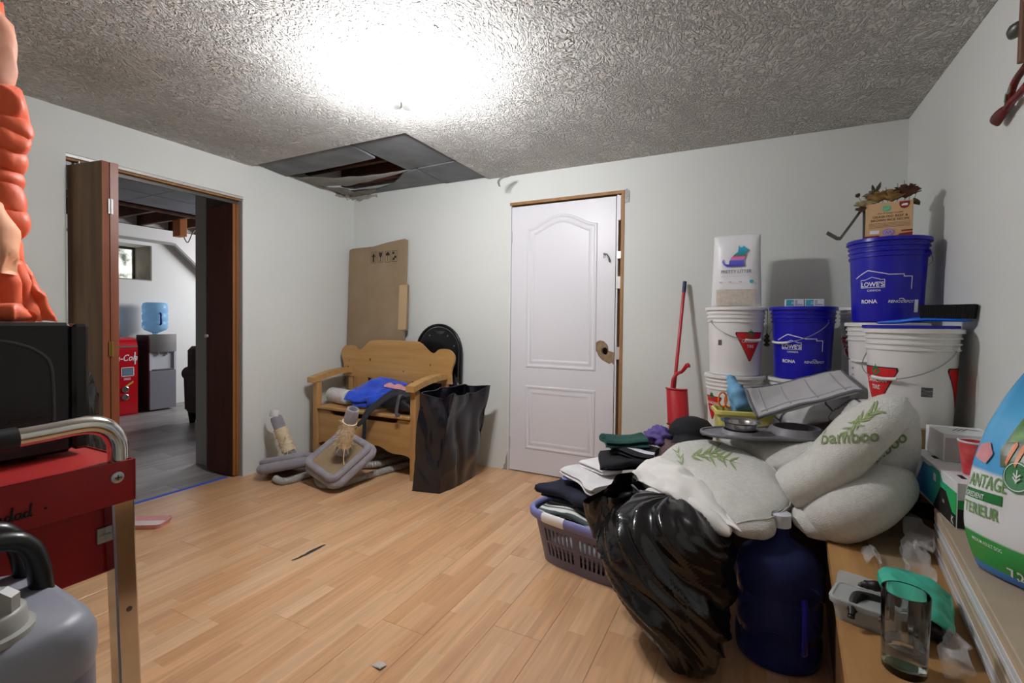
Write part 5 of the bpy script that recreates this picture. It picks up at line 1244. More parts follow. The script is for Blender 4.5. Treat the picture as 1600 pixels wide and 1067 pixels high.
# bent metal strip hooked on the food box
ms = thing('metal_strip', 'bent flat grey metal strip standing on the pail beside the food box', 'metal strip', P(1349, 372, 2.20))
ms.location.z = ETOP; so = Vector(ms.location)
pt = [P(1350, 372, 2.20), P(1350, 350, 2.20), P(1350, 330, 2.20), P(1346, 328, 2.20), P(1330, 350, 2.19), P(1312, 374, 2.18), P(1308, 374, 2.18), P(1292, 365, 2.18)]
pt[0].z = ETOP
mb = MB(); mb.tube([p - so for p in pt], (.008, .0015), 4, flat=(.3, -.9, 0)); mb.tube([p - so + Vector((0, 0, .004)) for p in pt[5:]], (.012, .0015), 4, flat=(.3, -.9, 0)); mb.build('strip', m_darksteel, ms)

tso = Vector((A[0] + .158, A[1] - .030, 1.03)); ts = thing('hanging_tassel', 'small dark beaded tassel hanging between the white and blue pails', 'tassel', tso)
MB().lathe([(0, 0), (.010, .004), (.017, .012), (.006, .022), (.016, .030), (.017, .038), (.006, .046), (.013, .054), (.013, .060), (.004, .068), (.0015, .075), (.0015, .205), (0, .205)], 14).build('beads', M('dark bead', '2E2418', .5, col2='4A3C22', vscale=60), ts, 40)
# ------------------------------------------------------------------ long-handled dustpan by the back wall
m_redp = M('red dustpan plastic', 'B2202A', .32); m_navy = M('navy cap', '1F2C58', .4)
top = Vector(P(1070, 441, 3.12)); top.y = 3.235; low = P(1046, 700, 2.9)
p_top = P(1070, 441, 1); 
def onY(px, py, Y): d = P(px, py, 1) - Vector((0, 0, CAMZ)); return Vector((0, 0, CAMZ)) + d * (Y / d.y)
pa = onY(1070, 441, 3.24); pb = onY(1046, 695, 2.98); dd = (pb - pa); pg = pa + dd * (pa.z / (pa.z - pb.z)) 
dp = thing('lobby_dustpan', 'red long-handled broom with matching upright dustpan clipped to it', 'dustpan', pg)
mb = MB(); mb.tube([pa - pg, Vector((0, 0, .10))], .0105, 14); mb.build('broom_pole', m_redp, dp, 60)
mb = MB(); u = dd.normalized(); mb.tube([pa - pg - u * .004, pa - pg + u * .068], .0125, 14); mb.build('pole_cap', m_navy, dp, 60)
MB().box(-.12, .12, -.025, .025, .035, .10, b=.006).build('broom_head', m_redp, dp)
mb = MB()
for i in range(30):
    for j in range(3): x = -.112 + .224 * i / 29; y = -.016 + .016 * j; mb.cyl((x, y, .04), (x * 1.12, y * 1.3, 0), .004, .0045, n=5)
br = mb.build('bristles', M('grey bristles', '3A3A3C', .8), dp); br['kind'] = 'stuff'
k1 = onY(1060, 605, 3.02) - pg; k2 = onY(1062, 668, 2.97) - pg
mb = MB(); mb.tube(curve_pts([onY(1050, 606, 3.03) - pg, onY(1052, 592, 3.04) - pg, onY(1058, 584, 3.05) - pg, onY(1066, 580, 3.03) - pg, onY(1074, 570, 3.02) - pg, onY(1075, 574, 3.02) - pg], 24), [.010 + .004 * min(1, max(0, (i - 14) / 8)) for i in range(25)], 10); mb.build('pan_handle', m_redp, dp, 60)
tl, tr_, br_, bl_ = onY(1041, 607, 2.98), onY(1073, 610, 2.98), onY(1077, 662, 2.93), onY(1044, 661, 2.93)
mb = MB()
def pan(u, v):
    p = (tl.lerp(tr_, u)).lerp(bl_.lerp(br_, u), v) - pg; return p + Vector((0, -.03 * math.sin(PI * u) ** .5 - .02 * v, 0))
mb.grid(12, 12, pan); mb.grid(12, 12, lambda u, v: pan(u, v) + Vector((0, .05 * (1 - v * .3) * (1 if 0 < u < 1 else .9), 0)), flip=True)
for uu_ in (0, 1): mb.grid(2, 8, lambda u, v: pan(uu_, v) + Vector((0, .05 * (1 - v * .3) * .9 * u, 0)))
mb.grid(8, 2, lambda u, v: pan(u, 0) + Vector((0, .05 * v, 0))); mb.build('dustpan', m_redp, dp, 50)
mb = MB(); mb.tube([pan(i / 12, 1.0) + Vector((0, -.004, .002)) for i in range(13)], .006, 8); mb.build('lip', M('dark red lip', '6E141B', .4), dp, 60)
mb = MB(); mb.tube([pan(i / 12, 0.0) + Vector((0, -.002, .004)) for i in range(13)], .006, 8); mb.build('top_rim', m_redp, dp, 60)

# ------------------------------------------------------------------ folded bamboo mattress topper
m_top = M('quilted bamboo knit', 'DCDBD4', .92, col2='CECDC5', vscale=60, bump=.9, bscale=260, sheen=.3)
m_sheet = M('white cotton sheet', 'E3E0DA', .85, bump=.1, bscale=60)
m_leafp = M('green bamboo print', '8FA46A', .85); m_wordp = M('olive word print', '77895A', .85)
tpo = Vector((.15, 2.0, .52))
tp = thing('mattress_topper', 'thick folded white mattress topper printed with bamboo leaves', 'mattress topper', tpo)
def fold_part(rows, nu, nv, th, side=1, **k):
    m = MB(); f = cushion(m, [[P(*p) - tpo for p in r] for r in rows], nu, nv, th, **k)
    for v in m.v:                                        # rest on the chest and the step instead of sinking in
        x, y, z = v + tpo
        if y > 2.318 and z < .498: v.z = .498 - tpo.z
        elif y <= 2.312 and x > edge(y) and z < PZ + .001: v.z = PZ + .001 - tpo.z
        if x > .400 and y > 2.250 and z < .768: v.y = 2.250 - tpo.y
        dx, dy = x - .092, y - 1.905; r_ = math.hypot(dx, dy)      # the jug's shoulder and neck
        al, bl_n = dx * .8915 + dy * .4528, -dx * .4528 + dy * .8915
        if z < .497 and abs(bl_n) < .044 and abs(al) < .13:
            lim = math.sqrt(.044 ** 2 - bl_n ** 2)
            if side < 0 and al > -lim: v.x += (-lim - al) * .8915; v.y += (-lim - al) * .4528
            if side > 0 and al < lim: v.x += (lim - al) * .8915; v.y += (lim - al) * .4528
        x, y, z = v + tpo
        lx, ly = (x - .046) * .891 + (y - 2.445) * .454, -(x - .046) * .454 + (y - 2.445) * .891   # pressed flat under the feeder tray
        if abs(lx) < .31 and abs(ly) < .14 and .652 < z < .76 and y > 2.30: v.z = .652 - tpo.z
        if x < .11 and z < .72 and y > 2.562 + .21 * (x + .045): v.y = 2.562 + .21 * (x + .045) - tpo.y
        r_ = math.hypot(x - .092, y - 1.905)
        if r_ < .134:
            zs_ = .402 - .014 * min(1, max(0, (r_ - .048) / .032)) - .026 * min(1, max(0, (r_ - .080) / .032)) - .032 * min(1, max(0, (r_ - .112) / .017))
            if v.z + tpo.z < zs_: v.z = zs_ - tpo.z
    m.build('folded_layer', m_top, tp, 80); return f
fPA = fold_part([[(1028, 716, 2.10), (1060, 696, 2.20), (1110, 693, 2.25), (1152, 704, 2.2)], [(1060, 748, 1.95), (1100, 738, 2.0), (1150, 732, 2.05), (1215, 745, 2.0)], [(1110, 790, 1.76), (1150, 780, 1.78), (1195, 775, 1.80), (1240, 786, 1.78)], [(1152, 836, 1.64), (1180, 838, 1.62), (1206, 835, 1.62), (1244, 800, 1.70)]], 34, 40, .055, side=-1, amp=.008, fr=7, seed=2, pu=2.6, pv=2.8)
fold_part([[(1120, 686, 2.36), (1200, 684, 2.36), (1260, 684, 2.30), (1330, 688, 2.05)], [(1165, 700, 2.18), (1230, 699, 2.16), (1285, 700, 2.05), (1340, 694, 1.92)], [(1205, 740, 2.02), (1245, 734, 1.95), (1295, 724, 1.88), (1345, 704, 1.82)]], 28, 22, .055, amp=.006, fr=7, seed=4)
fPC = fold_part([[(1212, 746, 1.84), (1270, 706, 1.84), (1320, 652, 1.80), (1380, 626, 1.74), (1420, 632, 1.72)], [(1224, 768, 1.72), (1285, 735, 1.66), (1340, 690, 1.62), (1388, 652, 1.60), (1414, 640, 1.66)], [(1243, 794, 1.72), (1300, 768, 1.66), (1352, 726, 1.62), (1392, 672, 1.60), (1408, 648, 1.66)]], 44, 24, .050, amp=.006, fr=7, seed=6, pu=4, pv=2.2)
fold_part([[(1246, 790, 1.74), (1310, 764, 1.74), (1370, 735, 1.72), (1428, 736, 1.68)], [(1260, 815, 1.66), (1320, 792, 1.60), (1375, 775, 1.58), (1424, 765, 1.64)], [(1285, 836, 1.64), (1315, 846, 1.62), (1352, 830, 1.62), (1400, 796, 1.66)]], 34, 26, .065, amp=.006, fr=6, seed=8, pu=2.4, pv=2.2)
fold_part([[(1238, 792, 1.72), (1262, 800, 1.68), (1300, 832, 1.64)], [(1242, 820, 1.68), (1265, 838, 1.62), (1312, 848, 1.62)]], 22, 12, .03, amp=.004, fr=8, seed=9, pv=2.2)
fPE = fold_part([[(1400, 646, 1.70), (1418, 634, 1.70), (1430, 646, 1.71)], [(1378, 695, 1.68), (1408, 692, 1.66), (1430, 700, 1.68)], [(1338, 744, 1.72), (1385, 744, 1.68), (1428, 742, 1.68)]], 24, 30, .035, amp=.005, fr=7, seed=11)
fold_part([[(1245, 790, 1.80), (1330, 735, 1.78), (1420, 690, 1.76)], [(1255, 800, 1.95), (1340, 760, 1.95), (1420, 745, 1.9)], [(1200, 770, 2.1), (1330, 745, 2.1), (1400, 745, 2.05)]], 18, 18, .05, amp=.004, seed=13)
def proj2(p):
    d = p + tpo - Vector((0, 0, CAMZ)); z = d.dot(FF); return (800 + FPX * d.dot(RR) / z, CYP - FPX * d.dot(UU) / z)
def locate(f):
    g = [(i / 40, j / 40) for i in range(1, 40) for j in range(1, 40)]; tab = [(proj2(f(u, v, 0)), u, v) for u, v in g]
    def find(x, y):
        (q, u, v) = min(tab, key=lambda t_: (t_[0][0] - x) ** 2 + (t_[0][1] - y) ** 2)
        for _ in range(3):
            a = proj2(f(u, v, 0)); b = proj2(f(u + .01, v, 0)); c = proj2(f(u, v + .01, 0))
            m11, m21, m12, m22 = (b[0]-a[0])/.01, (b[1]-a[1])/.01, (c[0]-a[0])/.01, (c[1]-a[1])/.01; D = m11*m22 - m12*m21
            if abs(D) < 1e-3: break
            ex, ey = x - a[0], y - a[1]; u = min(.97, max(.03, u + max(-.03, min(.03, (ex*m22 - ey*m12) / D)))); v = min(.97, max(.03, v + max(-.03, min(.03, (ey*m11 - ex*m21) / D))))
        return u, v
    return find
lA, lC, lE = locate(fPA), locate(fPC), locate(fPE)
def word_on(f, lo_, s_, x0, y0, ang, size, mat, e=.002):
    v, fc_ = text2d(s_, 1.0, .014, 0, 'LEFT'); m = MB(); ca_, sa_ = math.cos(ang), math.sin(ang)
    m.add([f(*lo_(x0 + size * (a * ca_ + b * sa_), y0 + size * (a * sa_ - b * ca_)), e) for a, b in v], fc_); m.build('word_print', mat, tp)
def leaves_on(f, lo_, x0, y0, ang, k, L, seed):
    rnd = random.Random(seed); m = MB()
    def leaf(x, y, th_, l_, wd):
        d = (math.cos(th_), math.sin(th_)); n = (-d[1], d[0]); A_, B_ = [], []
        for i in range(7):
            q = i / 6; ww = wd * math.sin(PI * q ** .7)
            for lst, sg in ((A_, 1), (B_, -1)): lst.append(f(*lo_(x + d[0] * q * l_ + sg * n[0] * ww, y + d[1] * q * l_ + sg * n[1] * ww), .002))
        m.add(A_ + B_, [(i, i + 1, 8 + i, 7 + i) for i in range(6)])
    for i in range(k):
        t_ = i / k; x, y = x0 + L * t_ * math.cos(ang), y0 + L * t_ * math.sin(ang)
        for sg in (-1, 1): leaf(x, y, ang + sg * rnd.uniform(.35, .9), L * rnd.uniform(.35, .55), L * .035)
    leaf(x0, y0, ang, L * 1.3, L * .012); m.build('leaf_print', m_leafp, tp)
m_seam = M('topper piping', 'C6C5BA', .9)
for f_, pts_ in ((fPC, [(u / 30, .90) for u in range(1, 30)]), (fPC, [(u / 30, .10) for u in range(1, 30)]), (fPA, [(.93, v / 30) for v in range(1, 29)]), (fPA, [(u / 24, .93) for u in range(2, 23)]), (fPE, [(.14, v / 20) for v in range(1, 20)])):
    MB().tube([f_(u, v, .0005) for u, v in pts_], .0028, 6).build('piping', m_seam, tp, 60)
word_on(fPC, lC, 'bamboo', 1282, 694, -.05, 28, m_wordp)
word_on(fPE, lE, 'bamboo', 1347, 738, -.62, 27, m_wordp)
leaves_on(fPA, lA, 1080, 714, -.2, 5, 44, 3); leaves_on(fPA, lA, 1108, 710, .3, 4, 44, 5); leaves_on(fPA, lA, 1066, 726, -1.9, 3, 28, 9)
leaves_on(fPC, lC, 1336, 664, -.6, 5, 46, 7); leaves_on(fPC, lC, 1344, 656, 2.4, 4, 36, 8)
# white sheet hanging out of the fold
mb = MB()
cushion(mb, [[P(985, 744, 2.02), P(1005, 722, 2.08), P(1035, 712, 2.12), P(1062, 714, 2.1)], [P(1000, 752, 1.95), P(1030, 738, 1.94), P(1060, 734, 1.92), P(1088, 748, 1.9)], [P(1030, 768, 1.84), P(1065, 768, 1.80), P(1095, 768, 1.78), P(1118, 782, 1.76)], [P(1085, 802, 1.70), P(1110, 808, 1.66), P(1135, 818, 1.63), P(1160, 832, 1.58)]], 40, 48, .022, .020, 9, 4, ridge=.020, rfr=9, under=.8)
cushion(mb, [[P(1002, 772, 1.94), P(1040, 762, 1.90), P(1090, 792, 1.76), P(1145, 828, 1.64)], [P(1004, 792, 1.88), P(1045, 788, 1.80), P(1090, 810, 1.69), P(1142, 836, 1.60)]], 36, 16, .040, .010, 10, 6, ridge=.012, pv=2.0)
cushion(mb, [[P(985, 745, 2.06), P(1010, 735, 2.1), P(1040, 750, 2.0)], [P(990, 765, 2.0), P(1015, 770, 1.98), P(1045, 775, 1.92)]], 20, 14, .035, .012, 12, 9, ridge=.014)
tag(mb.build('bed_sheet', m_sheet, None, 80), 'crumpled white bed sheet spilling from the front of the mattress topper', 'bed sheet')

# ------------------------------------------------------------------ blanket, feeder tray, bowl, bin, cap
def line_blanket():
    m = bpy.data.materials.new('white blanket with charcoal line print'); m.use_nodes = True; nt = m.node_tree; b = nt.nodes['Principled BSDF']
    N = nt.nodes.new; L = nt.links.new; tc = N('ShaderNodeTexCoord'); no = N('ShaderNodeTexNoise'); no.inputs['Scale'].default_value = 5
    mx = N('ShaderNodeVectorMath'); mx.operation = 'MULTIPLY_ADD'; mx.inputs[1].default_value = (.12, .12, .12); L(tc.outputs['Object'], no.inputs['Vector']); L(no.outputs['Color'], mx.inputs[0]); L(tc.outputs['Object'], mx.inputs[2])
    vo = N('ShaderNodeTexVoronoi'); vo.feature = 'DISTANCE_TO_EDGE'; vo.inputs['Scale'].default_value = 5.5; L(mx.outputs[0], vo.inputs['Vector'])
    mr = N('ShaderNodeMapRange'); mr.inputs['From Min'].default_value = .012; mr.inputs['From Max'].default_value = .035; L(vo.outputs['Distance'], mr.inputs[0])
    mi_ = N('ShaderNodeMix'); mi_.data_type = 'RGBA'; mi_.inputs['A'].default_value = lin('4A4A4E'); mi_.inputs['B'].default_value = lin('D2D1D0'); L(mr.outputs[0], mi_.inputs['Factor']); L(mi_.outputs['Result'], b.inputs['Base Color']); b.inputs['Roughness'].default_value = .9; return m
m_blk = line_blanket(); m_blg = M('pale grey fleece', 'BDBCBC', .9, col2='A9A8AA', vscale=9, sheen=.4); m_bind = M('charcoal binding', '6E6E74', .85)
bo_ = P(1260, 660, 2.2); bk_ = thing('blanket', 'folded white blanket with charcoal line print and grey binding', 'blanket', bo_)
mb = MB(); rows = [[(1163, 607, 2.30), (1210, 602, 2.32), (1260, 590, 2.30), (1315, 579, 2.24)], [(1172, 634, 2.26), (1220, 625, 2.26), (1275, 612, 2.22), (1335, 598, 2.14)], [(1184, 654, 2.22), (1235, 640, 2.16), (1290, 625, 2.10), (1350, 609, 2.02)]]
fBL = cushion(mb, [[P(*p) - bo_ for p in r] for r in rows], 34, 20, .014, .007, 9, 3, pu=6, pv=5); mb.build('folded_flap', m_blg, bk_, 80)
mb = MB()
for k in (1, 3, 5, 7): mb.tube([fBL(k / 8, v / 10, .0) for v in range(1, 10)], .004, 6)
mb.tube([fBL(u / 16, .84, .0) for u in range(1, 16)], .004, 6); st = mb.build('quilting', M('soft grey seam', 'A4A3A6', .9), bk_, 80); st['kind'] = 'stuff'
ep = 14
per = [fBL(u / ep, .015, -.004) for u in range(ep + 1)] + [fBL(.99, v / ep, -.004) for v in range(1, ep + 1)] + [fBL(1 - u / ep, .985, -.004) for u in range(1, ep + 1)] + [fBL(.01, 1 - v / ep, -.004) for v in range(1, ep)]
mb = MB(); mb.tube(per, .007, 8, closed=True); mb.build('binding', m_bind, bk_, 80)
mb = MB()
cushion(mb, [[P(*p) - bo_ for p in r] for r in [[(1182, 646, 2.42), (1235, 640, 2.42), (1300, 624, 2.30), (1354, 624, 2.02)], [(1188, 664, 2.40), (1240, 655, 2.38), (1300, 642, 2.25), (1350, 636, 1.98)], [(1206, 677, 2.38), (1250, 668, 2.35), (1300, 656, 2.20), (1340, 650, 1.95)]]], 40, 28, .028, .018, 11, 8, ridge=.026, rfr=8)
mb.build('crumpled_layer', m_blk, bk_, 80)
mb = MB()
cushion(mb, [[P(*p) - bo_ for p in r] for r in [[(1210, 640, 2.46), (1255, 630, 2.44), (1300, 615, 2.36)], [(1215, 690, 2.46), (1255, 686, 2.44), (1298, 676, 2.36)]]], 14, 12, .03, .01, 8, 5)
mb.build('lower_fold', m_blg, bk_, 80)

m_grey = M('dark grey feeder plastic', '77767C', .45); m_greyd = M('charcoal bowl', '4B4A4E', .45)
to_ = P(1196, 676, 2.16); to_.z = .650
ty = thing('pet_feeder', 'grey two-bowl pet feeder tray lying on the mattress topper', 'pet feeder', to_, math.radians(27))
ol = [tuple(v)[:2] for v in curve_pts([Vector((a, b, 0)) for a, b in ((-.29, .0), (-.25, .07), (-.12, .115), (0, .10), (.12, .135), (.24, .11), (.285, .02), (.22, -.10), (.12, -.13), (0, -.105), (-.12, -.105), (-.25, -.065), (-.29, 0))], 48)][:-1]
MB().prism(ol, .010).build('tray', m_grey, ty, 40)
mb = MB(); mb.tube([(x, y, .010) for x, y in ol], .007, 8, closed=True); mb.build('rim', m_grey, ty, 60)
MB().lathe([(.088, .0102), (.076, .026), (.0715, .026), (.070, .0102)], 40, c=(-.115, -.005, 0)).build('bowl_ring', m_grey, ty, 40)
MB().lathe([(.115, .0102), (.098, .040), (.090, .040), (.078, .012), (0, .0115)], 40, c=(.135, .0, 0)).build('bowl_ring', m_grey, ty, 40)
MB().lathe([(.0775, .0125), (.088, .0385)], 40, c=(.135, 0, 0)).build('bowl_lining', m_greyd, ty, 40)
q = Matrix.Rotation(math.radians(27), 3, 'Z') @ Vector((-.115, -.005, 0)) + to_
bw = MB().lathe([(0, .001), (.056, .001), (.060, .004), (.068, .044), (.084, .052), (.0845, .054), (.067, .0475), (.064, .044), (.057, .006), (0, .004)], 10 * 4, c=(0, 0, 0)).build('steel_bowl', M('stainless steel', 'A9A7A5', .22, 1.0), None, 40)
bw.location = (q.x, q.y, to_.z + .0112); tag(bw, 'stainless steel pet bowl with flared rim seated on the feeder', 'bowl')

m_yel = M('pale yellow plastic', 'D9CF72', .4)
yb_ = thing('yellow_bin', 'pale yellow plastic bin with black emblem standing before the white pail', 'bin', (-.045, 2.665, .4965), math.radians(12)); yb_.scale.z = 1.12
lo = rrect(.25, .17, .025); n = len(lo); m = MB()
st = [(.86, 0.0), (.88, .004), (1.0, .185), (1.10, .186), (1.10, .200), (1.04, .204), (.985, .200), (.97, .185), (.85, .010), (.02, .009)]
m.add([(x * k, y * k, z) for k, z in st for x, y in lo], [(j * n + i, j * n + (i + 1) % n, (j + 1) * n + (i + 1) % n, (j + 1) * n + i) for j in range(len(st) - 1) for i in range(n)] + [tuple(range(n - 1, -1, -1))]); m.build('bin_body', m_yel, yb_, 40)
f = plane_fn((0, -.0785, .115), (1, 0, 0), (0, -.06, 1), .0015)
mb = MB(); em = [(x, y) for x, y in rrect(.034, .034, .004)]; poly(mb, [(.012 + a, b) for a, b in em], f); text(mb, 'NO', .046, f, .072, -.016, offset=.03); mb.build('print', m_ink, yb_)
mb = MB(); lf = [(0, -.012), (.002, -.004), (.010, -.005), (.008, 0), (.012, .004), (.006, .005), (.005, .009), (.002, .006), (0, .013), (-.002, .006), (-.005, .009), (-.006, .005), (-.012, .004), (-.008, 0), (-.010, -.005), (-.002, -.004)]
poly(mb, [(.012 + a, b) for a, b in lf], plane_fn((0, -.0785, .115), (1, 0, 0), (0, -.06, 1), .0022)); mb.build('leaf_mark', m_yel, yb_)
m_blc = M('light blue cloth', '7FB4D6', .85, col2='5F93BC', vscale=18)
mb = MB(); cushion(mb, [[P(1134, 588, 2.46), P(1142, 586, 2.45), P(1152, 596, 2.44)], [P(1138, 606, 2.44), P(1150, 605, 2.40), P(1164, 612, 2.42)], [P(1142, 632, 2.44), P(1160, 628, 2.36), P(1180, 630, 2.40)], [P(1140, 650, 2.45), P(1160, 652, 2.42), P(1182, 652, 2.42)]], 30, 34, .030, .016, 16, 5, ridge=.034, rfr=16)
tag(mb.build('blue_cloth', m_blc, None, 80), 'light blue cloth stuffed in the yellow bin', 'cloth')
sc = thing('scissors', 'orange-handled scissors standing in the yellow bin', 'scissors', P(1133, 640, 2.46))
so = Vector(sc.location); m_or = M('orange scissor handle', 'F07A24', .4)
for k, (cx, cy) in enumerate(((1129, 624), (1139, 626))):
    mb = MB(); lp_ = [P(cx + 6.5 * math.cos(a * PI / 8), cy + 11 * math.sin(a * PI / 8), 2.46 + .02 * k) - so for a in range(16)]; mb.tube(lp_, .0042, 8, closed=True); mb.build('finger_loop', m_or, sc, 60)
    mb = MB(); a = P(cx + 1, cy + 10, 2.46 + .02 * k) - so; mb.tube([a, Vector((.004 * k, 0, -.10))], (.006, .0012), 4, flat=(0, -1, 0)); mb.build('blade', m_steel, sc)
# black cap
m_cap = M('black cotton twill', '15171B', .85, bump=.2, bscale=240)
co = P(1080, 682, 2.46); cp = thing('baseball_cap', 'black baseball cap lying behind the mattress topper', 'cap', co, math.radians(30))
mb = MB(); mb.lathe([(.105, 0), (.108, .02), (.100, .055), (.075, .085), (.035, .10), (0, .104)], 36, fn=lambda t, z: 1 + .06 * math.sin(2 * t + 1) + .04 * math.sin(5 * t + z * 30)); mb.build('crown', m_cap, cp, 70)
mb = MB(); cushion(mb, [[(-.16, -.13, .0), (-.10, -.17, .012), (-.02, -.17, .0)], [(-.10, -.04, .02), (-.05, -.09, .03), (.05, -.10, .01)]], 18, 10, .004, .002, 8, 3); mb.build('visor', m_cap, cp, 80)
MB().box(.01, .045, -.106, -.098, .03, .05, b=.002).build('stitched_badge', M('tan stitching', 'A89C86', .8), cp)

# ------------------------------------------------------------------ laundry basket and clothes
m_lil = M('periwinkle plastic', '7C7FB8', .38); m_lild = M('grey-violet plastic', '6E6A80', .42)
LB = Vector((-.665, 2.205, 0)); LR = math.radians(-13)
lbk = thing('laundry_basket', 'periwinkle plastic laundry basket with slotted sides full of clothes', 'laundry basket', LB, LR)
BHT = .255
def bloop(k, n=64):
    w, d, e = (.225 + .052 * k), (.150 + .045 * k), 4.2
    dn = []
    for i in range(720):
        t = 2 * PI * i / 720; c, s_ = math.cos(t), math.sin(t)
        dn.append(Vector((w * (abs(c) ** (2 / e)) * (1 if c > 0 else -1), d * (abs(s_) ** (2 / e)) * (1 if s_ > 0 else -1))))
    cum = [0.0]
    for i in range(720): cum.append(cum[-1] + (dn[(i + 1) % 720] - dn[i]).length)
    out = []; q = 0
    for i in range(n):                                   # even spacing along the outline
        L = cum[-1] * i / n
        while cum[q + 1] < L: q += 1
        p = dn[q].lerp(dn[(q + 1) % 720], (L - cum[q]) / max(1e-9, cum[q + 1] - cum[q])); out.append((p.x, p.y))
    return out
NB = 128
rings = [(0.0, .0), (.02, .0)] 
zz = [0, .012, .045, .105, .118, .178, .185, .205, .225]
# slots: columns grouped, two rows (z bands 1 and 3) plus a hand slot row
m = MB(); vs = []
for inner in (0, 1):
    for z in zz:
        for (x, y) in bloop(z / BHT, NB): vs.append((x * (1 - .012 * inner), y * (1 - .018 * inner), z))
nz_ = len(zz); off = nz_ * NB; L0 = bloop(.5, NB)
def isslot(i, j):
    x, y = L0[i]
    if abs(y) < .12: 
        return False
    if j in (2, 4): return (.022 < abs(x) < .095 or .112 < abs(x) < .185) and i % 2 == 0
    return False
fs = []
for j in range(nz_ - 1):
    for i in range(NB):
        a, b, c, d = j * NB + i, j * NB + (i + 1) % NB, (j + 1) * NB + (i + 1) % NB, (j + 1) * NB + i
        if isslot(i, j):
            for (p, q) in ((a, b), (b, c), (c, d), (d, a)): fs.append((p, q, q + off, p + off))
        else: fs.append((a, b, c, d)); fs.append((d + off, c + off, b + off, a + off))
fs.append(tuple(range(NB - 1, -1, -1))); fs.append(tuple(range(off, off + NB)))
m.add(vs, fs); m.build('basket_wall', m_lild, lbk, 40)
m = MB(); lo = bloop(.225 / BHT, NB); st = [(1.0, .222), (1.055, .214), (1.085, .222), (1.095, .240), (1.08, .252), (1.04, .258), (1.0, .254), (.985, .24), (.985, .222), (1.0, .222)]
m.add([(x * k, y * k, z) for k, z in st for x, y in lo], [(j * NB + i, j * NB + (i + 1) % NB, (j + 1) * NB + (i + 1) % NB, (j + 1) * NB + i) for j in range(len(st) - 1) for i in range(NB)]); m.build('rim', m_lil, lbk, 60)
m = MB(); i0 = 78; pts = []
sel = [i for i in range(NB) if lo[i][1] < -.15 and -.155 < lo[i][0] < -.03]
for k, z in ((1.062, .2125), (1.094, .221), (1.105, .240), (1.088, .2545), (1.04, .2605), (.995, .256)): pts += [(lo[i][0] * k, lo[i][1] * k, z) for i in sel]
ns = len(sel); m.add(pts, [(j * ns + i, j * ns + i + 1, (j + 1) * ns + i + 1, (j + 1) * ns + i) for j in range(5) for i in range(ns - 1)]); m.build('grip_insert', m_grip, lbk, 60)

def garment(name, label, cat, loc, rz, wid, dep, layers, t, mat, amp=.008, seed=0, tilt=(0, 0), nx=20):
    m = MB(); folded(m, wid, dep, layers, t, RX(tilt[0]) @ RY(tilt[1]), amp * 1.7, 8, seed, nx); o_ = m.build(name, mat, None, 70); o_.location = loc; o_.rotation_euler = (0, 0, rz); return tag(o_, label, cat)
def stripe_mat(name, a, b, scale, axis=1, width=.5, rough=.85):
    m = bpy.data.materials.new(name); m.use_nodes = True; nt = m.node_tree; bs = nt.nodes['Principled BSDF']
    tc = nt.nodes.new('ShaderNodeTexCoord'); sp = nt.nodes.new('ShaderNodeSeparateXYZ'); mu = nt.nodes.new('ShaderNodeMath'); mu.operation = 'MULTIPLY'; mu.inputs[1].default_value = scale
    fr_ = nt.nodes.new('ShaderNodeMath'); fr_.operation = 'FRACT'; gt = nt.nodes.new('ShaderNodeMath'); gt.operation = 'GREATER_THAN'; gt.inputs[1].default_value = width
    mx = nt.nodes.new('ShaderNodeMix'); mx.data_type = 'RGBA'; mx.inputs['A'].default_value = lin(a); mx.inputs['B'].default_value = lin(b)
    L = nt.links.new; L(tc.outputs['Object'], sp.inputs[0]); L(sp.outputs[axis], mu.inputs[0]); L(mu.outputs[0], fr_.inputs[0]); L(fr_.outputs[0], gt.inputs[0]); L(gt.outputs[0], mx.inputs['Factor']); L(mx.outputs['Result'], bs.inputs['Base Color']); bs.inputs['Roughness'].default_value = rough; return m
m_nav = M('navy jersey', '191C2E', .85, var=.3, vscale=12); m_wht = M('off-white cotton', 'D6D4D4', .85, var=.06, vscale=12); m_gry = M('heather grey knit', '8E9196', .9, var=.15, vscale=60)
m_grn = M('dark green fleece', '1E4A42', .9, var=.2, vscale=14); m_blk_ = M('black jersey', '14151B', .85, var=.3, vscale=12); m_per = M('periwinkle cotton', '8A8FD0', .85); m_pur = M('purple terry', '6A5A9C', .95, col2='584A86', vscale=40, bump=.5, bscale=200)
m_plaid = M('brown patterned fabric', '5E4A48', .9, col2='8A7270', vscale=34, bump=.2, bscale=80)
ca, sa = math.cos(LR), math.sin(LR)
def inb(x, y, z): return (LB.x + x * ca - y * sa, LB.y + x * sa + y * ca, z)
garment('folded_towels', 'pile of folded grey clothes filling the laundry basket', 'clothes', inb(.0, 0, .014), LR, .37, .235, 4, .046, m_gry, .006, 3)
garment('striped_sweater', 'grey and white striped sweater folded at the basket rim', 'sweater', inb(-.06, -.03, .205), LR, .30, .25, 3, .020, stripe_mat('grey white stripe', 'DADAD6', '4E5A58', 26, 1, .62), .010, 5)
garment('green_shirt', 'bright green shirt peeking out over the laundry basket rim', 'shirt', inb(.135, -.100, .215), LR + .3, .14, .12, 2, .018, M('kelly green cotton', '1F9A68', .85), .008, 8)
garment('navy_trousers', 'navy folded trousers on top of the striped sweater in the basket', 'trousers', inb(-.075, .02, .270), LR - .15, .30, .26, 3, .032, m_nav, .012, 7)
garment('grey_shorts', 'small grey rolled garment at the corner of the navy trousers', 'shorts', inb(.135, -.075, .262), LR + .2, .10, .10, 2, .030, m_gry, .010, 15)
garment('periwinkle_shirt', 'periwinkle shirt folded between navy trousers and white shirt', 'shirt', inb(-.06, .05, .366), LR, .20, .20, 1, .020, m_per, .008, 9)
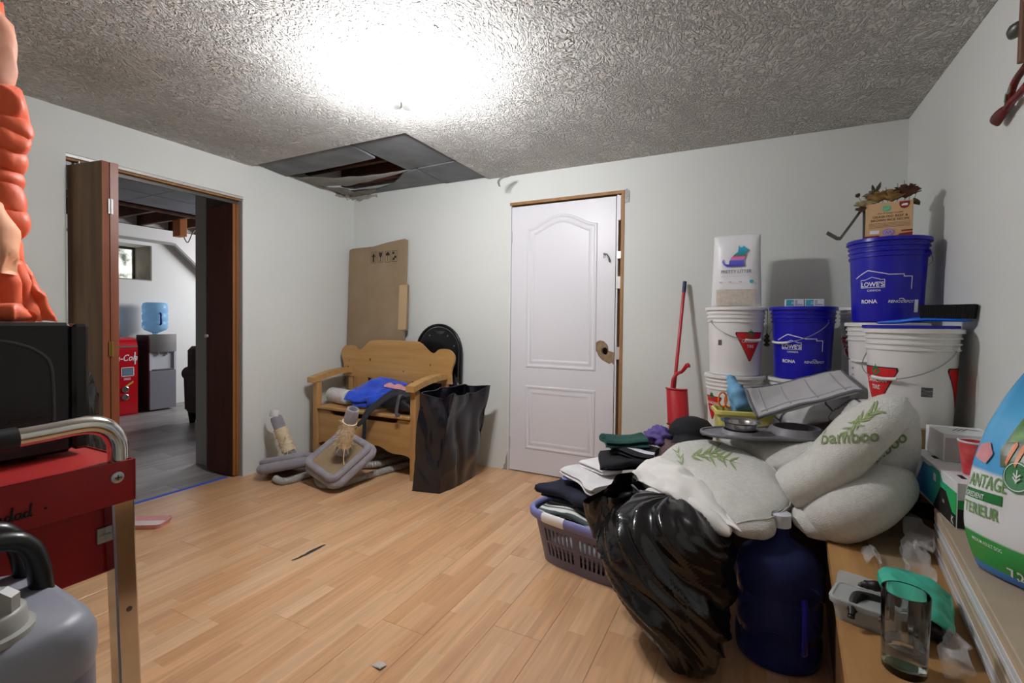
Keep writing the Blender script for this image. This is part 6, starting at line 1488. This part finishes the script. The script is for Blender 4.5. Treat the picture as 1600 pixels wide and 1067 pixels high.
garment('white_shirt', 'white folded shirt with dark trim lying on the navy trousers', 'shirt', inb(-.005, .02, .389), LR - .5, .28, .24, 2, .017, m_wht, .013, 11, (.05, .10))
garment('white_tee', 'white tee shirt folded on the white trimmed shirt', 'shirt', inb(-.01, .075, .427), LR - .5, .17, .14, 2, .016, M('bright white cotton', 'E4E2E2', .85), .010, 13)
b_ = blob('clothes_heap', 'heap of brown patterned clothes between the basket and the topper', 'clothes', (-.340, 2.535, 0), .285, m_plaid, 21, sx=.60, sy=.58, sz=1.0, amp=.35, fr=8)
garment('dark_sweatpants', 'navy sweatpants with white side stripes on the brown clothes heap', 'trousers', (-.545, 2.33, .452), .35, .24, .20, 3, .020, m_blk_, .010, 17)
garment('striped_trackpants', 'black track pants with white stripes folded on the sweatpants', 'trousers', (-.505, 2.335, .508), -.1, .19, .15, 2, .018, stripe_mat('black white stripe', '15171E', 'D8DAE0', 9, 1, .72), .009, 19)
garment('green_fleece', 'dark green fleece folded on top of the clothes heap', 'sweater', (-.575, 2.38, .540), .5, .20, .16, 2, .022, m_grn, .010, 23)
b_ = blob('purple_towel', 'bunched purple towel lying on the brown clothes heap', 'towel', (-.43, 2.57, .512), .085, m_pur, 31, sx=1.0, sy=.9, sz=.62, amp=.4, fr=10)

# ------------------------------------------------------------------ black garbage bag and blue bottle on the floor
gb = thing('garbage_bag', 'bulging shiny black garbage bag between laundry basket and blue bottle', 'bag', (-.21, 1.72, 0))
keys = [(0.0, .03, -.035, .040), (.012, .03, -.035, .080), (.06, .03, -.030, .115), (.13, .005, .00, .165), (.21, -.025, .04, .205), (.29, -.055, .09, .232), (.37, -.070, .12, .240), (.43, -.070, .14, .225), (.475, -.060, .15, .18), (.50, -.05, .15, .11), (.507, -.05, .15, .02)]
def gkey(t):
    q = spl([Vector(k[:3]) for k in keys], t); r = spl([Vector((k[3], 0, 0)) for k in keys], t).x; return q, max(.001, r)
def gpt(u, v):
    q, r = gkey(v); a = 2 * PI * u; d = Vector((math.cos(a), math.sin(a) * .92, 0)); p = Vector((d.x * 1.1, d.y * 1.1, q.x * 2.4))
    w = -.060 * abs(noise.noise(Vector((d.x * .75 + 3, d.y * .75, q.x * 9 + d.x * 2.2)))) ** .8 - .022 * abs(noise.noise(Vector((d.x * 1.2, d.y * 1.2 + 5, q.x * 24 + d.x * 4)))) ** .8 + .03 * noise.noise(p * 1.2)
    rr2 = r + (w + .018) * min(1, r / .12); return Vector((q.y + d.x * rr2, q.z + d.y * rr2, max(.0, q.x + .012 * noise.noise(p * 3) * min(1, q.x * 8))))
m = MB(); NU, NV = 150, 90; vs = [gpt(i / NU, j / NV) for j in range(NV + 1) for i in range(NU)]
from mathutils.bvhtree import BVHTree
trees = []
for ob in [o_ for o_ in tp.children if o_.name.startswith('folded_layer')] + [bpy.data.objects['bed_sheet']]:
    off_ = tpo if ob.parent else Vector((0, 0, 0))
    trees.append(BVHTree.FromPolygons([v.co + off_ for v in ob.data.vertices], [tuple(p.vertices) for p in ob.data.polygons]))
gq = Vector((-.21, 1.72, 0))
for p in vs:
    hs_ = [h for h in (t_.ray_cast(Vector((p.x + gq.x, p.y + gq.y, .05)), Vector((0, 0, 1)))[0] for t_ in trees) if h is not None]
    if hs_ and p.z > min(h.z for h in hs_) + .004: p.z = min(h.z for h in hs_) + .004
m.add(vs, [(j * NU + i, j * NU + (i + 1) % NU, (j + 1) * NU + (i + 1) % NU, (j + 1) * NU + i) for j in range(NV) for i in range(NU)] + [tuple(range(NU - 1, -1, -1))]); m.build('bag_body', m_trash, gb, 80)
go = Vector((-.21, 1.72, 0)); m = MB()                       # slack open mouth on the basket side
c0 = P(965, 778, 1.92) - go; ax = Vector((-.28, -.22, .92)).normalized(); e1 = ax.orthogonal().normalized(); e2 = ax.cross(e1)
def mouth(u, v, k=0):
    a = 2 * PI * u; r = (.115 - .035 * v + .03 * math.sin(3 * a) * v + .030 * nz((math.cos(a), math.sin(a), v), 2.2, 5)) - k
    return c0 + ax * (-.10 + .14 * v + .030 * nz((math.cos(a), math.sin(a), 0), 2, 8) * v) + e1 * r * 1.25 * math.cos(a) + e2 * r * .85 * math.sin(a)
m.grid(72, 14, lambda u, v: mouth(u, v)); m.grid(72, 14, lambda u, v: mouth(u, v, .003), flip=True)
m.build('bag_mouth', m_trash, gb, 80)

m_bluej = M('dark blue clear plastic', '93A4F0', .05, trans=.95, ior=1.14)
JG = (.092, 1.905, 0)
jg = thing('water_jug', 'empty dark blue water cooler jug standing on the floor by the step', 'jug', JG)
jp = [(0, .012), (.08, .008), (.118, 0), (.130, .008), (.134, .03), (.134, .085), (.128, .097), (.128, .112), (.134, .124), (.134, .205), (.128, .217), (.128, .232), (.134, .244), (.134, .305), (.129, .330), (.112, .362), (.080, .388), (.048, .402), (.034, .414), (.030, .430), (.030, .462), (.0335, .466), (.0335, .482), (.026, .486), (.024, .480), (.024, .43), (.030, .41), (.075, .382), (.108, .357), (.1245, .327), (.129, .305), (.129, .03), (.122, .012), (.08, .014), (0, .016)]
MB().lathe(jp, 56, fn=lambda t, z: 1).build('jug_body', m_bluej, jg, 40)
MB().lathe([(.036, .450), (.036, .492), (.030, .495), (0, .495)], 28).build('neck_cap', M('clear white cap', 'CFD3DC', .3), jg, 40)
mb = MB(); a = math.radians(-75); d = Vector((math.cos(a), math.sin(a), 0)); s_ = Vector((-d.y, d.x, 0)) * .035
mb.tube([d * .130 + s_ + Vector((0, 0, .262)), d * .146 + s_ + Vector((0, 0, .24)), d * .148 + s_ + Vector((0, 0, .17)), d * .146 + s_ + Vector((0, 0, .10)), d * .130 + s_ + Vector((0, 0, .085))], (.011, .009), 10); mb.build('grip', M('violet blue plastic', '2A2496', .15, trans=.4, ior=1.2), jg, 60)

# ------------------------------------------------------------------ boxes, cup and pet food by the right wall
bx_ = thing('product_box', 'white carton with blue and green printed side on the flooring packs', 'box', (.622, 2.015, PT))
MB().box(-.092, .092, -.215, .215, 0, .135, b=.0015).build('carton', m_boxw, bx_)
f = plane_fn((-.092, 0, 0), (0, -1, 0), (0, 0, 1), .0008)          # x runs towards the near end
def ramp_y(name, stops, a, b):
    m = ramp_mat(name, stops, a, b); nt = m.node_tree; sp = [n for n in nt.nodes if n.type == 'SEPXYZ'][0]; mr = [n for n in nt.nodes if n.type == 'MAP_RANGE'][0]
    nt.links.new(sp.outputs[1], mr.inputs[0]); return m
m_bg = ramp_y('blue to green print', [(0, '2FBF5E'), (.35, '2FB98C'), (.6, '2E9BD0'), (1, '3F6FD0')], -.215, .19)
mb = MB(); poly(mb, [(-.185, .012), (.214, .006), (.214, .105), (.10, .105), (.07, .128), (.0, .128), (-.03, .120), (-.09, .120)], f); mb.build('colour_panel', m_bg, bx_)
mb = MB(); poly(mb, [(.02, .004), (.214, .004), (.214, .040), (.185, .040), (.13, .085), (.085, .085)], plane_fn((-.092, 0, 0), (0, -1, 0), (0, 0, 1), .0014)); mb.build('dark_panel', m_ink, bx_)
f3 = plane_fn((-.092, 0, 0), (0, -1, 0), (0, 0, 1), .002); mb = MB(); rect(mb, .02, .045, .088, .112, f3, sub=.2); mb.build('white_square', m_wprint, bx_); mb = MB(); text(mb, 'K', .03, f3, .19, .010, offset=.02); mb.build('letter', m_wprint, bx_); mb = MB(); text(mb, 'iiiii', .016, f3, .115, .045); mb.build('small_print', m_wprint, bx_)
fe = plane_fn((0, -.215, 0), (1, 0, 0), (0, 0, 1), .0012); mb = MB(); rect(mb, -.09, .09, .004, .060, fe, sub=.3); mb.build('end_panel', m_ink, bx_)
mb = MB(); rect(mb, -.09, .09, .0605, .085, fe, sub=.3); mb.build('green_band', M('green print band', '2FA34E', .5), bx_)
mb = MB(); f4 = plane_fn((0, -.215, 0), (1, 0, 0), (0, 0, 1), .002); text(mb, '>K', .035, f4, -.055, .018, offset=.02); mb.build('end_print', m_wprint, bx_)
for (x, y) in ((-.060, -.14), (-.06, .10)): MB().box(x - .006, x + .006, y - .02, y + .02, .1352, .1362).build('hand_slot', m_ink, bx_)
wx = thing('white_carton', 'small white carton with grey end on the blue and green box', 'box', (.642, 2.155, PT + .1365), math.radians(2))
MB().box(-.075, .072, -.085, .075, 0, .092, b=.0015).build('carton', m_boxw, wx)
fe = plane_fn((0, -.085, 0), (1, 0, 0), (0, 0, 1), .001); mb = MB(); rect(mb, -.070, .070, .004, .078, fe, sub=.3); mb.build('grey_end', M('silver grey print', 'B4B0B2', .5), wx)
mb = MB(); text(mb, 'G-GEE', .016, plane_fn((0, -.085, 0), (1, 0, 0), (0, 0, 1), .0018), .03, .035, sx=1.2, offset=.012); mb.build('lettering', m_ink, wx)
ft = plane_fn((0, 0, .092), (1, 0, 0), (0, 1, 0), .001); mb = MB(); [stroke(mb, [(-.03 + .012 * i, -.02), (.0 + .012 * i, .03), (.04 + .008 * i, .01)], .003, ft) for i in range(3)]; mb.build('top_mark', m_ink, wx)
cu = thing('paper_cup', 'red patterned paper cup on the boxes by the right wall', 'cup', (.606, 1.925, PT + .1365))
MB().lathe([(0, .002), (.027, 0), (.040, .098), (.0375, .098), (.0255, .004), (0, .004)], 36).build('cup_wall', M('red cup print', 'C3222C', .45, col2='E46A6A', vscale=26), cu, 40)
MB().lathe([(.0395, .0965), (.042, .0985), (.042, .1015), (.039, .1025), (.0375, .0990)], 36).build('rolled_rim', m_wprint, cu, 60)

fbo = Vector((.60, 1.47, PT)); fbg = thing('pet_food_bag', 'blue, white and green pet food bag standing on the flooring packs', 'bag', fbo)
rows = [[(.500, 1.545, PT), (.56, 1.46, PT), (.63, 1.38, PT), (.695, 1.31, PT)], [(.485, 1.56, PT + .10), (.55, 1.46, PT + .10), (.62, 1.37, PT + .10), (.70, 1.31, PT + .10)], [(.492, 1.57, PT + .22), (.560, 1.48, PT + .22), (.63, 1.39, PT + .22), (.702, 1.33, PT + .22)], [(.535, 1.60, PT + .34), (.59, 1.53, PT + .34), (.65, 1.45, PT + .34), (.705, 1.39, PT + .34)], [(.615, 1.655, PT + .48), (.65, 1.61, PT + .48), (.685, 1.56, PT + .48), (.71, 1.51, PT + .48)]]
m = MB(); rl_ = [[Vector(p) - fbo for p in r] for r in rows]; fF = cushion(m, rl_, 40, 48, .055, .008, 7, 5, pu=2.6, pv=2.4)
n0 = (rl_[2][2] - rl_[2][1]).cross(rl_[3][1] - rl_[2][1])
def bagmat():
    m_ = ramp_mat('pet food bag print', [(0, '2C74C8'), (.055, '3E86D4'), (.06, '3C9A48'), (.20, '49A852'), (.21, 'E8EAEC'), (.50, 'E8EAEC'), (.52, '4FA8E0'), (.75, '5DB4E6'), (1, '3F96CC')], 0.0, .48); m_.node_tree.nodes['Principled BSDF'].inputs['Roughness'].default_value = .22
    for e_ in m_.node_tree.nodes:
        if e_.type == 'VALTORGB': e_.color_ramp.interpolation = 'LINEAR'
    return m_
for v in m.v: v.z = max(v.z, 0); v.x = min(v.x, .722 - fbo.x)
m.build('bag_body', bagmat(), fbg, 80)
sgnF = 1
tst = fF(.3, .5, .03) - fF(.3, .5, 0)
camd = Vector((0, 0, CAMZ)) - (fF(.3, .5, 0) + fbo)
def fS(u, v, e=.0015):
    if tst.dot(camd) > 0: return fF(u, v, e)
    # camera side is the under side of the sheet: mirror the offset
    h = .01; p = spl([spl(r, u) for r in rl_], v); top_ = fF(u, v, 0); return p - (top_ - p) * (1 + e / max(.004, (top_ - p).length)) if False else p + (p - top_) * 1.0 + camd.normalized() * (e + .0015)
def bprint(nm, mat, fn): m = MB(); fn(m, lambda x, y: fS(min(.98, max(.02, x)), min(.98, max(.02, y)))); return m.build(nm, mat, fbg)
cl = lambda k, d=0: (lambda x, y: fS(min(.98, max(.02, x)), min(.98, max(.02, y)), .0015 + d * .5))
def btext(nm, mat, s_, size, u, v, sx=1.0, off_=.012, d=.001):
    vv, ff = text2d(s_, size, off_, 0, 'LEFT'); m = MB(); m.add([cl(0, d)(u + a * sx, v + b * .9) for a, b in vv], ff); return m.build(nm, mat, fbg)
m_gp = M('olive green print', '6FA05A', .4); m_dg = M('deep green print', '1F7A3A', .4)
btext('lettering', m_gp, 'ANTAGE', .085, .05, .455, .8); btext('lettering', m_gp, 'TERIEUR', .080, .045, .335, .8)
bprint('green_ribbon', m_dg, lambda m, f: rect(m, .04, .30, .402, .442, f, sub=.04)); btext('ribbon_text', m_wprint, 'GREDIENT', .034, .05, .408, .9, d=.003)
btext('weight_text', m_wprint, '7,2 kg', .085, .30, .085, .9, .02, .003); btext('small_print', m_wprint, 'MEDIUM ADULT DOG', .026, .10, .205, .8, .004, .003)
bprint('round_seal', m_dg, lambda m, f: poly(m, [(.37 + .085 * math.cos(a * PI / 12), .53 + .062 * math.sin(a * PI / 12)) for a in range(24)], cl(0, .004)))
bprint('seal_mark', m_wprint, lambda m, f: (stroke(m, [(.37 + .075 * math.cos(a * PI / 12), .53 + .054 * math.sin(a * PI / 12)) for a in range(24)], .004, cl(0, .0055), closed=True), stroke(m, [(.37, .505), (.37, .555)], .006, cl(0, .0055)), stroke(m, [(.35, .54), (.37, .525), (.39, .54)], .006, cl(0, .0055)), stroke(m, [(.35, .525), (.37, .51), (.39, .525)], .006, cl(0, .0055))))
bprint('picture_field', M('photo field print', '4C3A3E', .35, col2='6FA24A', vscale=9), lambda m, f: scan(m, [(.26, .555), (.36, .57), (.44, .60), (.44, .80), (.40, .84), (.34, .80), (.28, .70), (.24, .62)], cl(0, .002), 18, 8))
bprint('leaf_picture', M('leafy green print', '5E9A34', .4, col2='2F6A24', vscale=40), lambda m, f: scan(m, [(.28, .66), (.42, .68), (.43, .79), (.36, .79), (.30, .73)], cl(0, .004), 10, 6))
for k in range(2): bprint('carrot_picture', M('carrot orange print', 'E07A24', .4), lambda m, f: scan(m, [(.285 + .055 * k, .565), (.30 + .055 * k, .563), (.345 + .055 * k, .655), (.335 + .055 * k, .668), (.315 + .055 * k, .662)], cl(0, .0055), 8, 4))
bprint('meat_picture', M('pink meat print', 'D99A9E', .4, col2='C27C80', vscale=30), lambda m, f: scan(m, [(.06, .575), (.16, .555), (.20, .60), (.15, .65), (.07, .64)], cl(0, .004), 8, 6))

# ------------------------------------------------------------------ things on the wooden step
m_glass = M('clear glass', 'F4F8F8', .02, trans=1.0, ior=1.45); m_waterm = M('water', 'F2F6F8', .0, trans=1.0, ior=1.33)
GL = (.297, 1.272, PZ); g = thing('drinking_glass', 'tall clear fluted drinking glass half full of water on the step', 'glass', GL)
flute = lambda t, z: 1 + (.018 * abs(math.sin(12 * t)) if z < .075 else 0)
MB().lathe([(0, 0), (.036, 0), (.038, .003), (.0405, .075), (.0405, .078), (.042, .168), (.041, .1695), (.0395, .168), (.0375, .016), (0, .014)], 72, fn=flute).build('tumbler', m_glass, g, 40)
MB().lathe([(0, .0145), (.0373, .0165), (.0380, .058), (0, .058)], 48).build('water', m_waterm, g, 40)
m_tub = M('frosted clear plastic', 'D8DCDC', .25, trans=.6, ior=1.2)
cn = thing('plastic_container', 'frosted clear snap-lid container beside the drinking glass', 'container', (.268, 1.44, PZ), math.radians(-18))
lo = rrect(.15, .10, .02); n = len(lo); st = [(.86, 0), (.98, .040), (1.06, .041), (1.06, .046), (.94, .046), (.84, .004), (.02, .003)]
m = MB(); m.add([(x * k, y * k, z) for k, z in st for x, y in lo], [(j * n + i, j * n + (i + 1) % n, (j + 1) * n + (i + 1) % n, (j + 1) * n + i) for j in range(len(st) - 1) for i in range(n)] + [tuple(range(n - 1, -1, -1))]); m.build('tub', m_tub, cn, 40)
m = MB(); m.prism([[(x * 1.07, y * 1.07) for x, y in lo]], .006, lambda x, y, z: (x, y, .0465 + z)); m.tube([(x * 1.0, y * 1.0, .053) for x, y in lo], .003, 6, closed=True); m.build('lid', m_tub, cn, 40)
lid2 = MB().prism([rrect(.13, .085, .015)], .006).build('container_lid', m_tub); lid2.location = onz(P(1352, 918, 1), PZ + .012); lid2.rotation_euler = (.10, .05, math.radians(-12)); tag(lid2, 'loose frosted plastic lid beside the black glove on the step', 'lid')
m_glv = M('black nitrile glove', '1E1416', .45, var=.3, vscale=20, bump=.2, bscale=120); m_glr = M('red glove cuff', '9A2420', .8)
gvo = onz(P(1400, 945, 1), PZ + .05); gv = thing('work_glove', 'black rubber-coated work glove lying over the plastic container', 'glove', gvo)
def finger(pts, r, nm='finger'):
    q = curve_pts([P(*p) - gvo for p in pts], 16); m = MB(); m.tube(q, [r * (.95 + .1 * math.sin(i * .9)) * (1 if i < 15 else .55) for i in range(17)], 12)
    m.lathe([(0, .004), (r * .5, .002), (r * .62, -.004)], 12, c=tuple(q[-1])); m.build(nm, m_glv, gv, 70)
finger([(1395, 926, 1.20), (1370, 916, 1.22), (1346, 913, 1.24)], .0125); finger([(1385, 945, 1.17), (1352, 932, 1.19), (1336, 936, 1.18), (1330, 962, 1.15)], .0125); finger([(1410, 955, 1.14), (1395, 962, 1.12), (1378, 968, 1.11)], .0125); finger([(1420, 965, 1.12), (1425, 985, 1.09), (1432, 1000, 1.07)], .0125)
m = MB(); cushion(m, [[P(1385, 918, 1.21) - gvo, P(1430, 925, 1.22) - gvo, P(1480, 960, 1.18) - gvo], [P(1380, 940, 1.17) - gvo, P(1430, 955, 1.15) - gvo, P(1486, 990, 1.12) - gvo], [P(1400, 960, 1.13) - gvo, P(1440, 980, 1.10) - gvo, P(1482, 1008, 1.08) - gvo]], 18, 16, .022, .008, 16, 3); 
for v in m.v:                                            # the palm lies on the container lid
    w_p = v + gvo
    v.z = max(w_p.z, (PZ + .053) if (w_p.x < .37 and w_p.y > 1.33) else PZ + .001) - gvo.z
m.build('palm', m_glv, gv, 80)
m_tealg = M('teal rubber glove', '45BDA2', .5, col2='35A98E', vscale=14)
m = MB()
cushion(m, [[P(1372, 908, 1.25), P(1402, 905, 1.26), P(1450, 922, 1.26), P(1486, 948, 1.22)], [P(1370, 922, 1.19), P(1405, 928, 1.17), P(1450, 948, 1.15), P(1490, 978, 1.14)], [P(1382, 952, 1.12), P(1416, 972, 1.08), P(1456, 990, 1.06), P(1490, 1012, 1.07)]], 34, 28, .010, .012, 16, 3, ridge=.014, rfr=12)
for v in m.v: v.z += .030
cushion(m, [[P(1382, 896, 1.30), P(1395, 900, 1.29), P(1410, 908, 1.26)], [P(1380, 902, 1.27), P(1394, 908, 1.25), P(1408, 915, 1.22)]], 12, 8, .008, .004, 30, 6)
cushion(m, [[P(1440, 918, 1.27), P(1468, 922, 1.26), P(1486, 940, 1.24)], [P(1452, 938, 1.2), P(1472, 948, 1.18), P(1490, 965, 1.17)]], 14, 10, .010, .006, 24, 8)
tag(m.build('rubber_glove', m_tealg, None, 80), 'teal rubber glove draped over the black work glove', 'glove')
m_wrap = M('clear crinkled plastic film', 'F4F6F8', .08, alpha=.16, spec=1.0)
def film(label, rows, seed, amp=.016):
    m = MB(); cushion(m, [[P(*p) for p in r] for r in rows], 46, 46, .004, amp * 1.4, 16, seed, ridge=.034, rfr=17, under=0.1, edge=.02)
    dz = max(0, PZ + .002 - min(v.z for v in m.v))
    for v in m.v: v.z += dz * min(1, max(0, 1 - (v.z - PZ) / .12))
    tag(m.build('plastic_film', m_wrap, None, 50), label, 'plastic film')
film('torn clear plastic film hanging off the flooring packs', [[(1418, 800, 1.62), (1440, 815, 1.56), (1462, 838, 1.47)], [(1408, 850, 1.45), (1430, 860, 1.40), (1455, 868, 1.36)], [(1412, 900, 1.30), (1435, 905, 1.27), (1462, 915, 1.23)]], 3)
film('crumpled clear plastic film on the step beside the glass', [[(1468, 1012, 1.06), (1490, 1005, 1.06), (1508, 1030, 1.01)], [(1462, 1035, 1.03), (1488, 1030, 1.02), (1515, 1060, .975)], [(1464, 1075, .99), (1490, 1080, .97), (1520, 1085, .95)]], 6)
film('small scrap of clear film on the wooden step', [[(1348, 868, 1.50), (1362, 862, 1.52), (1372, 868, 1.5)], [(1346, 876, 1.47), (1362, 874, 1.47), (1376, 882, 1.44)]], 9, .006)

# ------------------------------------------------------------------ carved ornaments high on the right wall
m_carv = M('carved brown wood', '7A5640', .5, col2='5E3E2C', vscale=20); m_redw = M('dark red lacquer', '7C1A20', .4, col2='3E2A1E', vscale=16)
wo = thing('carved_staff', 'carved brown wooden staff hanging on the right wall', 'wall ornament', (X1 - .022, 1.965, 1.86))
m = MB(); m.tube([(0, .012, .085), (0, .010, .16), (0, .0, .36)], .012, 12); m.build('shaft', m_carv, wo, 60)
m = MB(); m.lathe([(0, -.035), (.010, -.028), (.020, -.008), (.021, .008), (.012, .028), (0, .034)], 18, mtx=T(0, .060, .205) @ RX(math.radians(78))); m.build('side_knob', m_darksteel, wo, 60)
wo2 = thing('carved_spoon', 'dark red carved wooden spoon hanging on the right wall', 'wall ornament', (X1 - .018, 2.05, 1.80))
m = MB(); cushion(m, [[(-.002, .098, .034), (-.004, .075, .058), (-.002, .042, .060), (0, .010, .048)], [(-.012, .100, .030), (-.020, .075, .035), (-.018, .042, .040), (-.012, .005, .044)], [(-.002, .092, .022), (-.004, .070, .008), (-.002, .040, .018), (0, .008, .034)]], 18, 12, .006, .001, 20, 3); m.build('bowl', m_redw, wo2, 80)
m = MB(); m.tube(curve_pts([(-.006, .012, .042), (-.008, -.03, .050), (-.008, -.075, .052), (-.008, -.12, .06)], 12), .011, 10); m.tube(curve_pts([(-.006, .005, .048), (-.010, -.03, .085), (-.010, -.06, .105), (-.008, -.11, .12)], 12), .010, 10); m.build('handle', m_redw, wo2, 60)
m = MB(); m.tube(curve_pts([(-.020, -.01, .055), (-.022, -.025, .075), (-.021, -.04, .07), (-.021, -.05, .09)], 12), .0022, 6); m.build('painted_vine', M('grey green paint', '8FA08A', .6), wo2, 60)
